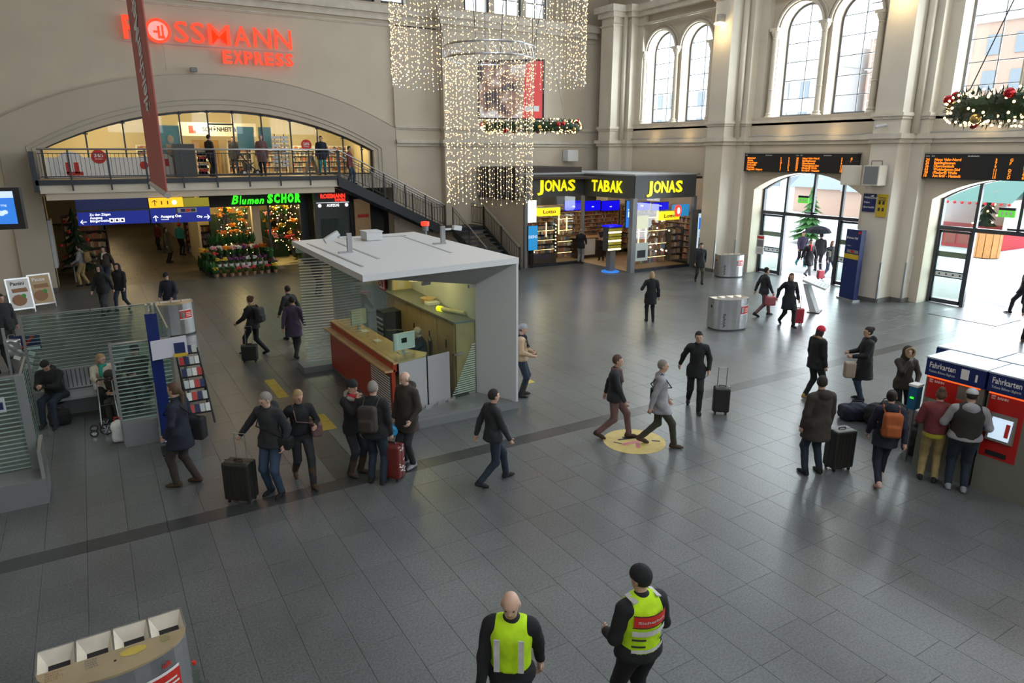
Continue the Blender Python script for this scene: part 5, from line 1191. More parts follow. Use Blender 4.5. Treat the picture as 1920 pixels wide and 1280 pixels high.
oc(6.02, 14.0, 'black office chair of the clerk in the booth', 1.2); oc(5.95, 15.3, 'empty black office chair deeper in the booth', -.4)
m = MB(); m.tube([(6.7, 14.2, 1.90), (6.95, 13.55, 1.90)], .05, 10); m.mi = 1; m.tube([(6.65, 14.33, 1.90), (6.7, 14.2, 1.90)], .065, 10); tag(m.build('paper_tube', ['cream_wall', 'yellow_letters']), 'yellow capped paper tube lying on the booth cabinet', 'tube')
m = MB(); m.lathe([(0, 0), (.16, 0), (.2, .12), (0, .12)], (6.85, 15.3, 1.84), 10); m.mi = 1; m.box(6.7, 7.0, 14.95, 15.2, 1.84, 1.90); tag(m.build('paper_stack', ['wood_table', 'print_white']), 'basket and papers on the booth cabinet', 'basket')
m = MB(); m.mi = 0; m.box(6.0, 6.6, 16.2, 16.7, .2, 1.5); m.mi = 1
for k in range(4): m.box(5.98, 6.0, 16.25, 16.65, .9+k*.13, .94+k*.13)
tag(m.build('filing_shelf', ['black', 'print_white']), 'dark filing shelf at the back of the booth', 'shelf')
for i, (x, y) in enumerate(((5.2, 14.3), (5.25, 15.3))): m = MB(); m.box(x-.1, x+.05, y, y+.22, 1.30, 1.312); tag(m.build('leaflet', 'print_white'), ('white leaflet on the middle of the booth counter', 'white leaflet near the far end of the booth counter')[i], 'leaflet')
# hazard tape, tactile plates, floor stickers
m = MB(); m.mi = 0; a = Vector((6.3, 12.62, .004)); b = Vector((7.0, 12.52, .004))
o0, o1 = Vector((6.28, 12.1, .181)), Vector((6.95, 12.03, .181))
m.sheet(fl(862, 772, .002), fl(920, 764, .002), fl(924, 757, .002), fl(866, 765, .002), .002); m.mi = 1
for k in range(9):
    f0 = k/9; p = fl(862, 772, .005).lerp(fl(920, 764, .005), f0+.02); q = fl(862, 772, .005).lerp(fl(920, 764, .005), f0+.07); r_ = fl(866, 765, .005).lerp(fl(924, 757, .005), f0+.09); s_ = fl(866, 765, .005).lerp(fl(924, 757, .005), f0+.04); m.add([p, q, r_, s_], [(0, 1, 2, 3)])
tag(m.build('hazard_tape', ['yellow', 'print_dark']), 'black and yellow hazard tape in front of the booth', 'tape')
for (x0, x1, y0, y1, n, lab) in ((3.39, 3.71, 13.0, 13.94, 2, 'two yellow tactile plates left of the group of men'), (3.11, 3.34, 15.4, 16.9, 3, 'narrow yellow tactile strip behind the walking woman')):
    t = thing('tactile_strip', lab, 'floor marking', (x0, y0, 0))
    for k in range(n):
        ya = y0+(y1-y0)*k/n; yb = y0+(y1-y0)*(k+1)/n-.01; m = MB(); m.box(x0, x1, ya, yb, 0, .005)
        for j in range(6): m.box(x0+.02+j*(x1-x0-.04)/6, x0+.02+(j+.5)*(x1-x0-.04)/6, ya+.01, yb-.01, .005, .009)
        m.build('tactile_plate', 'yellow_tactile', t)
fs_ = thing('floor_sticker', 'round yellow no smoking sticker on the floor', 'sticker', (8.44, 9.36, 0))
m = MB(); m.lathe([(0, 0), (.60, 0), (.60, .003), (0, .003)], (8.44, 9.36, 0), 40); m.build('disc', 'sticker_yellow', fs_) if 'sticker_yellow' in MATS else (mat('sticker_yellow', (.62, .48, .16), .55, noise=.1, nscale=6), m.build('disc', 'sticker_yellow', fs_))
m = MB(); z = .0045; m.mi = 0; d1 = Vector((.80, -.52, 0)).normalized(); d2 = Vector((.52, .80, 0)); c0 = Vector((8.44, 9.36, z))
def fq(mb, c, L, w_, a, zz=0):
    u = d1*math.cos(a)+d2*math.sin(a); v = Vector((-u.y, u.x, 0)); c = c+Vector((0, 0, zz)); mb.add([c-u*L-v*w_, c+u*L-v*w_, c+u*L+v*w_, c-u*L+v*w_], [(0, 1, 2, 3)])
fq(m, c0-d1*.1+d2*.12, .22, .03, .35); fq(m, c0-d1*.02+d2*.22, .2, .045, .35); fq(m, c0+d1*.42+d2*.02, .08, .03, -.2); fq(m, c0-d1*.3-d2*.12, .12, .02, -.5); m.mi = 1; fq(m, c0-d2*.05, .28, .045, .5, .0005); fq(m, c0+d1*.04-d2*.22, .12, .04, 1.5, .0005)
m.build('symbol', ['print_dark', 'sticker_pink'] if 'sticker_pink' in MATS else (mat('sticker_pink', (.6, .18, .22), .5) and ['print_dark', 'sticker_pink']), fs_)
m = MB(); q = fl(990, 716); m.sheet(q+Vector((-.15, -.1, 0)), q+Vector((.15, -.1, 0)), q+Vector((.15, .12, 0)), q+Vector((-.15, .12, 0)), .003); tag(m.build('floor_mark', 'yellow_tactile'), 'small yellow floor mark beside the woman in the beige jacket', 'floor marking')
m = MB(); p = [fl(1740, 588), fl(1867, 612), fl(1915, 600), fl(1800, 578)]; m.add([(*q.xy, z) for z in (0, .012) for q in p], [(3,2,1,0),(4,5,6,7),(0,1,5,4),(1,2,6,5),(2,3,7,6),(3,0,4,7)]); tag(m.build('door_mat', 'dark_grey'), 'dark grey entrance mat inside the right doorway', 'mat')
# ================================================================== LITTER BINS
def bin_unit(loc, rz, lab, dark=False, lidmat='steel', near=False):
    t = thing('litter_bin', lab, 'litter bin', loc, rotz=rz)
    W, D0, bul, Hh = .6, .2, .36, 1.0
    def dshape(e=0): return [(-W+e, D0-e), (-W+e, -.14)]+[(W*math.sin(-PI/2+PI*k/14)*(1-e/W), -.14-(bul-e)*math.cos(-PI/2+PI*k/14)) for k in range(1, 14)]+[(W-e, -.14), (W-e, D0-e)]
    m = MB(); m.prism(dshape(0)[::-1], .05, Hh-.14); m.build('body', 'steel', t, world=False)
    m = MB(); m.prism(dshape(.03)[::-1], 0, .05); m.build('plinth', 'dark_grey', t, world=False)
    # front lid: D segment, slightly proud
    lid = [(-W, -.14)]+[(W*math.sin(-PI/2+PI*k/14), -.14-bul*math.cos(-PI/2+PI*k/14)) for k in range(1, 14)]+[(W, -.14)]
    m = MB(); m.prism(lid[::-1], Hh-.022, Hh); L = m.build('lid', lidmat, t, world=False)
    m = MB(); m.prism(lid[::-1], Hh-.14, Hh-.022); m.build('front_shell', 'steel', t, world=False)
    # four compartments with sloping throats
    for k in range(4):
        x0 = -W+k*W/2; x1 = x0+W/2; m = MB(); e = .008
        o = [(x0+e, -.14, Hh), (x1-e, -.14, Hh), (x1-e, D0, Hh), (x0+e, D0, Hh)]; i_ = [(x0+.08, -.12, Hh-.075), (x1-.05, -.12, Hh-.075), (x1-.05, .045, Hh-.075), (x0+.08, .045, Hh-.075)]
        m.add(o+i_, [(0,1,5,4),(1,2,6,5),(2,3,7,6),(3,0,4,7)]); m.build('throat', 'steel_bright', t, world=False)
        m = MB(); m.box(x0+.075, x1-.045, -.12, .05, Hh-.082, Hh-.076); m.build('opening', 'black', t, world=False)
    m = MB(); m.box(-W, W, D0-.008, D0+.004, Hh-.2, Hh+.004)
    for k in range(5): x = -W+k*W/2; m.box(x-.006, x+.006, -.14, D0, Hh-.14, Hh+.004)
    m.build('rim', 'steel', t, world=False)
    # advertising sticker wrapped on the right part of the curve
    def cp(a, z, o=.004): return ((W+o)*math.sin(a), -.14-(bul+o)*math.cos(a), z)
    st_ = MB(); st_.mi = 0
    for (z0, z1, mi, a0, a1, o) in ((.50, .80, 0, .25, .95, .004), (.53, .77, 1, .25, .95, .006), (.56, .74, 2, .3, .5, .008), (.58, .60, 0, .58, .88, .009), (.63, .65, 0, .58, .9, .009), (.68, .70, 0, .58, .86, .009)):
        st_.mi = mi; n = 5
        for k in range(n): A = a0+(a1-a0)*k/n; B = a0+(a1-a0)*(k+1)/n; st_.add([cp(A, z0, o), cp(B, z0, o), cp(B, z1, o), cp(A, z1, o)], [(0, 1, 2, 3)])
    st_.build('advert_sticker', ['print_white', 'print_red', 'steel_dull'], t, world=False)
    m = MB(); vs, fs = textmesh('Abfall', 1, .01); m.add([cp(-.75+v[1]*.22, .12+v[0]*.2, .006) for v in vs], fs); m.build('lettering', 'print_dark', t, world=False)
    m = MB(); m.box(-W-.01, -W, -.04, .02, .7, .78); m.build('keyhole', 'black', t, world=False)
    if near:
        # faint printed words in front of each opening
        m = MB(); sets = [('RESTMÜLL', 'WASTE', 'DÉCHETS', 'RIFIUTI'), ('PAPIER', 'PAPER', 'PAPIER', 'CARTA'), None, ('GLAS', 'GLASS', 'VERRE')]
        for k, ws_ in enumerate(sets):
            m.mi = (0, 1, 2, 3)[k]
            if ws_ is None: m.add([(.0+k*.0+.15+.11*math.cos(a*PI/8), -.24+.06*math.sin(a*PI/8), Hh+.002) for a in range(16)], [tuple(range(16))]); continue
            for j, w__ in enumerate(ws_): text_on(m, w__, (-W+.07+k*.3, -.19-j*.034, Hh), (1, 0, 0), (0, 1, 0), height=.022, lift=.002)
        m.build('lid_print', ['word_red', 'word_navy', 'yellow_tactile', 'word_green'], t, world=False)
        m = MB(); m.lathe([(0, 0), (.012, 0), (.012, .004), (0, .004)], (.0, -.3, Hh), 10); m.build('lock_button', 'print_dark', t, world=False)
        m = MB(); vs, fs = textmesh('hilft', 1, .02); m.add([cp(.62+v[0]*.11, .84+v[1]*.08, .008) for v in vs], fs); m.build('red_print', 'print_red', t, world=False)
    return t
mat('word_red', (.30, .12, .06), .6); mat('word_navy', (.12, .12, .16), .6); mat('word_green', (.16, .22, .06), .6)
mat('steel_tan', (.58, .47, .30), .35, .55, noise=.12, nscale=3)
NB = Vector((-.36, 6.6, 0))
bin_unit((NB.x, NB.y, 0), .02, 'big steel litter bin with four openings in the lower left corner', lidmat='steel_tan', near=True)
bin_unit((16.95, 14.75, 0), -.25, 'steel litter bin lettered Abfall in the middle of the right floor', lidmat='steel')
q = fl(335, 630); bin_unit((q.x-.05, q.y+.45, 0), 0, 'steel litter bin with tan lid in front of the man in the dark cap', lidmat='steel_tan')
q = fl(1368, 518); bin_unit((q.x, q.y+.1, 0), -.4, 'steel litter bin beside the tall information screen', lidmat='steel_dull')
# bottle standing beside the near bin
bt = thing('bottle', 'clear bottle with a red cap beside the big steel bin', 'bottle', (.33, 6.25, 0))
q = fl(367, 1262, .9)
m = MB(); m.lathe([(0, 0), (.034, 0), (.034, .2), (.014, .26), (.014, .28)], (q.x, q.y, .72), 10); m.build('body', 'glass_green', bt)
m = MB(); m.lathe([(0, .28), (.017, .28), (.017, .31), (0, .31)], (q.x, q.y, .72), 10); m.build('cap', 'print_red', bt)
m = MB(); m.box(q.x-.1, q.x+.1, q.y-.1, q.y+.1, .68, .72); m.box(q.x-.02, q.x+.02, q.y-.02, q.y+.02, 0, .68); tag(m.build('side_ledge', 'dark_grey'), 'small dark ledge carrying the bottle beside the near bin', 'ledge')
# ================================================================== GLASS WAITING SHELTERS
sl = thing('glass_shelter', 'glass wind screen shelter with striped panes around the bench', 'shelter', (-.3, 16.5, 0))
def striped(par, a, b, z0, z1, n, mt='glass_green', w_=.010):
    a = Vector(a); b = Vector(b); A = Vector((a.x, a.y, z0)); B = Vector((b.x, b.y, z0)); up = Vector((0, 0, z1-z0))
    m = MB(); m.sheet(A, B, B+up, A+up, .012); g = m.build('pane', mt, par)
    m = MB()
    for k in range(n): z = z0+(z1-z0)*(k+.5)/n; m.bar((a.x, a.y, z), (b.x, b.y, z), .006, w_)
    m.build('stripe', 'frost', g)
    m = MB(); m.bar(A+up, B+up, .03); m.build('top_rail', 'steel', par)
for x0, x1 in ((-1.6, -.3), (-.28, 1.02)): striped(sl, (x0, 17.85), (x1, 17.85), .25, 2.0, 22)
striped(sl, (1.02, 17.8), (1.02, 16.4), .25, 2.0, 22); striped(sl, (1.02, 16.38), (1.02, 15.05), .25, 2.0, 22)
striped(sl, (.0, 14.3), (.95, 14.3), .45, 1.98, 20, w_=.020)
m = MB(); m.box(-.02, .62, 14.12, 14.4, 0, .48); m.build('concrete_foot', 'mid_grey', sl)
m = MB(); m.box(.98, 1.06, 14.3, 17.85, 0, .26); m.box(-1.65, 1.02, 17.8, 17.9, 0, .26); m.build('foot_rail', 'mid_grey', sl)
for x, y in ((-1.6, 17.85), (1.02, 17.85), (1.02, 15.02), (-.02, 14.3)): m = MB(); m.box(x-.025, x+.025, y-.025, y+.025, 0, 2.02); m.build('post', 'steel_dull', sl)
s2 = thing('glass_shelter', 'second striped glass screen on a grey block at the left edge', 'shelter', (-1.6, 12.8, 0))
m = MB(); m.box(-2.3, -1.18, 12.33, 13.15, 0, .42); m.build('concrete_foot', 'mid_grey', s2)
striped(s2, (-2.3, 12.9), (-1.34, 12.9), .42, 2.0, 22, w_=.020); striped(s2, (-1.3, 12.85), (-1.3, 14.1), .42, 2.0, 20)
m = MB(); m.mi = 0; m.box(-1.95, -1.55, 12.86, 12.875, 1.45, 1.7); m.mi = 1; m.box(-1.72, -1.58, 12.85, 12.86, 1.5, 1.62); m.build('glass_notice', ['frost', 'print_navy'], s2)
m = MB(); m.box(-1.37, -1.25, 12.82, 12.94, 0, 2.02); m.build('post', 'mid_grey', s2)
m = MB(); m.box(-1.22, -1.17, 12.35, 13.1, .42, .9); m.build('steel_edge', 'steel', s2)
m = MB(); q = Vector((-1.55, 14.3, 0)); m.box(q.x-.02, q.x+.02, q.y-.02, q.y+.02, 0, 2.5); tag(m.build('slim_post', 'steel_dull'), 'slim grey post behind the left glass screen', 'post')
# bench
bc = thing('bench', 'grey metal bench with perforated back inside the glass shelter', 'bench', (-.2, 16.9, 0))
m = MB(); m.box(-1.35, .6, 16.35, 16.95, .42, .47); m.build('seat', 'steel_dull', bc)
m = MB(); m.box(-1.3, .58, 16.42, 16.9, .1, .42); m.build('box_base', 'dark_grey', bc)
m = MB(); m.mi = 0; m.box(-1.35, .6, 16.95, 17.0, .5, .95); m.mi = 1
for k in range(24): x = -1.3+k*.08; m.box(x, x+.02, 16.94, 16.95, .53, .92)
m.build('backrest', ['steel_dull', 'dark_grey'], bc)
# blue stele and brochure rack at the shelter
bs = thing('blue_stele', 'narrow dark blue information post at the glass shelter', 'stele', (.68, 14.0, 0))
m = MB(); m.box(.60, .80, 13.98, 14.06, 0, 2.55); m.build('column', 'db_blue', bs)
for s in (-1, 1): m = MB(); m.box(.70+s*.05-.02, .70+s*.05+.02, 13.96, 14.1, 2.55, 2.72); m.build('cap', 'steel', bs)
m = MB(); m.mi = 0; m.sheet((.62, 13.75, 1.72), (1.22, 13.75, 1.76), (1.22, 13.75, 2.12), (.62, 13.75, 2.08), -.03); m.mi = 1; m.box(1.0, 1.18, 13.73, 13.76, 1.79, 2.0); m.mi = 2; m.box(.98, 1.2, 13.71, 13.75, 1.74, 1.8); m.build('notice_board', ['white_lit2', 'print_navy', 'yellow'] if 'white_lit2' in MATS else (mat('white_lit2', (.62, .62, .70), .5) and ['white_lit2', 'print_navy', 'yellow']), bs)
m = MB(); m.box(.55, .95, 13.3, 13.8, 0, .02); m.build('base_plate', 'black', bs)
m = MB(); m.tube([(.58, 13.85, .3), (.58, 13.75, 1.3)], .014, 6); m.tube([(.9, 13.85, .3), (.9, 13.75, 1.3)], .014, 6); m.tube([(.55, 13.4, .25), (.95, 13.4, .25)], .014, 6); m.tube([(.55, 13.4, .25), (.55, 13.4, .55)], .014, 6); m.build('rail', 'steel', bs)
m = MB(); m.box(.85, 1.15, 12.85, 13.15, 0, .38); m.box(.99, 1.01, 13.05, 13.07, .38, .8); tag(m.build('steel_box', 'steel_dull'), 'small steel box on the floor behind the man with the ponytail', 'box')
lr = thing('leaflet_rack', 'slanted black leaflet rack leaning away beside the glass shelter', 'rack', (1.45, 15.3, 0))
for x, y0, y1 in ((1.18, 16.1, 14.6), (1.62, 16.1, 14.6)):
    m = MB(); m.tube([(x, y0, 1.25), (x, y1-.1, .05)], .02, 6); m.tube([(x, 15.6, .9), (x+.05, 15.9, .03)], .02, 6); m.build('side_frame', 'dark_metal', lr)
for k in range(6):
    t_ = k/5.5; y = 16.0-1.35*t_; z = 1.2-1.05*t_; m = MB(); m.box(1.2, 1.6, y-.1, y+.02, z-.02, z); tr = m.build('tray', 'dark_metal', lr)
    for j in range(4):
        mm = MB(); mm.mi = (k+j) % 4; mm.cbox((1.25+j*.1, y-.03, z+.08), (.085, .02, .17), Matrix.Rotation(-.5, 3, 'X')); mm.build('leaflet', ['print_white', 'db_red', 'print_navy', 'frost'], tr)
tt = thing('standing_table', 'round pale wooden standing table behind the leaflet rack', 'table', (1.4, 16.75, 0))
m = MB(); m.lathe([(0, 1.02), (.33, 1.02), (.33, 1.05), (0, 1.05)], (1.4, 16.75, 0), 28); m.build('table_top', 'wood_table', tt)
m = MB(); m.tube([(1.4, 16.75, 0), (1.4, 16.75, 1.02)], .04, 8); m.lathe([(0, 0), (.22, 0), (.22, .02), (0, .03)], (1.4, 16.75, 0), 18); m.build('pedestal', 'steel_dull', tt)
# sandwich boards
def sboard(px, py, rz, lab, c1, c2):
    q = fl(px, py); t = thing('sandwich_board', lab, 'sandwich board', (q.x, q.y, 0), rotz=rz)
    R1 = Matrix.Rotation(-.22, 3, 'X')
    def P(x, y, z): return R1@Vector((x, y, z))
    m = MB(); m.add([P(-.36, -.02, .15), P(.36, -.02, .15), P(.36, -.02, 1.25), P(-.36, -.02, 1.25), P(-.36, .0, .15), P(.36, .0, .15), P(.36, .0, 1.25), P(-.36, .0, 1.25)], [(0,1,2,3),(7,6,5,4),(0,4,5,1),(1,5,6,2),(2,6,7,3),(3,7,4,0)]); m.build('frame', 'steel', t, world=False)
    m = MB(); m.mi = 0; m.add([P(-.31, -.026, .2), P(.31, -.026, .2), P(.31, -.026, 1.2), P(-.31, -.026, 1.2)], [(0, 1, 2, 3)])
    m.mi = 1; m.add([P(-.05+.22*math.cos(a*PI/6), -.03, .48+.2*math.sin(a*PI/6)) for a in range(12)], [tuple(range(12))]); m.add([P(-.2, -.03, .75), P(.25, -.03, .75), P(.22, -.03, .9), P(-.22, -.03, .88)], [(0, 1, 2, 3)])
    m.mi = 2; m.add([P(.1+.07*math.cos(a*PI/5), -.032, .62+.07*math.sin(a*PI/5)) for a in range(10)], [tuple(range(10))])
    m.mi = 3; text_on(m, 'Panini' if 'left' in lab else 'Pause', tuple(P(-.22, -.03, 1.0)), tuple(R1@Vector((1, 0, 0))), tuple(R1@Vector((0, 0, 1))), height=.12, bold=.02)
    m.build('poster', [c1, c2, 'print_green', 'print_dark' if 'left' in lab else 'print_white'], t, world=False)
    for s in (-1, 1): m = MB(); m.tube([P(s*.34, 0, 1.2), (s*.34, .42, 0)], .018, 6); m.tube([P(s*.34, 0, .2), P(s*.34, 0, .02)], .018, 6); m.build('leg', 'steel', t, world=False)
mat('food_brown', (.30, .14, .06), .5); mat('food_tan', (.5, .36, .2), .5)
sboard(46, 588, .25, 'white framed sandwich board with a pastry picture, the left one of two', 'print_white', 'food_brown')
sboard(86, 578, .3, 'white framed sandwich board with a dark food picture, the right one of two', 'food_tan', 'food_brown')
# ================================================================== TICKET MACHINES
mat('machine_grey', (.20, .195, .17), .5); mat('machine_top', (.45, .52, .62), .3); mat('header_glow', (.9, .12, .02), .5, emis=.9, ecol=(1, .14, .02))
def ticket_machine(yt, lab, var):
    X = 12.0; y0, y1 = yt-.92, yt; t = thing('ticket_machine', lab, 'ticket machine', (X, (y0+y1)/2, 0))
    m = MB(); m.box(X, X+.62, y0, y1, 0, 1.98); m.build('housing', 'machine_grey', t)
    m = MB(); m.box(X-.06, X+.66, y0-.01, y1+.01, 1.72, 2.02); hd = m.build('header', 'db_blue', t)
    m = MB(); m.box(X-.07, X+.68, y0-.02, y1+.02, 2.02, 2.045); m.build('top_plate', 'machine_top', t)
    m = MB(); text_on(m, 'Fahrkarten', (X-.06, y1-.05, 1.87), NY, ZA, width=.42, height=.095, bold=.02); text_on(m, 'Tickets Billetes Biglietti', (X-.06, y1-.05, 1.79), NY, ZA, width=.42, height=.04, bold=.0)
    m.box(X-.066, X-.06, y0+.24, y0+.36, 1.80, 1.97); text_on(m, 'i', (X-.06, y0+.14, 1.81), NY, ZA, height=.12, bold=.05); m.build('lettering', 'print_white', hd)
    x = X-.012
    if var == 0:
        m = MB(); m.box(x, X, y1-.52, y1-.03, 1.32, 1.70); rp = m.build('red_panel', 'db_red', t)
        m = MB(); m.box(X-.03, X, y1-.78, y1-.52, 1.28, 1.42); m.build('slot_panel', 'print_red', t)
        sz0, sz1, sy0, sy1 = .98, 1.24, y1-.5, y1-.1
    else:
        m = MB(); m.box(x, X, y1-.55, y1-.03, .62, 1.70); rp = m.build('red_panel', 'db_red', t)
        m = MB(); m.box(x-.01, X, y1-.42, y1-.12, .66, .74); m.build('ticket_tray', 'black', t)
        m = MB(); m.box(x-.012, x-.01, y1-.50, y1-.08, .76, .90); m.build('slot', 'print_dark', t) if False else None
        sz0, sz1, sy0, sy1 = .98, 1.32, y1-.48, y1-.1
    m = MB(); m.mi = 0; m.box(x-.004, x, y1-.12, y1-.06, 1.60, 1.66); m.mi = 1; text_on(m, 'DB', (x-.004, y1-.065, 1.612), NY, ZA, height=.032, bold=.03); m.mi = 0; text_on(m, 'BAHN', (x, y1-.15, 1.61), NY, ZA, height=.04, bold=.03); m.build('brand_print', ['print_white', 'db_red'], rp)
    m = MB(); m.box(X-.05, X-.02, y0+.05, y1-.03, 1.69, 1.72); m.build('light_bar', 'header_glow', t)
    # slanted screen in a recess
    m = MB(); m.add([(X-.09, sy0, sz0-.04), (X-.09, sy1, sz0-.04), (X-.015, sy1, sz1+.06), (X-.015, sy0, sz1+.06), (X, sy0, sz0-.08), (X, sy1, sz0-.08), (X, sy1, sz1+.08), (X, sy0, sz1+.08)], [(0,1,2,3),(0,4,5,1),(1,5,6,2),(2,6,7,3),(3,7,4,0)]); bz = m.build('screen_bezel', 'machine_grey', t)
    m = MB(); m.mi = 0; m.add([(X-.094, sy0+.04, sz0), (X-.094, sy1-.04, sz0), (X-.035, sy1-.04, sz1), (X-.035, sy0+.04, sz1)], [(0, 1, 2, 3)]); m.mi = 1; m.add([(X-.088, sy0+.06, sz0+.06), (X-.088, sy0+.12, sz0+.06), (X-.060, sy0+.12, sz1-.06), (X-.060, sy0+.06, sz1-.06)], [(0, 1, 2, 3)]); m.build('display', ['pale_screen', 'print_red'], bz)
    m = MB(); m.box(X-.03, X, y0+.08, y0+.3, 1.17, 1.19); m.build('card_slot', 'dark_metal', t)
    m = MB(); m.box(X-.015, X, y0+.1, y0+.2, 1.4, 1.48); m.build('info_sticker', 'print_white', t)
    m = MB(); m.box(X-.02, X, y0+.06, y0+.14, 1.02, 1.10); m.build('keypad', 'cyan_screen', t)
    m = MB(); m.box(X-.015, X, y0+.12, y0+.16, .9, .94); m.box(X-.015, X, y0+.12, y0+.16, .78, .82); m.build('coin_slot', 'black', t)
    m = MB(); m.box(X-.006, X+.64, y0-.004, y1+.004, 0, .55); m.build('base', 'machine_grey', t)
    return t
ticket_machine(5.97, 'red and grey ticket machine with two customers in front', 0)
ticket_machine(4.99, 'red and grey ticket machine with a lit screen at the right edge', 1)
for i, yt in enumerate((6.25, 5.27, 4.25)):
    t = thing('ticket_machine', 'back row ticket machine seen only by its pale top, '+('farthest', 'middle', 'nearest')[i], 'ticket machine', (13.1, yt-.5, 0))
    m = MB(); m.box(12.8, 13.42, yt-.95, yt, 0, 2.0); m.build('housing', 'machine_grey', t); m = MB(); m.box(12.74, 13.48, yt-.97, yt+.0, 1.9, 2.02); m.build('header', 'db_blue', t); m = MB(); m.box(12.74, 13.48, yt-.96, yt-.01, 2.02, 2.045); m.build('top_plate', 'machine_top', t)
vd = thing('validator', 'small blue ticket validator with a green light beside the machines', 'validator', (12.3, 6.6, 0))
m = MB(); m.box(12.02, 12.2, 6.1, 6.24, 1.0, 1.42); m.build('box', 'validator_blue', vd) if 'validator_blue' in MATS else (mat('validator_blue', (.01, .12, .25), .4), m.build('box', 'validator_blue', vd))
m = MB(); m.box(12.01, 12.21, 6.09, 6.25, 1.42, 1.46); m.build('lid', 'print_white', vd); m = MB(); m.box(12.08, 12.14, 6.14, 6.2, 0, 1.0); m.build('post', 'steel_dull', vd); m = MB(); m.box(12.01, 12.02, 6.14, 6.2, 1.2, 1.23); m.build('indicator', 'green_letters', vd)
# navy totem, white lectern
tm_ = thing('navy_totem', 'tall navy information totem leaning against the pier between the doorways', 'totem', (24.3, 15.4, 0), rotz=-.28)
m = MB(); m.box(-.1, .1, -.38, .38, .06, 2.65); m.build('column', 'db_blue', tm_, world=False)
m = MB(); m.box(-.16, .16, -.44, .44, 0, .06); m.build('base', 'steel', tm_, world=False)
m = MB(); m.box(-.106, -.1, -.37, .37, 1.56, 1.74); m.build('yellow_band', 'yellow', tm_, world=False)
m = MB(); m.mi = 0; text_on(m, 'Bremen Hbf', (-.1, .33, 2.30), (0, -1, 0), ZA, height=.08, bold=.02); text_on(m, '← Gleise', (-.1, .33, 2.02), (0, -1, 0), ZA, height=.05); m.mi = 1; m.box(-.104, -.1, -.35, -.22, 2.5, 2.6); m.mi = 2; m.box(-.103, -.1, -.33, .25, 1.78, 1.9); m.mi = 1; m.box(-.106, -.1, -.1, .05, 1.79, 1.89); m.build('lettering', ['print_white', 'db_red', 'steel_dull'], tm_, world=False)
lc = thing('map_lectern', 'angular white map lectern standing before the arched doorway', 'lectern', (21.4, 14.75, 0), rotz=.45)
m = MB(); m.add([(-.28, -.12, 0), (.28, -.12, 0), (.28, .1, 0), (-.28, .1, 0), (-.32, .3, 1.0), (.32, .3, 1.0), (.32, .42, 1.0), (-.32, .42, 1.0)], [(0,3,2,1),(4,5,6,7),(0,1,5,4),(1,2,6,5),(2,3,7,6),(3,0,4,7)]); m.build('column', 'white_paint', lc, world=False)
m = MB(); m.add([(-.5, -.35, .92), (.5, -.35, .92), (.5, .42, 1.18), (-.5, .42, 1.18), (-.5, -.33, .87), (.5, -.33, .87), (.5, .42, 1.1), (-.5, .42, 1.1)], [(0,1,2,3),(7,6,5,4),(0,4,5,1),(1,5,6,2),(2,6,7,3),(3,7,4,0)]); m.build('desk_top', 'white_paint', lc, world=False)
m = MB()
for k in range(6): y = -.25+k*.1; z = .92+(y+.35)*.338+.004; m.add([(-.42, y, z), (.3-.1*(k % 2), y, z), (.3-.1*(k % 2), y+.03, z+.01), (-.42, y+.03, z+.01)], [(0, 1, 2, 3)])
m.build('map_print', 'pale_grey', lc, world=False)
m = MB(); m.box(-.34, .34, -.2, .2, 0, .03); m.build('foot_plate', 'wood_dark', lc, world=False)
# beacon and blue boxes behind the booth
bcn = thing('warning_beacon', 'glowing red warning beacon on a grey post behind the booth', 'beacon', (9.0, 20.0, 0))
p = ay(797, 418, 20.0)
m = MB(); m.lathe([(0, 0), (.13, 0), (.13, .12), (0, .14)], (p.x, p.y, p.z-.08), 14); m.build('lens', 'red_small', bcn); m = MB(); m.tube([(p.x, p.y, 0), (p.x, p.y, p.z-.2)], .05, 8); m.lathe([(0, 0), (.1, 0), (.1, .16), (0, .16)], (p.x, p.y, p.z-.24), 12); m.build('post', 'mid_grey', bcn)
for i in range(2):
    t = thing('luggage_locker', 'white locker block with navy top behind the booth roof, '+('left one', 'right one')[i], 'locker', (10.3+i*1.0, 20.2, 0))
    m = MB(); m.box(9.85+i*.95, 10.75+i*.95, 19.6, 21.4, 0, 1.92); m.build('body', 'white_matte', t); m = MB(); m.box(9.83+i*.95, 10.77+i*.95, 19.58, 21.42, 1.92, 2.02); m.build('top', 'db_blue', t)
# grey service boxes on the ledge
m = MB(); m.box(22.9, 23.6, 31.9, 32.4, 4.95, 5.55); tag(m.build('junction_box', 'white_matte'), 'white junction box on the wall above the tobacco shop', 'box')
m = MB()
for k in range(40): pass
m.tube([(25.75, 30-k*.55, 6.10+.03*math.sin(k*1.3)) for k in range(36)], .022, 5); tag(m.build('loose_cable', 'pale_grey'), 'loose pale cable running along the main ledge of the window wall', 'cable')
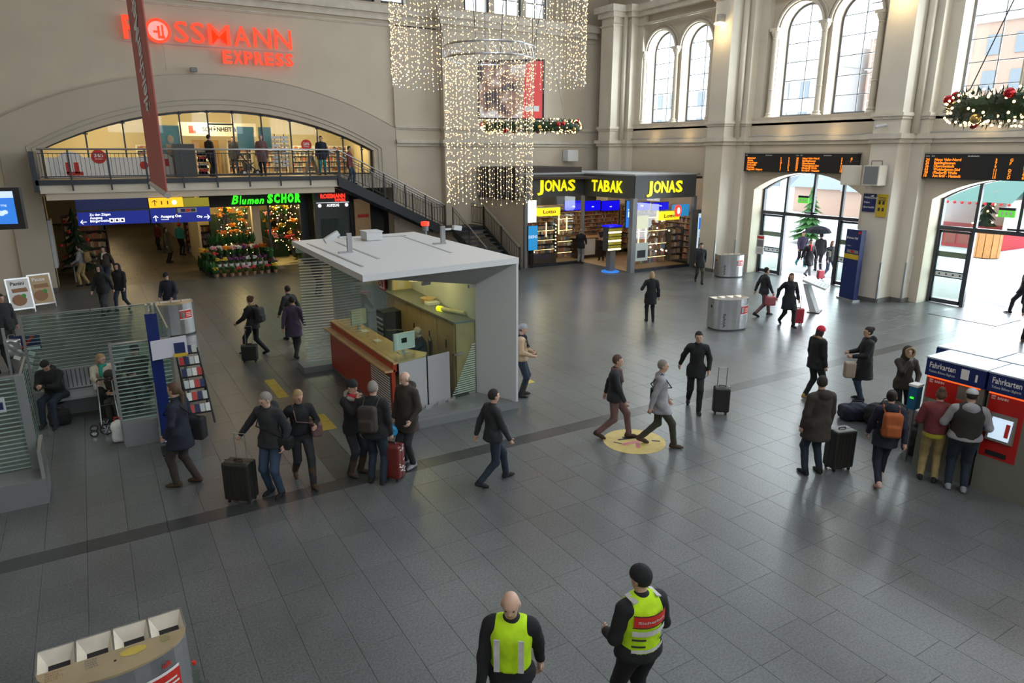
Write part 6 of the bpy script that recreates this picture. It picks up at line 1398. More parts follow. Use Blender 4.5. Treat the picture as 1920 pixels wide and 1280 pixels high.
# ================================================================== OUTSIDE
gr = struct('ground')
m = MB(); m.box(27.0, 120, -60, 90, -.25, -.02); m.build('plaza', 'bright_ground', gr)
def facade(x, y0, y1, h, mt, lab, nf, wstep, roofmt='facade_pale'):
    t = thing('building', lab, 'building', (x, (y0+y1)/2, 0))
    m = MB(); m.box(x, x+8, y0, y1, 0, h); m.build('wall', mt, t)
    m = MB(); m.prism([(x-.3, h), (x+8.3, h), (x+6, h+2.2), (x+2, h+2.2)], y0-.1, y1+.1, 'y'); m.build('roof', roofmt, t)
    n = int((y1-y0)/wstep); proto = None
    for f in range(nf):
        for k in range(n):
            if proto is None: m = MB(); m.box(-.12, .05, -.6, .6, 0, 1.9); proto = m.build('window', 'facade_window', t, world=False); o = proto
            else: o = copy_of(proto, t)
            o.location = (0, y0+(k+.5)*wstep-(y0+y1)/2, 1.3+f*(h-1)/nf)
facade(78, 2, 26, 17, 'facade_pale', 'pale town building across the square, seen through the right windows', 5, 2.6)
facade(80, 27, 52, 18, 'facade_brick', 'reddish town building across the square, seen through the left windows', 5, 2.6)
facade(76, 53, 86, 15, 'facade_pale', 'pale town building farthest left across the square', 4, 2.8)
facade(78, -30, 1, 16, 'facade_pale', 'pale town building at the right end of the square', 4, 2.8)
sp = fl(1792, 462); stl = thing('market_stall', 'red Christmas market stall outside the right doorway', 'stall', (sp.x+1.2, sp.y, 0))
m = MB(); m.box(sp.x, sp.x+3, sp.y-2.4, sp.y+2.4, 0, 1.15); m.build('counter', 'stall_red', stl)
for k in range(6): m = MB(); yy = sp.y-2.2+k*.76; m.box(sp.x-.05, sp.x, yy, yy+.62, .2, 1.0); m.build('front_panel', 'banner_red', stl)
m = MB(); m.box(sp.x, sp.x+3, sp.y-2.4, sp.y-2.3, 1.1, 2.8); m.box(sp.x+2.9, sp.x+3, sp.y-2.4, sp.y+2.4, 1.1, 2.8); m.build('wall_boards', 'facade_pale', stl)
m = MB(); m.add([(sp.x-.6, sp.y-2.8, 2.7), (sp.x-.6, sp.y+2.8, 2.7), (sp.x+1.6, sp.y+2.8, 3.9), (sp.x+1.6, sp.y-2.8, 3.9), (sp.x+3.6, sp.y-2.8, 2.7), (sp.x+3.6, sp.y+2.8, 2.7)], [(0, 1, 2, 3), (3, 2, 5, 4)]); m.build('roof', 'stall_roof', stl) if 'stall_roof' in MATS else (mat('stall_roof', (.12, .25, .22), .7), m.build('roof', 'stall_roof', stl))
m = MB()
for k in range(14): m.ball((sp.x-.62, sp.y-2.7+k*.41, 2.62), .09, 6, 4)
m.build('red_garland', 'stall_red', stl)
for i in range(2):
    q = fl(1846+i*46, 482-i*24); t = thing('timber_planter', ('slatted timber tub nearest the open right doorway', 'slatted timber tub farther out on the square')[i], 'planter', (q.x, q.y, 0))
    if i: continue_ = 1
    for k in range(12): a = 2*PI*k/12; m = MB(); m.cbox((q.x+.62*math.cos(a), q.y+.62*math.sin(a), .65), (.05, .3, 1.25), Matrix.Rotation(a, 3, 'Z')); m.build('slat', 'planter_wood', t)
    m = MB(); m.lathe([(0, 1.0), (.6, 1.0), (.6, .0)], (q.x, q.y, 0), 12); m.build('soil_fill', 'wood_dark', t)
q = ax(1512, 470, 38); xt = thing('christmas_tree', 'green Christmas tree outside behind the people in the doorway', 'tree', (38, q.y, 0)); conifer(xt, 3.6, 1.3, 'leaf', 9, 10, 30)
q = ax(1845, 425, 46); xt = thing('christmas_tree', 'slim lit Christmas tree outside beyond the right doorway', 'tree', (46, q.y, 0)); conifer(xt, 4.5, .8, 'pine', 10, 10, 24)
for i in range(30): m = MB(); m.ball((0, 0, 0), .06, 5, 3); o = m.build('bulb', 'warm_bulb', xt, world=False); a = i*2.4; z = .5+i*.13; r_ = .85*(1-z/4.7); o.location = (math.cos(a)*r_, math.sin(a)*r_, z)
for i, yy in enumerate((16.0, 20.0, 24.0, 28.0)):
    q = Vector((52+i*2, yy+14, 0)); t = thing('market_hut', 'small wooden market hut far outside, number %s from the right' % ('one', 'two', 'three', 'four')[i], 'stall', q)
    m = MB(); m.box(q.x, q.x+2.5, q.y-1.6, q.y+1.6, 0, 2.4); m.build('walls', 'facade_brick', t); m = MB(); m.add([(q.x-.4, q.y-1.9, 2.3), (q.x-.4, q.y+1.9, 2.3), (q.x+1.2, q.y+1.9, 3.4), (q.x+1.2, q.y-1.9, 3.4), (q.x+2.8, q.y-1.9, 2.3), (q.x+2.8, q.y+1.9, 2.3)], [(0, 1, 2, 3), (3, 2, 5, 4)]); m.build('roof', 'facade_window', t)
# canopy with warm strip outside the doors
cn = thing('entrance_canopy', 'canopy with warm strip lights outside the doorways', 'canopy', (29.5, 15, 3.9))
m = MB(); m.box(27.3, 31.5, 4, 26, 4.75, 5.0); m.build('roof', 'pale_grey', cn)
for y0 in (9, 16.5): m = MB(); m.box(29.4, 29.55, y0, y0+5, 4.68, 4.74); m.build('strip_light', 'warm_lamp', cn)

qa, qb = ax(1640, -40, 27.6), ax(1621, 208, 27.6)
ld = thing('ladder', 'pale metal ladder fixed outside the middle right window', 'ladder', (27.6, qb.y, qb.z))
for dy in (0, -.34): m = MB(); m.tube([(27.6, qb.y+dy, qb.z), (27.6, qb.y+dy, 12.2)], .022, 6); m.build('rail', 'steel_dull', ld)
for k in range(17): m = MB(); m.tube([(27.6, qb.y, qb.z+.1+k*.3), (27.6, qb.y-.34, qb.z+.1+k*.3)], .014, 5); m.build('rung', 'steel_dull', ld)
for z in (8.6, 11.0): m = MB(); m.box(27.3, 27.6, qb.y-.4, qb.y+.06, z, z+.05); m.build('wall_bracket', 'steel_dull', ld)
# ================================================================== PEOPLE: smooth-union fields meshed with surface nets
def _cone(P, a, b, ra, rb, sq=1.):
    a = np.array(a, float); b = np.array(b, float); ba = b-a; L = max(1e-9, ba@ba)
    h = np.clip(((P-a)@ba)/L, 0, 1); v = P-a-h[:, None]*ba
    if sq != 1.: v = v*np.array([1, sq, 1])
    return np.sqrt((v*v).sum(1))-(ra+(rb-ra)*h)
def _ell(P, c, r, R=None):
    v = P-np.array(c, float)
    if R is not None: v = v@R
    r = np.array(r, float); q = v/r; k = np.sqrt((q*q).sum(1))+1e-9; k2 = np.sqrt(((q/r)**2).sum(1))+1e-9
    return k*(k-1)/k2
def _box(P, c, r, R=None, rd=.02):
    v = P-np.array(c, float)
    if R is not None: v = v@R
    q = np.abs(v)-(np.array(r, float)-rd); return np.sqrt((np.maximum(q, 0)**2).sum(1))+np.minimum(q.max(1), 0)-rd
def _ev(P, pr):
    t = pr[0]
    if t == 'c': return _cone(P, pr[1], pr[2], pr[3], pr[4], pr[5])
    if t == 'e': return _ell(P, pr[1], pr[2], pr[3])
    return _box(P, pr[1], pr[2], pr[3], pr[4])
def C_(a, b, ra, rb=None, sq=1., mi=0): return ('c', tuple(a), tuple(b), ra, ra if rb is None else rb, sq, mi)
def E_(c, r, R=None, mi=0): return ('e', tuple(c), tuple(r), R, mi)
def B_X(c, r, R=None, rd=.02, mi=0): return ('b', tuple(c), tuple(r), R, rd, mi)
def _bb(pr):
    if pr[0] == 'c':
        a, b = np.array(pr[1]), np.array(pr[2]); r = max(pr[3], pr[4]); return np.minimum(a, b)-r, np.maximum(a, b)+r
    r = max(pr[2]) if pr[3] is not None else np.array(pr[2]); return np.array(pr[1])-r, np.array(pr[1])+r
def net(prims, vox, k=.03, cut=None, folds=0.):
    lo = np.min([_bb(p)[0] for p in prims], 0)-vox*1.7; hi = np.max([_bb(p)[1] for p in prims], 0)+vox*1.7
    n = np.maximum(3, np.ceil((hi-lo)/vox).astype(int)+1); ax_ = [lo[i]+vox*np.arange(n[i]) for i in range(3)]
    G = np.stack(np.meshgrid(*ax_, indexing='ij'), -1).reshape(-1, 3); f = None
    for p in prims:
        d = np.full(len(G), 9.); l, h = _bb(p); m = vox*2+k*1.2
        sel = np.all((G > l-m) & (G < h+m), 1); d[sel] = _ev(G[sel], p)
        if f is None: f = d
        else: h_ = np.clip(.5+.5*(f-d)/k, 0, 1); f = f*(1-h_)+d*h_-k*h_*(1-h_)
    if folds: f = f+folds*np.sin(G[:, 0]*31+G[:, 2]*9)*np.sin(G[:, 2]*27+G[:, 1]*14+G[:, 0]*5)
    if cut is not None: f = cut(G, f)
    F = f.reshape(n); S = F < 0
    c = np.zeros(n-1, int)
    for dx in (0, 1):
        for dy in (0, 1):
            for dz in (0, 1): c += S[dx:n[0]-1+dx, dy:n[1]-1+dy, dz:n[2]-1+dz]
    act = (c > 0) & (c < 8); ids = np.full(n-1, -1); idx = np.argwhere(act); ids[act] = np.arange(len(idx))
    acc = np.zeros((len(idx), 3)); cnt = np.zeros(len(idx))
    corners = [(0,0,0),(1,0,0),(0,1,0),(1,1,0),(0,0,1),(1,0,1),(0,1,1),(1,1,1)]
    for a, b in ((0,1),(2,3),(4,5),(6,7),(0,2),(1,3),(4,6),(5,7),(0,4),(1,5),(2,6),(3,7)):
        A = idx+corners[a]; B = idx+corners[b]; fa = F[A[:,0],A[:,1],A[:,2]]; fb = F[B[:,0],B[:,1],B[:,2]]; m = (fa < 0) != (fb < 0)
        t = np.where(m, fa/np.where(m, fa-fb, 1), 0); p = A+(B-A)*t[:, None]; acc[m] += p[m]; cnt[m] += 1
    V = lo+vox*acc/cnt[:, None]
    faces = []
    for axi in range(3):
        o = [(1,0,0),(0,1,0),(0,0,1)]; u, v = [(1,2),(2,0),(0,1)][axi]
        s0 = [slice(1, None)]*3; s0[axi] = slice(0, n[axi]-1); a_ = [slice(1, n[i]-1) for i in range(3)]; a_[axi] = slice(0, n[axi]-1)
        b_ = list(a_); b_[axi] = slice(1, n[axi]); SA = S[tuple(a_)]; SB = S[tuple(b_)]; e = np.argwhere(SA != SB)
        if not len(e): continue
        sg = SA[e[:,0],e[:,1],e[:,2]]; base = e.copy()
        for i in range(3):
            if i != axi: base[:, i] += 1
        du = np.array(o[u]); dv = np.array(o[v]); q = [base-du-dv, base-dv, base, base-du]
        Q = np.stack([ids[x[:,0],x[:,1],x[:,2]] for x in q], 1); Q[~sg] = Q[~sg][:, ::-1]; faces.append(Q)
    Fc = np.concatenate(faces) if faces else np.zeros((0, 4), int); Fc = Fc[(Fc >= 0).all(1)]
    mats_ = [p[-1] for p in prims]; mi = np.zeros(len(V), int)
    if len(set(mats_)) > 1:
        D = np.stack([_ev(V, p) for p in prims], 1); mi = np.array(mats_)[D.argmin(1)]
    return V, Fc, (mi[Fc[:, 0]] if len(Fc) else np.zeros(0, int))
def netobj(name, V, F, MI, mats, parent, scale=1., extra=None, T=None):
    """mesh object from arrays; extra = MB with additional geometry (its material ids are offset already)"""
    if T is not None: V = V@np.array(T.to_3x3()).T+np.array(T.translation)
    vs = (V*scale).tolist(); fs = F.tolist(); mi = list(MI)
    if extra is not None:
        n0 = len(vs); vs += [tuple(c*scale for c in v) for v in extra.v]; fs += [tuple(i+n0 for i in f) for f in extra.f]; mi += extra.m
    me = bpy.data.meshes.new(name); me.from_pydata(vs, [], fs)
    for m in mats: me.materials.append(MATS[m])
    me.polygons.foreach_set('material_index', [int(i) for i in mi]); me.polygons.foreach_set('use_smooth', [True]*len(me.polygons)); me.update()
    o = bpy.data.objects.new(name, me); COL.objects.link(o)
    if parent is not None: o.parent = parent
    return o
def ik(A, T, l1, l2, pole):
    A = Vector(A); T = Vector(T); d = T-A; L = d.length; mx = (l1+l2)*.995
    if L > mx: T = A+d*(mx/L); d = T-A; L = mx
    L = max(L, .08); a = (l1*l1-l2*l2+L*L)/(2*L); h = math.sqrt(max(0, l1*l1-a*a)); u = d.normalized()
    p = Vector(pole)-u*Vector(pole).dot(u); p = p.normalized() if p.length > 1e-6 else Vector((0, 1, 0))
    return A+u*a+p*h, T
for nm, c_ in dict(skin=(.50,.30,.22), skin_pale=(.58,.37,.28), glove_black=(.015,.015,.018), glove_grey=(.30,.30,.32), eye=(.02,.015,.012), lips=(.35,.12,.10),
    hair_dark=(.018,.013,.010), hair_brown=(.09,.05,.03), hair_grey=(.22,.20,.18), hair_blond=(.35,.24,.13),
    cloth_black=(.008,.009,.011), cloth_charcoal=(.020,.022,.026), cloth_navy=(.010,.014,.028), cloth_denim=(.030,.055,.10), cloth_denim_dark=(.014,.024,.042), cloth_brown=(.035,.027,.022), cloth_olive=(.045,.045,.032),
    cloth_beige=(.42,.30,.19), cloth_cream=(.52,.47,.38), cloth_khaki=(.36,.27,.12), cloth_grey=(.28,.28,.30), cloth_mauve=(.16,.09,.09), cloth_maroon=(.16,.03,.035), cloth_teal=(.02,.20,.22), cloth_red=(.50,.02,.04), cloth_purple=(.06,.045,.10),
    scarf_green=(.03,.28,.22), hivis=(.50,.80,.01), reflect=(.55,.55,.55), fur=(.25,.17,.09), fur_grey=(.28,.25,.21), orange_bag=(.32,.08,.02), boot_brown=(.06,.035,.02), boot_tan=(.35,.22,.06), shoe_grey=(.25,.27,.30), shoe_pink=(.55,.35,.30), vest_dark=(.022,.020,.018), tan_bag=(.30,.20,.09)).items():
    mat(nm, c_, .85 if not nm.startswith(('skin', 'eye')) else .5, noise=.0 if nm.startswith(('skin', 'eye', 'lips')) else .15, nscale=9, bump=.25 if nm.startswith('cloth') else 0, bscale=25)
def Rz(a): return Matrix.Rotation(a, 4, 'Z')
def person(foot, face, label, h=1.75, fat=1., stance='stand', hands=(None, None), lean=0., side=0., head=(0., 0.), skin='skin', glove=None,
           top='cloth_black', sleeve=None, hem=.80, puffy=0., trousers='cloth_denim_dark', shoe='cloth_black', hair='hair_dark', style='short', hat=None, hood=None, hooddown=False, fur=None,
           scarf=None, pack=None, bag=None, hip=None, feet=None, vox=None, vest=None, shirt=None, boots=None, group=None, z0=0., poles=(None, None), skirt_w=1.):
    p = foot if isinstance(foot, Vector) else fl(foot[0], foot[1], z0)
    dist = math.hypot(p.x, p.y); vx = vox or (.014 if dist < 8 else .018 if dist < 18 else .024 if dist < 27 else .03)
    dr = FH*math.cos(math.radians(face))+RT*math.sin(math.radians(face)); rz = math.atan2(-dr[0], dr[1]); s = h/1.75
    HIP = Vector(hip or (0, 0, .93))
    if feet is None:
        feet = {'stand': ((-.11, .02, .08), (.11, -.02, .08)), 'walk': ((-.08, .30, .08), (.09, -.30, .13)), 'walk2': ((-.09, -.30, .13), (.08, .30, .08)), 'small': ((-.1, .12, .08), (.1, -.12, .09)), 'small2': ((-.1, -.12, .09), (.1, .12, .08))}[stance]
        if stance.startswith('walk'): HIP.z -= .035
    U = Matrix.Rotation(-lean, 4, 'X')@Matrix.Rotation(side, 4, 'Y')     # upper body tilt about the hips
    def up(v): return HIP+(U@(Vector(v)-Vector((0, 0, .93))))
    waist, chest, neck0, neck1 = up((0, 0, 1.08)), up((0, 0, 1.31)), up((0, -.01, 1.44)), up((0, .015, 1.55))
    sh = [up((-.185*fat**.5, -.01, 1.405)), up((.185*fat**.5, -.01, 1.405))]
    hd = up((0, .025, 1.635)); HM = Matrix.Translation(hd)@U@Rz(head[0])@Matrix.Rotation(head[1], 4, 'X')
    R3 = np.array(HM.to_3x3())
    def hp(x, y, z): return HM@Vector((x, y, z))
    # --- joints
    kn = []; an = []
    for i in (0, 1):
        hj = HIP+Vector(((-.095, .095)[i], 0, -.02)); k, a = ik(hj, feet[i], .44, .43, (0, 1, .0)); kn.append((hj, k, a)); an.append(a)
    arm = []
    for i in (0, 1):
        sx = (-1, 1)[i]; T = hands[i] or {'walk': (sx*.25, (-.2, .2)[i], .88), 'walk2': (sx*.25, (.2, -.2)[i], .88)}.get(stance, (sx*.25, .06, .84))
        T = Vector(T)
        if hands[i] is None: T = T+(HIP-Vector((0, 0, .93)))
        pole = poles[i] or (sx*.5, -1, -.35); e, w = ik(sh[i], T, .285, .255, pole); arm.append((sh[i], e, w))
    gm = glove or skin; M_ = [skin, gm, 'eye', 'lips', trousers]
    # --- body: one continuous surface
    pr = [C_(HIP+Vector((0, 0, .0)), waist, .13*fat, .12*fat, 1.25, 4), C_(waist, chest, .12*fat, .14*fat, 1.25, 0), C_(sh[0]*.8+sh[1]*.2, sh[1]*.8+sh[0]*.2, .065, .065, 1, 0), C_(neck0, neck1, .058, .052, 1, 0),
          E_(hp(0, -.002, .022), (.074, .091, .097), R3, 0), E_(hp(0, .026, -.048), (.057, .062, .064), R3, 0), C_(hp(0, .084, .012), hp(0, .100, -.020), .010, .0145, 1, 0), E_(hp(-.078, -.005, 0), (.012, .02, .03), R3, 0), E_(hp(.078, -.005, 0), (.012, .02, .03), R3, 0),
          C_(hp(-.03, .078, .033), hp(.03, .078, .033), .011, .011, 1, 0)]
    for i in (0, 1):
        S_, e, w = arm[i]; d = (w-e).normalized(); pe = w+d*.075
        pr += [C_(S_, e, .048, .04, 1, 0), C_(e, w, .04, .027, 1, 0), C_(w, pe, .03, .034, 1, 1)]
        hj, k, a = kn[i]; pr += [C_(hj, k, .085*fat, .055, 1, 4), C_(k, a, .055, .036, 1, 4)]
    V, F, MI = net(pr, vx, .022)
    ex = MB()
    for sx in (-1, 1):       # eyes set in the sockets, brows, mouth
        c = hp(sx*.031, .082, .012); ex.mi = 2; v0 = len(ex.v); ex.ball((0, 0, 0), .0125, 7, 5, (1, .7, .75)); ex.v[v0:] = [tuple(HM.to_3x3()@Vector(v)+c) for v in ex.v[v0:]]
    ex.mi = 3; v0 = len(ex.v); ex.ball((0, 0, 0), .022, 8, 4, (1, .5, .28)); c = hp(0, .082, -.052); ex.v[v0:] = [tuple(HM.to_3x3()@Vector(v)+c) for v in ex.v[v0:]]
    ex.mi = 1
    for i in (0, 1):
        S_, e, w = arm[i]; d = (w-e).normalized(); sx = (-1, 1)[i]; inw = Vector((-sx, .35, 0)); inw = (inw-d*inw.dot(d)).normalized(); lat = d.cross(inw).normalized()
        if lat.dot(Vector((0, 1, .3))) < 0: lat = -lat
        for j, (o_, L) in enumerate(((.026, .068), (.009, .078), (-.009, .073), (-.025, .058))):
            b0 = w+d*.055+lat*o_; b1 = w+d*.10+lat*o_*1.1; b2 = b1+(d*.75+inw*.6).normalized()*L*.45; b3 = b2+(d*.25+inw).normalized()*L*.4
            ex.tube([b0, b1, b2, b3], [.0105, .0095, .0088, .007], 5)
        t0 = w+d*.015+lat*.026; t1 = t0+(d*.6+lat*.75+inw*.25).normalized()*.042; t2 = t1+(d*.8+inw*.5).normalized()*.03; ex.tube([t0, t1, t2], [.013, .0115, .008], 5)
    body = netobj('person', V, F, MI, M_, None, s, ex); body.location = p; body.rotation_euler = (0, 0, rz)
    body['label'] = label; body['category'] = 'person'
    if group: body['group'] = group
    # --- trousers and footwear
    pt = [C_(HIP+Vector((0, 0, .02)), waist, .150*fat, .140*fat, 1.22)]
    for i in (0, 1): hj, k, a = kn[i]; pt += [C_(hj+Vector((0, -.01, 0)), k, .098*fat, .072, 1), C_(k, a+Vector((0, 0, .01)), .070, .056, 1)]
    V, F, MI = net(pt, vx, .03, folds=.0035); netobj('trousers', V, F, MI, [trousers], body, s)
    for i in (0, 1):
        hj, k, a = kn[i]; lift = max(0, a.z-.08); ang = -min(.9, lift*7); Rr = Matrix.Rotation(ang if lift > .01 else 0, 3, 'X'); sx = (-1, 1)[i]
        def q(x, y, z): return a+Rr@(Matrix.Rotation(-sx*.12, 3, 'Z')@Vector((x, y, z)))
        pf = [C_(q(0, -.05, -.045), q(0, .10, -.05), .042, .040), C_(q(0, .10, -.055), q(0, .165, -.06), .040, .028), C_(q(0, -.03, .0), q(0, 0, -.03), .046, .045)]
        if boots: pf.append(C_(q(0, 0, -.02), a.lerp(k, .62), .052, .068))
        V, F, MI = net(pf, min(vx, .018), .02, cut=(lambda G, f: np.maximum(f, .006-G[:, 2])) if lift < .01 else None); netobj('boot' if boots else 'shoe', V, F, MI, [boots or shoe], body, s)
    # --- upper garment
    pu = puffy; slv = sleeve or top; tm2 = [top, slv, 'reflect']
    ptp = [C_(HIP+Vector((0, 0, .04)), waist, .160*fat+pu, .150*fat+pu, 1.16), C_(waist, chest, .150*fat+pu, .168*fat+pu, 1.2), C_(sh[0]*.86+sh[1]*.14, sh[1]*.86+sh[0]*.14, .085+pu*.6, .085+pu*.6), C_(neck0-Vector((0, 0, .01)), neck0.lerp(neck1, .35), .078, .074)]
    if hem < .93:
        dz = Vector((0, 0, 1)); ptp.append(C_(HIP+dz*.05, Vector((HIP.x, HIP.y+(0 if hip is None else .0), max(hem+.03, .3))), .162*fat+pu, (.175*fat+pu+(.9-hem)*.13)*skirt_w, 1.1))
    if hem < .93 and hip is None:
        for hj, k, an_ in kn: t_ = min(1.1, max(.2, (hj.z-hem+.06)/max(.05, hj.z-k.z))); ptp.append(C_(hj+Vector((0, .0, .04)), hj.lerp(k, t_), .118*fat+pu, .112*fat+pu))
    nb = len(ptp)
    for i in (0, 1):
        S_, e, w = arm[i]; ptp += [C_(S_, e, .068+pu*.6, .058+pu*.5, 1, 1), C_(e, w+(e-w)*.04, .057+pu*.5, .045+pu*.3, 1, 1)]
    if hooddown: ptp += [E_(neck0+U.to_3x3()@Vector((0, -.10, .03)), (.12, .075, .09))]
    def hemcut(G, f):
        if hip is not None: return f
        return np.maximum(f, hem-G[:, 2])
    V, F, MI = net(ptp, vx, .03, cut=hemcut, folds=.005 if pu == 0 else .003)
    if pu:      # quilting
        V = V*1.0
    g = netobj('coat' if hem < .75 else 'jacket', V, F, MI, tm2, body, s)
    if shirt:
        ps = [C_(HIP+Vector((0, 0, -.02)), HIP+Vector((0, 0, .1)), .172*fat, .16*fat, 1.15)]; V, F, MI = net(ps, vx, .02, cut=lambda G, f: np.maximum(f, (hem-.09)-G[:, 2])); netobj('shirt', V, F, MI, [shirt], body, s)
    # --- head dress, in the head frame
    hv = min(vx, .016); hps = None
    if hood:
        hps = [E_((0, -.02, .01), (.115, .125, .14)), C_((0, -.03, -.06), (0, -.05, -.14), .10, .12)]; hc = (.055, .16); hm = hood
        cut = lambda G, f: np.maximum(f, -np.maximum(np.maximum(.02-G[:, 1], np.abs(G[:, 0])-.068), np.abs(G[:, 2]-.0)-.085)); nm = 'hood'
        V, F, MI = net(hps, hv, .03, cut=cut); netobj(nm, V, F, MI, [hm], body, s, T=HM)
    elif hat:
        kind, hm = hat
        if kind == 'beanie':
            hps = [E_((0, -.006, .045), (.090, .106, .098))]; cut = lambda G, f: np.maximum(f, (.012-G[:, 1]*-.25)-G[:, 2])
            V, F, MI = net(hps+[C_((-.0, -.006, .035), (0, -.006, .04), .0905, .09, .86)], hv, .01, cut=cut); netobj('beanie', V, F, MI, [hm], body, s, T=HM)
        else:
            hps = [E_((0, -.006, .05), (.086, .102, .082)), E_((0, .105, .045), (.062, .06, .010))]; V, F, MI = net(hps, min(hv, .012), .012, cut=lambda G, f: np.maximum(f, .032-G[:, 2])); netobj('cap', V, F, MI, [hm], body, s, T=HM)
    if style != 'bald' and not hood:
        hz = .045 if not hat else -.01
        hps = [E_((0, -.012, .028), (.084, .098, .108))]
        if style in ('long', 'bob'): hps += [C_((-.055, -.03, -.02), (-.06, -.045, -.16 if style == 'long' else -.09), .045, .035), C_((.055, -.03, -.02), (.06, -.045, -.16 if style == 'long' else -.09), .045, .035), C_((0, -.06, 0), (0, -.09, -.24 if style == 'long' else -.08), .065, .05)]
        if style == 'bun': hps += [E_((0, -.09, .08), (.05, .05, .05))]
        if style == 'topbun': hps += [E_((0, -.05, .13), (.055, .055, .045))]
        if style == 'pony': hps += [C_((0, -.09, .03), (0, -.13, -.05), .03, .035), C_((0, -.13, -.05), (0, -.12, -.36), .035, .015)]
        low = -.03 if style == 'short' else -.05
        def hcut(G, f):
            fr = np.maximum(.028-G[:, 1], G[:, 2]-.06)               # face opening
            lo_ = np.maximum(np.maximum(-.0-G[:, 1]-.02, G[:, 2]-(low+.0)), -np.inf)
            f = np.maximum(f, -fr)
            if style == 'short': f = np.maximum(f, (-.045-G[:, 2])) if True else f
            if hat: f = np.maximum(f, G[:, 2]-.05)
            return f
        V, F, MI = net(hps, min(hv, .014), .02, cut=hcut)
        if len(F): netobj('hair', V, F, MI, [hair], body, s, T=HM)
    elif style == 'bald' and not hood and not hat:
        hps = [E_((0, -.03, -.01), (.083, .075, .06))]; V, F, MI = net(hps, .014, .01, cut=lambda G, f: np.maximum(f, -np.maximum(.0-G[:, 1], -9+0*G[:, 0]))); netobj('hair', V, F, MI, ['hair_grey'], body, s, T=HM)
    if fur:
        m = MB(); rr = random.Random(3)
        if hood: pts = [(.088*math.cos(a), .075+.0*math.sin(a), .105*math.sin(a)) for a in [2*PI*j/16 for j in range(17)]]; m.tube(pts, .028, 7, cap=False); m.v = [tuple(HM@Vector(v)) for v in m.v]
        else: c = neck0; m.tube([(c.x+.115*math.cos(a), c.y+.02+.10*math.sin(a), c.z+.035-.05*math.sin(a)) for a in [2*PI*j/16 for j in range(17)]], .038, 7, cap=False)
        m.v = [tuple(Vector(v)+Vector((rr.uniform(-1, 1), rr.uniform(-1, 1), rr.uniform(-1, 1)))*.008) for v in m.v]; m.v = [(x*s, y*s, z*s) for x, y, z in m.v]; m.build('fur_trim', fur, body, smooth=True, world=False)
    if scarf:
        c = neck0.lerp(neck1, .3); V, F, MI = net([E_(c, (.105, .10, .055)), C_(c+Vector((.03, .09, -.02)), c+Vector((.05, .13, -.22)), .04, .035)], vx, .03, folds=.006); netobj('scarf', V, F, MI, [scarf], body, s)
    if vest:        # sleeveless layer over the jacket
        pv = [C_(HIP+Vector((0, 0, .06)), waist, .172*fat+pu, .164*fat+pu, 1.14), C_(waist, chest, .164*fat+pu, .182*fat+pu, 1.18), C_(sh[0]*.72+sh[1]*.28, sh[1]*.72+sh[0]*.28, .100+pu*.6, .100+pu*.6)]
        V, F, MI = net(pv, vx, .03, cut=lambda G, f: np.maximum(f, vest[1]-G[:, 2])); netobj('vest', V, F, MI, [vest[0]], body, s)
    if pack:
        c = up((0, -.245-pu, 1.22)); RR = np.array(U.to_3x3()); V, F, MI = net([B_X(c, (.15, .085, .22), RR, .06), B_X(up((0, -.33-pu, 1.14)), (.11, .04, .10), RR, .03)], vx, .02); bp_ = netobj('backpack', V, F, MI, [pack], body, s)
        m = MB()
        for sx in (-1, 1): m.tube([up((sx*.11, -.17-pu, 1.40)), up((sx*.12, -.03, 1.50+pu)), up((sx*.12, .15+pu, 1.38)), up((sx*.13, .14+pu, 1.15)), up((sx*.12, -.15-pu, 1.05))], .017, 5)
        m.v = [(x*s, y*s, z*s) for x, y, z in m.v]; m.build('strap', pack, body, smooth=True, world=False)
    if bag:
        bc_, bx, by, bz, sz, strap = bag; V, F, MI = net([B_X((bx, by, bz), sz, None, .04)], vx, .02); netobj('shoulder_bag', V, F, MI, [bc_], body, s)
        if strap:
            m = MB(); m.tube([(bx*.95, by+sz[1]*.6, bz+sz[2]), up((-.1*np.sign(bx), .19+pu, 1.25)), up((-.11*np.sign(bx), .0, 1.52)), up((-.05*np.sign(bx), -.19-pu, 1.3)), (bx*.95, by-sz[1]*.6, bz+sz[2])], .012, 5)
            m.v = [(x*s, y*s, z*s) for x, y, z in m.v]; m.build('bag_strap', bc_, body, smooth=True, world=False)
    body['_s'] = s
    return body
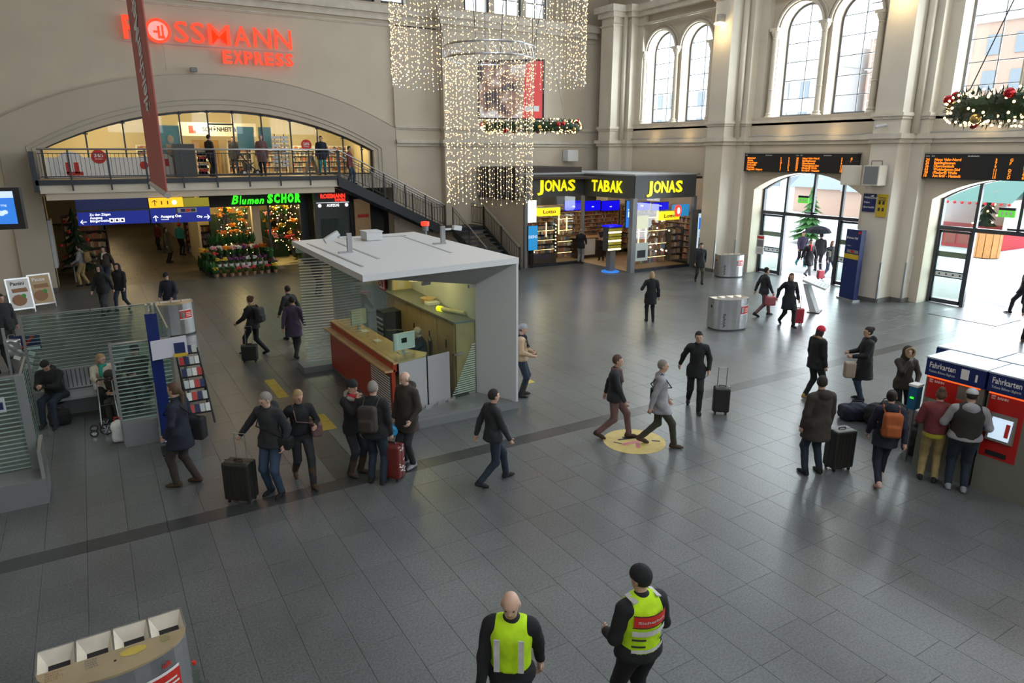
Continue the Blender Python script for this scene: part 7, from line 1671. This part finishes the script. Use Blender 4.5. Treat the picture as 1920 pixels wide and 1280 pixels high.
def suitcase(foot, face, label, mt, W=.40, D=.26, Hh=.62, handle=.38, ribs=True, group=None, deco=None, strap=None, name='suitcase'):
    p = foot if isinstance(foot, Vector) else fl(*foot); dr = FH*math.cos(math.radians(face))+RT*math.sin(math.radians(face)); rz = math.atan2(-dr[0], dr[1])
    t = thing(name, label, 'suitcase', p, group, rz)
    m = MB(); m.box(-W/2, W/2, -D/2, D/2, .06, .06+Hh); sh_ = m.build('shell', mt, t, world=False, bevel=.035)
    m = MB()
    if ribs:
        for k in range(5): x = -W/2+W*(k+1)/6; m.box(x-.008, x+.008, -D/2-.006, D/2+.006, .12, Hh)
        m.build('rib', mt, t, world=False)
    m = MB(); m.box(-W/2-.004, W/2+.004, -.006, .006, .06, .062+Hh); m.build('zip_seam', 'black', t, world=False)
    if handle:
        m = MB(); z = .06+Hh; m.tube([(-.09, -D/2+.04, z-.02), (-.09, -D/2+.04, z+handle), (.09, -D/2+.04, z+handle), (.09, -D/2+.04, z-.02)], .010, 6); m.build('telescopic_handle', 'steel_dull', t, world=False)
    m = MB(); m.tube([(-.07, 0, .06+Hh), (-.06, 0, .085+Hh), (.06, 0, .085+Hh), (.07, 0, .06+Hh)], .012, 6); m.build('carry_handle', 'black', t, world=False)
    for sx in (-1, 1):
        for sy in (-1, 1): m = MB(); m.tube([(sx*(W/2-.06)-.012, sy*(D/2-.05), .03), (sx*(W/2-.06)+.012, sy*(D/2-.05), .03)], .03, 10); m.box(sx*(W/2-.06)-.016, sx*(W/2-.06)+.016, sy*(D/2-.05)-.015, sy*(D/2-.05)+.015, .035, .075); m.build('wheel', 'rubber', t, world=False)
    if deco:
        rr = random.Random(4); m = MB()
        for k in range(26): x = rr.uniform(-W/2+.05, W/2-.05); z = rr.uniform(.14, Hh); a = rr.uniform(0, PI); m.cbox((x, -D/2-.003, z), (.05, .004, .014), Matrix.Rotation(a, 3, 'Y'))
        for k in range(14): y = rr.uniform(-D/2+.04, D/2-.04); z = rr.uniform(.14, Hh); m.cbox((-W/2-.003, y, z), (.004, .05, .014), Matrix.Rotation(rr.uniform(0, PI), 3, 'X'))
        m.build('printed_motif', deco, t, world=False)
    return t
# ------------------------------------------------------------------ the people, left to right and back to front
PX = person
# foreground security staff
gd = PX((1188, 1372), -25, 'security guard in black beanie and yellow vest with a red back panel', h=1.80, fat=1.08, hands=((-.20, .22, 1.02), (.22, .22, 1.0)), head=(.35, -.1), hat=('beanie', 'cloth_black'), top='cloth_black', puffy=.012, hem=.90, trousers='cloth_black', vest=('hivis', 1.0), hair='hair_dark', vox=.013)
def on_back(body, name, mt, boxes, word=None, wmat=None, lean=0.):
    s = body['_s']; m = MB()
    for (x0, x1, z0, z1, y) in boxes:
        n = 6
        for k in range(n):
            a = x0+(x1-x0)*k/n; b = x0+(x1-x0)*(k+1)/n; f_ = lambda x: y+.17*(x/.2)**2*.55
            m.add([(a*s, f_(a)*s, z0*s), (b*s, f_(b)*s, z0*s), (b*s, f_(b)*s, z1*s), (a*s, f_(a)*s, z1*s)], [(0, 1, 2, 3)])
    m.build(name, mt, body, world=False)
    if word:
        m = MB(); vs, fs = textmesh(word, 1, .02); w_ = max(v[0] for v in vs)
        m.add([(((v[0]/w_-.5)*.27)*s, (-.2005+.17*((v[0]/w_-.5)*.27/.2)**2*.55)*s, (1.335+v[1]*.036)*s) for v in vs], fs); m.build('lettering', wmat, body, world=False)
on_back(gd, 'red_back_panel', 'print_red', [(-.165, .165, 1.295, 1.40, -.196)], 'Sicherheit', 'reflect')
on_back(gd, 'panel_border', 'print_dark', [(-.17, .17, 1.285, 1.295, -.197), (-.17, .17, 1.40, 1.41, -.197)])
on_back(gd, 'reflective_band', 'reflect', [(-.17, .17, 1.20, 1.25, -.192), (-.165, .165, 1.02, 1.055, -.180)])
on_back(gd, 'black_buckle', 'print_dark', [(-.17, -.06, 1.155, 1.175, -.192), (-.17, -.06, 1.085, 1.105, -.188), (.09, .17, 1.12, 1.14, -.190)])
for sx in (-1, 1): m = MB(); m.cbox((sx*.124, -.02, 1.542), (.05, .15, .012), Matrix.Rotation(sx*.3, 3, 'Y')); m.build('shoulder_reflector', 'reflect', gd, world=False)
g2 = PX((958, 1412), 185, 'balding guard in a yellow vest walking at the bottom edge', h=1.78, fat=1.05, stance='walk', style='bald', skin='skin_pale', top='cloth_black', hem=.88, trousers='cloth_black', vest=('hivis', 1.0), head=(0, -.25), vox=.014)
m = MB()
for sx in (-1, 1): m.cbox((sx*.105, .205, 1.24), (.05, .012, .32)); 
m.build('reflective_band', 'reflect', g2, world=False)
# waiting area, left
b0 = fl(102, 700, .47)
PX(Vector((-1.22, 16.3, 0)), 170, 'man in black padded jacket sitting on the bench looking at his phone', h=1.76, hip=(0, -.28, .55), feet=((-.16, .28, .08), (.10, .22, .10)), lean=.28, head=(.15, -.6), hands=((-.05, .22, .86), (.06, .24, .86)), top='cloth_black', hem=.5, puffy=.02, hooddown=True, trousers='cloth_denim_dark', shoe='cloth_charcoal')
m = MB(); q = fl(100, 694, .92); m.cbox((-1.25, 15.98, .9), (.075, .14, .012), Matrix.Rotation(.3, 3, 'X')); tag(m.build('phone', 'black_gloss'), 'phone in the hands of the seated man', 'phone')
PX(Vector((-.22, 16.35, 0)), 150, 'seated woman in a cream coat and green scarf behind a shopping trolley', h=1.66, hip=(0, -.25, .55), feet=((-.12, .22, .08), (.1, .2, .08)), lean=.12, head=(.9, -.1), top='cloth_cream', hem=.5, scarf='scarf_green', hair='hair_blond', style='bob', skin='skin_pale', trousers='cloth_black', hands=((-.12, .25, .9), (.14, .28, .85)))
PX(Vector((.36, 16.5, 0)), 175, 'man in a black cap and olive jacket seated behind the striped pane', h=1.74, hip=(0, -.25, .55), feet=((-.12, .22, .08), (.12, .2, .08)), lean=.1, head=(-.5, -.1), top='cloth_olive', hem=.5, hat=('beanie', 'cloth_black'), trousers='cloth_charcoal', hands=((-.12, .2, .8), (.12, .2, .8)))
PX(Vector((.06, 15.9, 0)), 185, 'hunched person in a dark hood seated beside the green scarf woman', h=1.6, hip=(0, -.05, .5), feet=((-.12, .35, .08), (.12, .35, .08)), lean=.5, head=(0, -.5), top='cloth_brown', hem=.5, hood='cloth_brown', trousers='cloth_olive', hands=((-.1, .3, .7), (.1, .3, .7)))
# folding shopping trolley and bags
tq = fl(210, 808); tr = thing('shopping_trolley', 'dark folding trolley with spoked wheels in front of the seated woman', 'trolley', (tq.x, tq.y, 0))
for s_ in (-1, 1): m = MB(); m.tube([(tq.x+s_*.16, tq.y+.05, .12), (tq.x+s_*.14, tq.y+.22, .55), (tq.x+s_*.13, tq.y+.3, .98)], .013, 6); m.build('side_tube', 'steel_dull', tr)
m = MB(); m.tube([(tq.x-.13, tq.y+.3, .98), (tq.x-.1, tq.y+.2, 1.04), (tq.x+.1, tq.y+.2, 1.04), (tq.x+.13, tq.y+.3, .98)], .015, 6); m.build('push_handle', 'black', tr)
m = MB(); m.tube([(tq.x-.16, tq.y-.1, .2), (tq.x+.16, tq.y-.1, .2)], .012, 6); m.tube([(tq.x-.14, tq.y+.2, .5), (tq.x+.14, tq.y+.2, .5)], .01, 6); m.tube([(tq.x-.16, tq.y+.05, .12), (tq.x-.16, tq.y-.22, .1)], .01, 6); m.tube([(tq.x+.16, tq.y+.05, .12), (tq.x+.16, tq.y-.22, .1)], .01, 6); m.build('frame', 'dark_metal', tr)
for s_, rr2, yy in ((-1, .12, 0), (1, .12, 0), (-1, .07, -.22), (1, .07, -.22)):
    n0 = MB(); c = (tq.x-.08+yy, tq.y+s_*.16, rr2); n0.tube([(c[0]+rr2*.9*math.cos(a), c[1], c[2]+rr2*.9*math.sin(a)) for a in [2*PI*k/16 for k in range(17)]], .012, 6, cap=False); wh = n0.build('wheel', 'rubber', tr)
    n0 = MB()
    for k in range(6): a = k*PI/3; n0.bar(c, (c[0]+rr2*.85*math.cos(a), c[1], c[2]+rr2*.85*math.sin(a)), .009)
    n0.build('spokes', 'chrome', wh)
def softbag(c, r, mt, name, label, cat='bag', mi2=None, rz=0):
    V, F, MI = net([B_X((0, 0, r[2]), r, None, min(r)*.7), E_((r[0]*.1, 0, r[2]*1.9), (r[0]*.6, r[1]*.6, r[2]*.35))], .015, .03, folds=.008); o = netobj(name, V, F, MI, [mt], None); o.location = (c[0], c[1], c[2] if len(c) > 2 else 0); o.rotation_euler = (0, 0, rz); tag(o, label, cat)
    m = MB(); m.tube([(-r[0]*.5, 0, r[2]*2), (-r[0]*.3, 0, r[2]*2.5), (r[0]*.3, 0, r[2]*2.5), (r[0]*.5, 0, r[2]*2)], .01, 5); m.build('handle', mt if mt != 'print_white' else 'print_red', o, world=False); return o
q = fl(228, 830); softbag((q.x-.02, q.y+.1), (.12, .09, .2), 'print_white', 'carrier_bag', 'white and red plastic carrier bag behind the trolley')
q = fl(100, 790); softbag((-1.1, 16.12), (.2, .12, .16), 'cloth_black', 'rucksack', 'black rucksack on the floor below the seated man')
q = fl(178, 740, .47); softbag((-.3, 16.6, .47), (.14, .1, .11), 'print_white', 'carrier_bag', 'white bag lying on the bench beside the seated woman')
# man with the ponytail
PX((352, 908), -85, 'man with a long ponytail and dark knee coat facing left', h=1.80, stance='small', top='cloth_navy', hem=.68, trousers='cloth_brown', shoe='boot_brown', hair='hair_brown', style='pony', bag=('cloth_black', .22, -.16, .92, (.10, .13, .19), True), hands=((-.20, .15, .92), (.22, .12, .92)))
# man with the trolley case
PX((518, 926), 195, 'grey-haired man in dark jacket and jeans leaning to his black trolley case', h=1.80, hands=((.0-.26, .05, .9), (.50, .06, .98)), side=-.05, lean=.08, head=(-.5, -.35), top='cloth_charcoal', hem=.84, trousers='cloth_denim', hair='hair_grey', hooddown=True, skin='skin_pale', bag=('cloth_black', -.26, .0, .92, (.11, .09, .1), True))
suitcase((455, 938), 190, 'black trolley case with ribs held by the grey-haired man', 'suit_black' if 'suit_black' in MATS else (mat('suit_black', (.02, .02, .018), .4) and 'suit_black'), W=.46, D=.28, Hh=.64, handle=.42)
PX((572, 902), 150, 'woman with long blond hair, black jacket and pale pink bag walking behind', h=1.68, stance='walk', top='cloth_black', hem=.92, trousers='cloth_charcoal', hair='hair_blond', style='long', boots='boot_brown', bag=('cloth_mauve', -.24, .1, 1.0, (.09, .14, .12), True), hands=((-.2, .25, 1.1), (.25, -.1, .9)), head=(.3, -.3))
# the group of three
PX((668, 888), 120, 'person in black beanie and red scarf holding both hands to the mouth', h=1.72, hands=((-.04, .17, 1.46), (.05, .18, 1.44)), poles=((-1, -.2, -1), (1, -.2, -1)), top='cloth_black', hem=.82, hat=('beanie', 'cloth_black'), scarf='cloth_red', trousers='cloth_charcoal', boots='boot_brown', fur='fur_grey', head=(.2, -.3), bag=('cloth_olive', -.24, .05, .95, (.10, .07, .2), True))
PX((708, 905), 10, 'man seen from behind with a brown backpack and black jacket in the group', h=1.80, fat=1.08, top='cloth_black', hem=.84, puffy=.015, trousers='cloth_denim_dark', hair='hair_grey', pack='cloth_brown', hooddown=False, head=(.1, -.1))
PX((768, 872), 215, 'bald man in a grey-brown parka facing left beside the booth', h=1.76, fat=1.05, style='bald', skin='skin_pale', top='cloth_brown', hem=.70, hooddown=True, trousers='cloth_charcoal', shoe='shoe_grey', head=(-.35, -.2), hands=((-.22, .16, .95), (.25, .08, .86)))
suitcase((738, 898), 200, 'dark red trolley case with a white printed pattern between two men', 'suit_red' if 'suit_red' in MATS else (mat('suit_red', (.14, .018, .015), .4) and 'suit_red'), W=.36, D=.24, Hh=.60, handle=0, ribs=False, deco='print_white')
q = fl(734, 815, .72); softbag((q.x, q.y, .70), (.10, .08, .09), 'cyan_bag' if 'cyan_bag' in MATS else (mat('cyan_bag', (.02, .25, .5), .35) and 'cyan_bag'), 'plastic_bag', 'bright blue plastic bag on top of the red trolley case')
# booth clerk
PX(Vector((5.98, 13.85, .0)), 262, 'bald clerk in a dark suit seated at the counter inside the booth', h=1.78, hip=(0, -.05, .80), feet=((-.12, .35, .27), (.12, .35, .27)), lean=.12, style='bald', skin='skin_pale', top='cloth_navy', hem=.6, trousers='cloth_navy', hands=((-.15, .4, 1.28), (.15, .4, 1.28)), head=(.2, -.2))
# beyond the booth
PX((978, 742), 95, 'woman in grey knitted hat and beige jacket standing at the booth edge', h=1.70, top='cloth_beige', hem=.90, trousers='cloth_denim_dark', boots='cloth_brown', hat=('beanie', 'cloth_grey'), hair='hair_brown', hands=((-.15, .24, 1.05), (.17, .24, 1.05)), bag=('cloth_brown', -.22, .0, .95, (.06, .1, .12), True), scarf='cloth_navy')
PX((480, 664), -75, 'woman with fur-trimmed black parka pulling a small black trolley case', h=1.68, stance='walk', top='cloth_black', hem=.78, puffy=.01, fur='fur', hair='hair_brown', style='bun', trousers='cloth_black', pack='cloth_charcoal', hands=((-.30, .30, .98), (.2, .1, 1.0)))
suitcase((470, 678), 170, 'small black trolley case pulled by the woman in the parka', 'suit_black', W=.40, D=.24, Hh=.42, handle=.48, ribs=False)
PX((325, 612), 180, 'man in dark cap and navy jacket standing behind the steel bin', h=1.76, top='cloth_navy', hem=.86, hat=('cap', 'cloth_black'), trousers='cloth_denim_dark', hands=((-.2, .22, .98), (.2, .22, .98)), head=(0, -.35))
PX((556, 668), 0, 'person in a purple coat partly behind the striped end screen', h=1.7, top='cloth_purple', hem=.6, trousers='cloth_charcoal', stance='walk')
PX((548, 640), -60, 'faint dark walking person between trolley woman and booth', h=1.7, top='cloth_charcoal', hem=.8, trousers='cloth_charcoal', stance='walk2')
PX((597, 555), 30, 'dark person behind the left end of the booth', h=1.75, top='cloth_navy', hem=.85, trousers='cloth_denim_dark')
# passage
PX((160, 536), -100, 'man in grey jacket and beige trousers with a tan rucksack in the passage', h=1.74, stance='small', top='cloth_grey', hem=.95, trousers='cloth_khaki', pack='tan_bag', shoe='cloth_black', hair='hair_dark', hands=((-.2, .25, 1.0), (.2, .2, .95)))
PX((205, 540), 175, 'man in open dark jacket over a pale shirt walking in the passage', h=1.76, stance='walk', top='cloth_brown', hem=.9, trousers='cloth_denim_dark', scarf='cloth_cream')
PX((200, 590), 182, 'dark blurred walker left of a pair in front of the passage', h=1.74, stance='walk', top='cloth_black', hem=.78, trousers='cloth_charcoal', hood='cloth_black')
PX((232, 582), 178, 'dark blurred walker right of a pair in front of the passage', h=1.70, stance='walk2', top='cloth_black', hem=.78, trousers='cloth_denim_dark', hood='cloth_black')
PX((317, 492), 80, 'person in a long dark coat standing in the middle of the passage', h=1.76, top='cloth_olive', hem=.5, trousers='cloth_black', hair='hair_dark', style='long')
PX((300, 468), 200, 'child-sized figure in a red-brown jacket beyond the long dark coat', h=1.5, top='cloth_maroon', hem=.85, trousers='cloth_charcoal')
PX((342, 478), 10, 'person in a teal jacket at the shop shelves in the passage', h=1.72, top='cloth_teal', hem=.92, trousers='cloth_black', hat=('beanie', 'cloth_red'))
PX((142, 500), 190, 'seated guest in black at the cafe table left of the passage', h=1.7, top='cloth_black', hem=.85, trousers='cloth_black')
# left edge
PX((10, 700), -60, 'dark figure with a silver bag at the left edge of the photo', h=1.8, top='cloth_black', hem=.75, trousers='cloth_charcoal', stance='small')
PX((22, 668), 120, 'second dark figure at the left edge behind the glass screen', h=1.74, top='cloth_charcoal', hem=.75, trousers='cloth_brown', stance='small2')
q = fl(27, 660, 1.1); softbag((q.x, q.y, 1.0), (.16, .06, .2), 'steel', 'silver_bag', 'shiny silver bag carried at the left edge')
# middle ground
PX((1218, 602), 0, 'woman with blond bob and long black coat seen from behind', h=1.66, top='cloth_black', hem=.62, trousers='cloth_black', hair='hair_blond', style='bob', hands=((-.26, .2, 1.15), (.28, .0, .85)))
PX((1088, 494), 20, 'customer in black jacket and pale jeans at the tobacco shop entrance', h=1.74, top='cloth_black', hem=.78, trousers='cloth_grey', hair='hair_grey', hands=((-.2, .25, 1.0), (.22, .25, 1.0)))
PX((1127, 488), 200, 'shop assistant in a dark tunic with folded arms in the tobacco shop', h=1.72, top='cloth_charcoal', sleeve='skin', hem=.72, trousers='cloth_black', boots='cloth_brown', hands=((.12, .2, 1.12), (-.12, .22, 1.1)), poles=((-1, 0, -1), (1, 0, -1)))
PX((1300, 765), 190, 'dark slim walker striding right of the floor sticker', h=1.78, fat=.92, stance='walk', top='cloth_black', hem=.72, trousers='cloth_black', hair='hair_dark', hands=((-.25, .1, .9), (.32, -.25, .9)), lean=.05)
suitcase((1350, 775), 190, 'black trolley case pulled by the slim dark walker', 'suit_black', W=.34, D=.24, Hh=.55, handle=.4)
PX((1150, 820), 100, 'walker in grey and pink above the floor sticker, left of the pair', h=1.72, stance='walk', top='cloth_charcoal', hem=.8, trousers='cloth_mauve', scarf='cloth_mauve', style='short', hair='hair_brown', shoe='boot_brown')
PX((1232, 835), 95, 'walker in a long grey coat above the floor sticker, right of the pair', h=1.74, stance='walk2', top='cloth_grey', hem=.7, trousers='cloth_olive', bag=('cloth_navy', -.26, .0, .95, (.09, .15, .13), True), hair='hair_grey', shoe='boot_brown')
PX((925, 905), 60, 'dark blurred walker in front of the booth step', h=1.70, stance='walk', top='cloth_charcoal', hem=.82, trousers='cloth_denim_dark')
PX((1310, 530), 185, 'dark walker passing the information screen', h=1.74, stance='walk', top='cloth_charcoal', hem=.7, trousers='cloth_olive')
PX((1428, 592), 80, 'walker with a pale pink bag left of the map lectern', h=1.70, stance='walk', top='cloth_charcoal', hem=.8, trousers='cloth_mauve', bag=('pink_bag' if 'pink_bag' in MATS else (mat('pink_bag', (.45, .12, .14), .6) and 'pink_bag'), .3, .1, .6, (.12, .16, .16), False))
PX((1474, 610), 175, 'woman in a long black coat pulling a red trolley case', h=1.74, stance='walk', top='cloth_black', hem=.55, trousers='cloth_black', hair='hair_brown', style='long', hands=((-.27, .12, .88), (-.0+.3, -.2, .9)))
suitcase((1494, 608), 175, 'red trolley case beside the woman in the long black coat', 'suit_bright' if 'suit_bright' in MATS else (mat('suit_bright', (.40, .03, .05), .4) and 'suit_bright'), W=.34, D=.22, Hh=.48, handle=.4)
# in the doorway
PX((1500, 498), 180, 'walker in black and purple coming in through the arched doorway', h=1.72, stance='walk', top='cloth_purple', hem=.85, trousers='cloth_black', boots='cloth_teal')
PX((1513, 520), 170, 'person in a long dark coat and red scarf inside the arched doorway', h=1.74, stance='walk2', top='cloth_black', hem=.55, trousers='cloth_grey', scarf='cloth_red')
PX((1533, 508), 5, 'person under a grey umbrella beyond the arched doorway', h=1.76, top='cloth_charcoal', hem=.8, trousers='cloth_charcoal')
PX((1553, 522), 175, 'person in black with an olive bag at the right side of the doorway', h=1.70, stance='walk', top='cloth_black', hem=.8, trousers='cloth_denim', hair='hair_brown', style='long', bag=('cloth_olive', .2, .12, 1.15, (.09, .09, .14), True))
q = fl(1533, 508); um = thing('umbrella', 'open grey umbrella above the people in the doorway', 'umbrella', (q.x, q.y, 0))
m = MB(); m.lathe([(.62, 1.78), (.5, 1.95), (.28, 2.06), (.0, 2.1)], (q.x+.1, q.y+.3, 0), 8); m.build('canopy', 'cloth_navy', um); m = MB(); m.tube([(q.x+.1, q.y+.3, 1.0), (q.x+.1, q.y+.3, 2.15)], .01, 5); m.build('shaft', 'dark_metal', um)
suitcase((1537, 524), 175, 'small dark red bag on wheels inside the arched doorway', 'suit_bright', W=.28, D=.2, Hh=.36, handle=.3, ribs=False)
PX((1912, 590), -30, 'dark walker at the right edge crossing the bright doorway', h=1.75, stance='walk', top='cloth_black', hem=.75, trousers='cloth_black')
PX((1925, 640), 200, 'person in brown and navy cut off by the right edge', h=1.74, top='cloth_brown', hem=.8, trousers='cloth_navy', shoe='boot_brown')
# group right of centre
PX((1522, 748), 75, 'woman in red knitted hat and black padded coat with brown fur collar', h=1.70, stance='small2', top='cloth_black', hem=.78, puffy=.02, fur='fur', hat=('beanie', 'cloth_red'), hair='hair_dark', style='bob', trousers='cloth_black', shoe='boot_tan', head=(.15, -.1))
PX((1612, 750), -80, 'woman in long black coat with hair bun holding a pale shopping bag', h=1.70, top='cloth_black', hem=.55, puffy=.01, hair='hair_dark', style='bun', trousers='cloth_denim', hands=((-.18, .32, 1.1), (.2, .3, 1.1)), hooddown=True, bag=('pale_bag' if 'pale_bag' in MATS else (mat('pale_bag', (.35, .28, .22), .6) and 'pale_bag'), -.16, .36, .78, (.09, .12, .19), False))
PX((1682, 790), 185, 'woman in a dark parka with a fur-edged hood and one hand at her mouth', h=1.62, top='cloth_brown', hem=.8, hood='cloth_brown', fur='fur', hands=((-.16, .24, 1.0), (.02, .17, 1.45)), poles=((-1, -.4, -1), (1, -.2, -1)), glove='glove_grey', trousers='cloth_black', skin='skin_pale')
PX((1522, 888), -10, 'man in a long dark brown coat standing with his back turned', h=1.78, fat=1.05, top='cloth_brown', hem=.66, puffy=.01, hooddown=True, hair='hair_dark', trousers='cloth_denim_dark', head=(-.6, 0), feet=((-.14, -.0, .08), (.14, .02, .08)))
suitcase((1569, 878), 165, 'big black hard-shell trolley case beside the man in the brown coat', 'suit_black', W=.42, D=.30, Hh=.70, handle=0)
PX((1648, 905), 15, 'woman in a navy coat with an orange rucksack walking away', h=1.68, stance='walk2', top='cloth_navy', hem=.72, pack='orange_bag', hair='hair_dark', style='bun', trousers='cloth_navy', shoe='shoe_pink', head=(-.4, 0), hooddown=True)
PX((1737, 900), 30, 'person in a maroon quilted vest and beige trousers at the ticket machine', h=1.64, fat=1.05, top='cloth_maroon', sleeve='cloth_maroon', hem=.95, puffy=.025, shirt='cloth_yellow' if 'cloth_yellow' in MATS else (mat('cloth_yellow', (.42, .40, .03), .8) and 'cloth_yellow'), trousers='cloth_khaki', shoe='cloth_black', hair='hair_brown', style='topbun', hands=((-.2, .25, 1.05), (.2, .33, 1.15)))
PX((1790, 918), 25, 'broad man in a white cap and dark vest with grey sleeves at the ticket machine', h=1.76, fat=1.22, top='cloth_grey', sleeve='cloth_grey', hem=.92, vest=('vest_dark', .86), puffy=.01, hooddown=True, hat=('cap', 'cap_white' if 'cap_white' in MATS else (mat('cap_white', (.45, .46, .48), .7) and 'cap_white')), hair='hair_dark', trousers='cloth_denim_dark', shoe='shoe_grey', hands=((-.25, .28, 1.1), (.26, .25, 1.05)), head=(0, -.15))
# heap of bags behind them
for i, (px_, py_, r, mt_, lab) in enumerate(((1603, 785, (.34, .2, .16), 'cloth_navy', 'navy travel bag on the floor, leftmost of the heap'), (1660, 798, (.42, .26, .24), 'cloth_black', 'big black rucksack on the floor in the middle of the heap'), (1700, 812, (.3, .2, .22), 'cloth_charcoal', 'charcoal travel bag on the floor at the right of the heap'), (1712, 850, (.2, .2, .28), 'cloth_charcoal', 'dark upright bag on the floor against the ticket machine'))):
    q = fl(px_, py_); softbag((q.x, q.y), r, mt_, 'travel_bag', lab, rz=-.5+i*.2)
# balcony visitors
def onbal(px, X_, face, label, **k): PX(Vector((X_, 32.1, 4.42)), face, label, **k)
onbal(485, 6.75, 170, 'person in beige and black coat passing on the balcony', h=1.72, top='cloth_mauve', hem=.6, trousers='cloth_black', hair='hair_grey', stance='small')
onbal(455, 4.65, 30, 'person in a dark jacket entering the shop from the balcony', h=1.70, top='cloth_brown', hem=.8, trousers='cloth_black')
onbal(600, 9.35, 160, 'person in a navy coat near the top of the stairs', h=1.7, top='cloth_navy', hem=.7, trousers='cloth_teal')
PX(Vector((10.6, 32.0, 3.98)), 95, 'person in a dark jacket starting down the stairs', h=1.7, top='cloth_maroon', hem=.8, trousers='cloth_denim', stance='small')
PX(Vector((6.2, 35.4, 4.42)), 175, 'shopper in a dark coat inside the upper shop, right of the door', h=1.7, top='cloth_charcoal', hem=.7, trousers='cloth_black')

# small navy stand with spiral leaflets behind the left glass screen
p = ay(48, 643, 18.4); nv = thing('leaflet_stand', 'navy topped leaflet stand with wavy white leaflets behind the left glass screen', 'stand', (p.x, 18.4, 0))
m = MB(); m.mi = 0; m.box(p.x-.28, p.x+.28, 18.38, 18.42, p.z-.18, p.z+.18); m.mi = 1; m.add([(p.x-.15, 18.37, p.z-.16), (p.x-.08, 18.37, p.z-.16), (p.x+.2, 18.37, p.z+.16), (p.x+.12, 18.37, p.z+.16)], [(0, 1, 2, 3)]); m.mi = 2; m.box(p.x-.26, p.x+.26, 18.37, 18.38, p.z-.15, p.z-.10); m.build('sign_board', ['print_navy', 'print_red', 'print_white'], nv)
m = MB(); m.tube([(p.x-.1, 18.42, 0), (p.x-.1, 18.42, p.z)], .02, 6); m.build('post', 'steel_dull', nv)
for k in range(5):
    for j in range(3): m = MB(); m.cbox((p.x-.15+k*.09+j*.14-.05, 18.36, p.z-.30-k*.12+j*.03), (.13, .04, .08), Matrix.Rotation(.5, 3, 'Y')); m.build('leaflet', 'print_white' if (k+j) % 2 == 0 else 'steel_dull', nv)
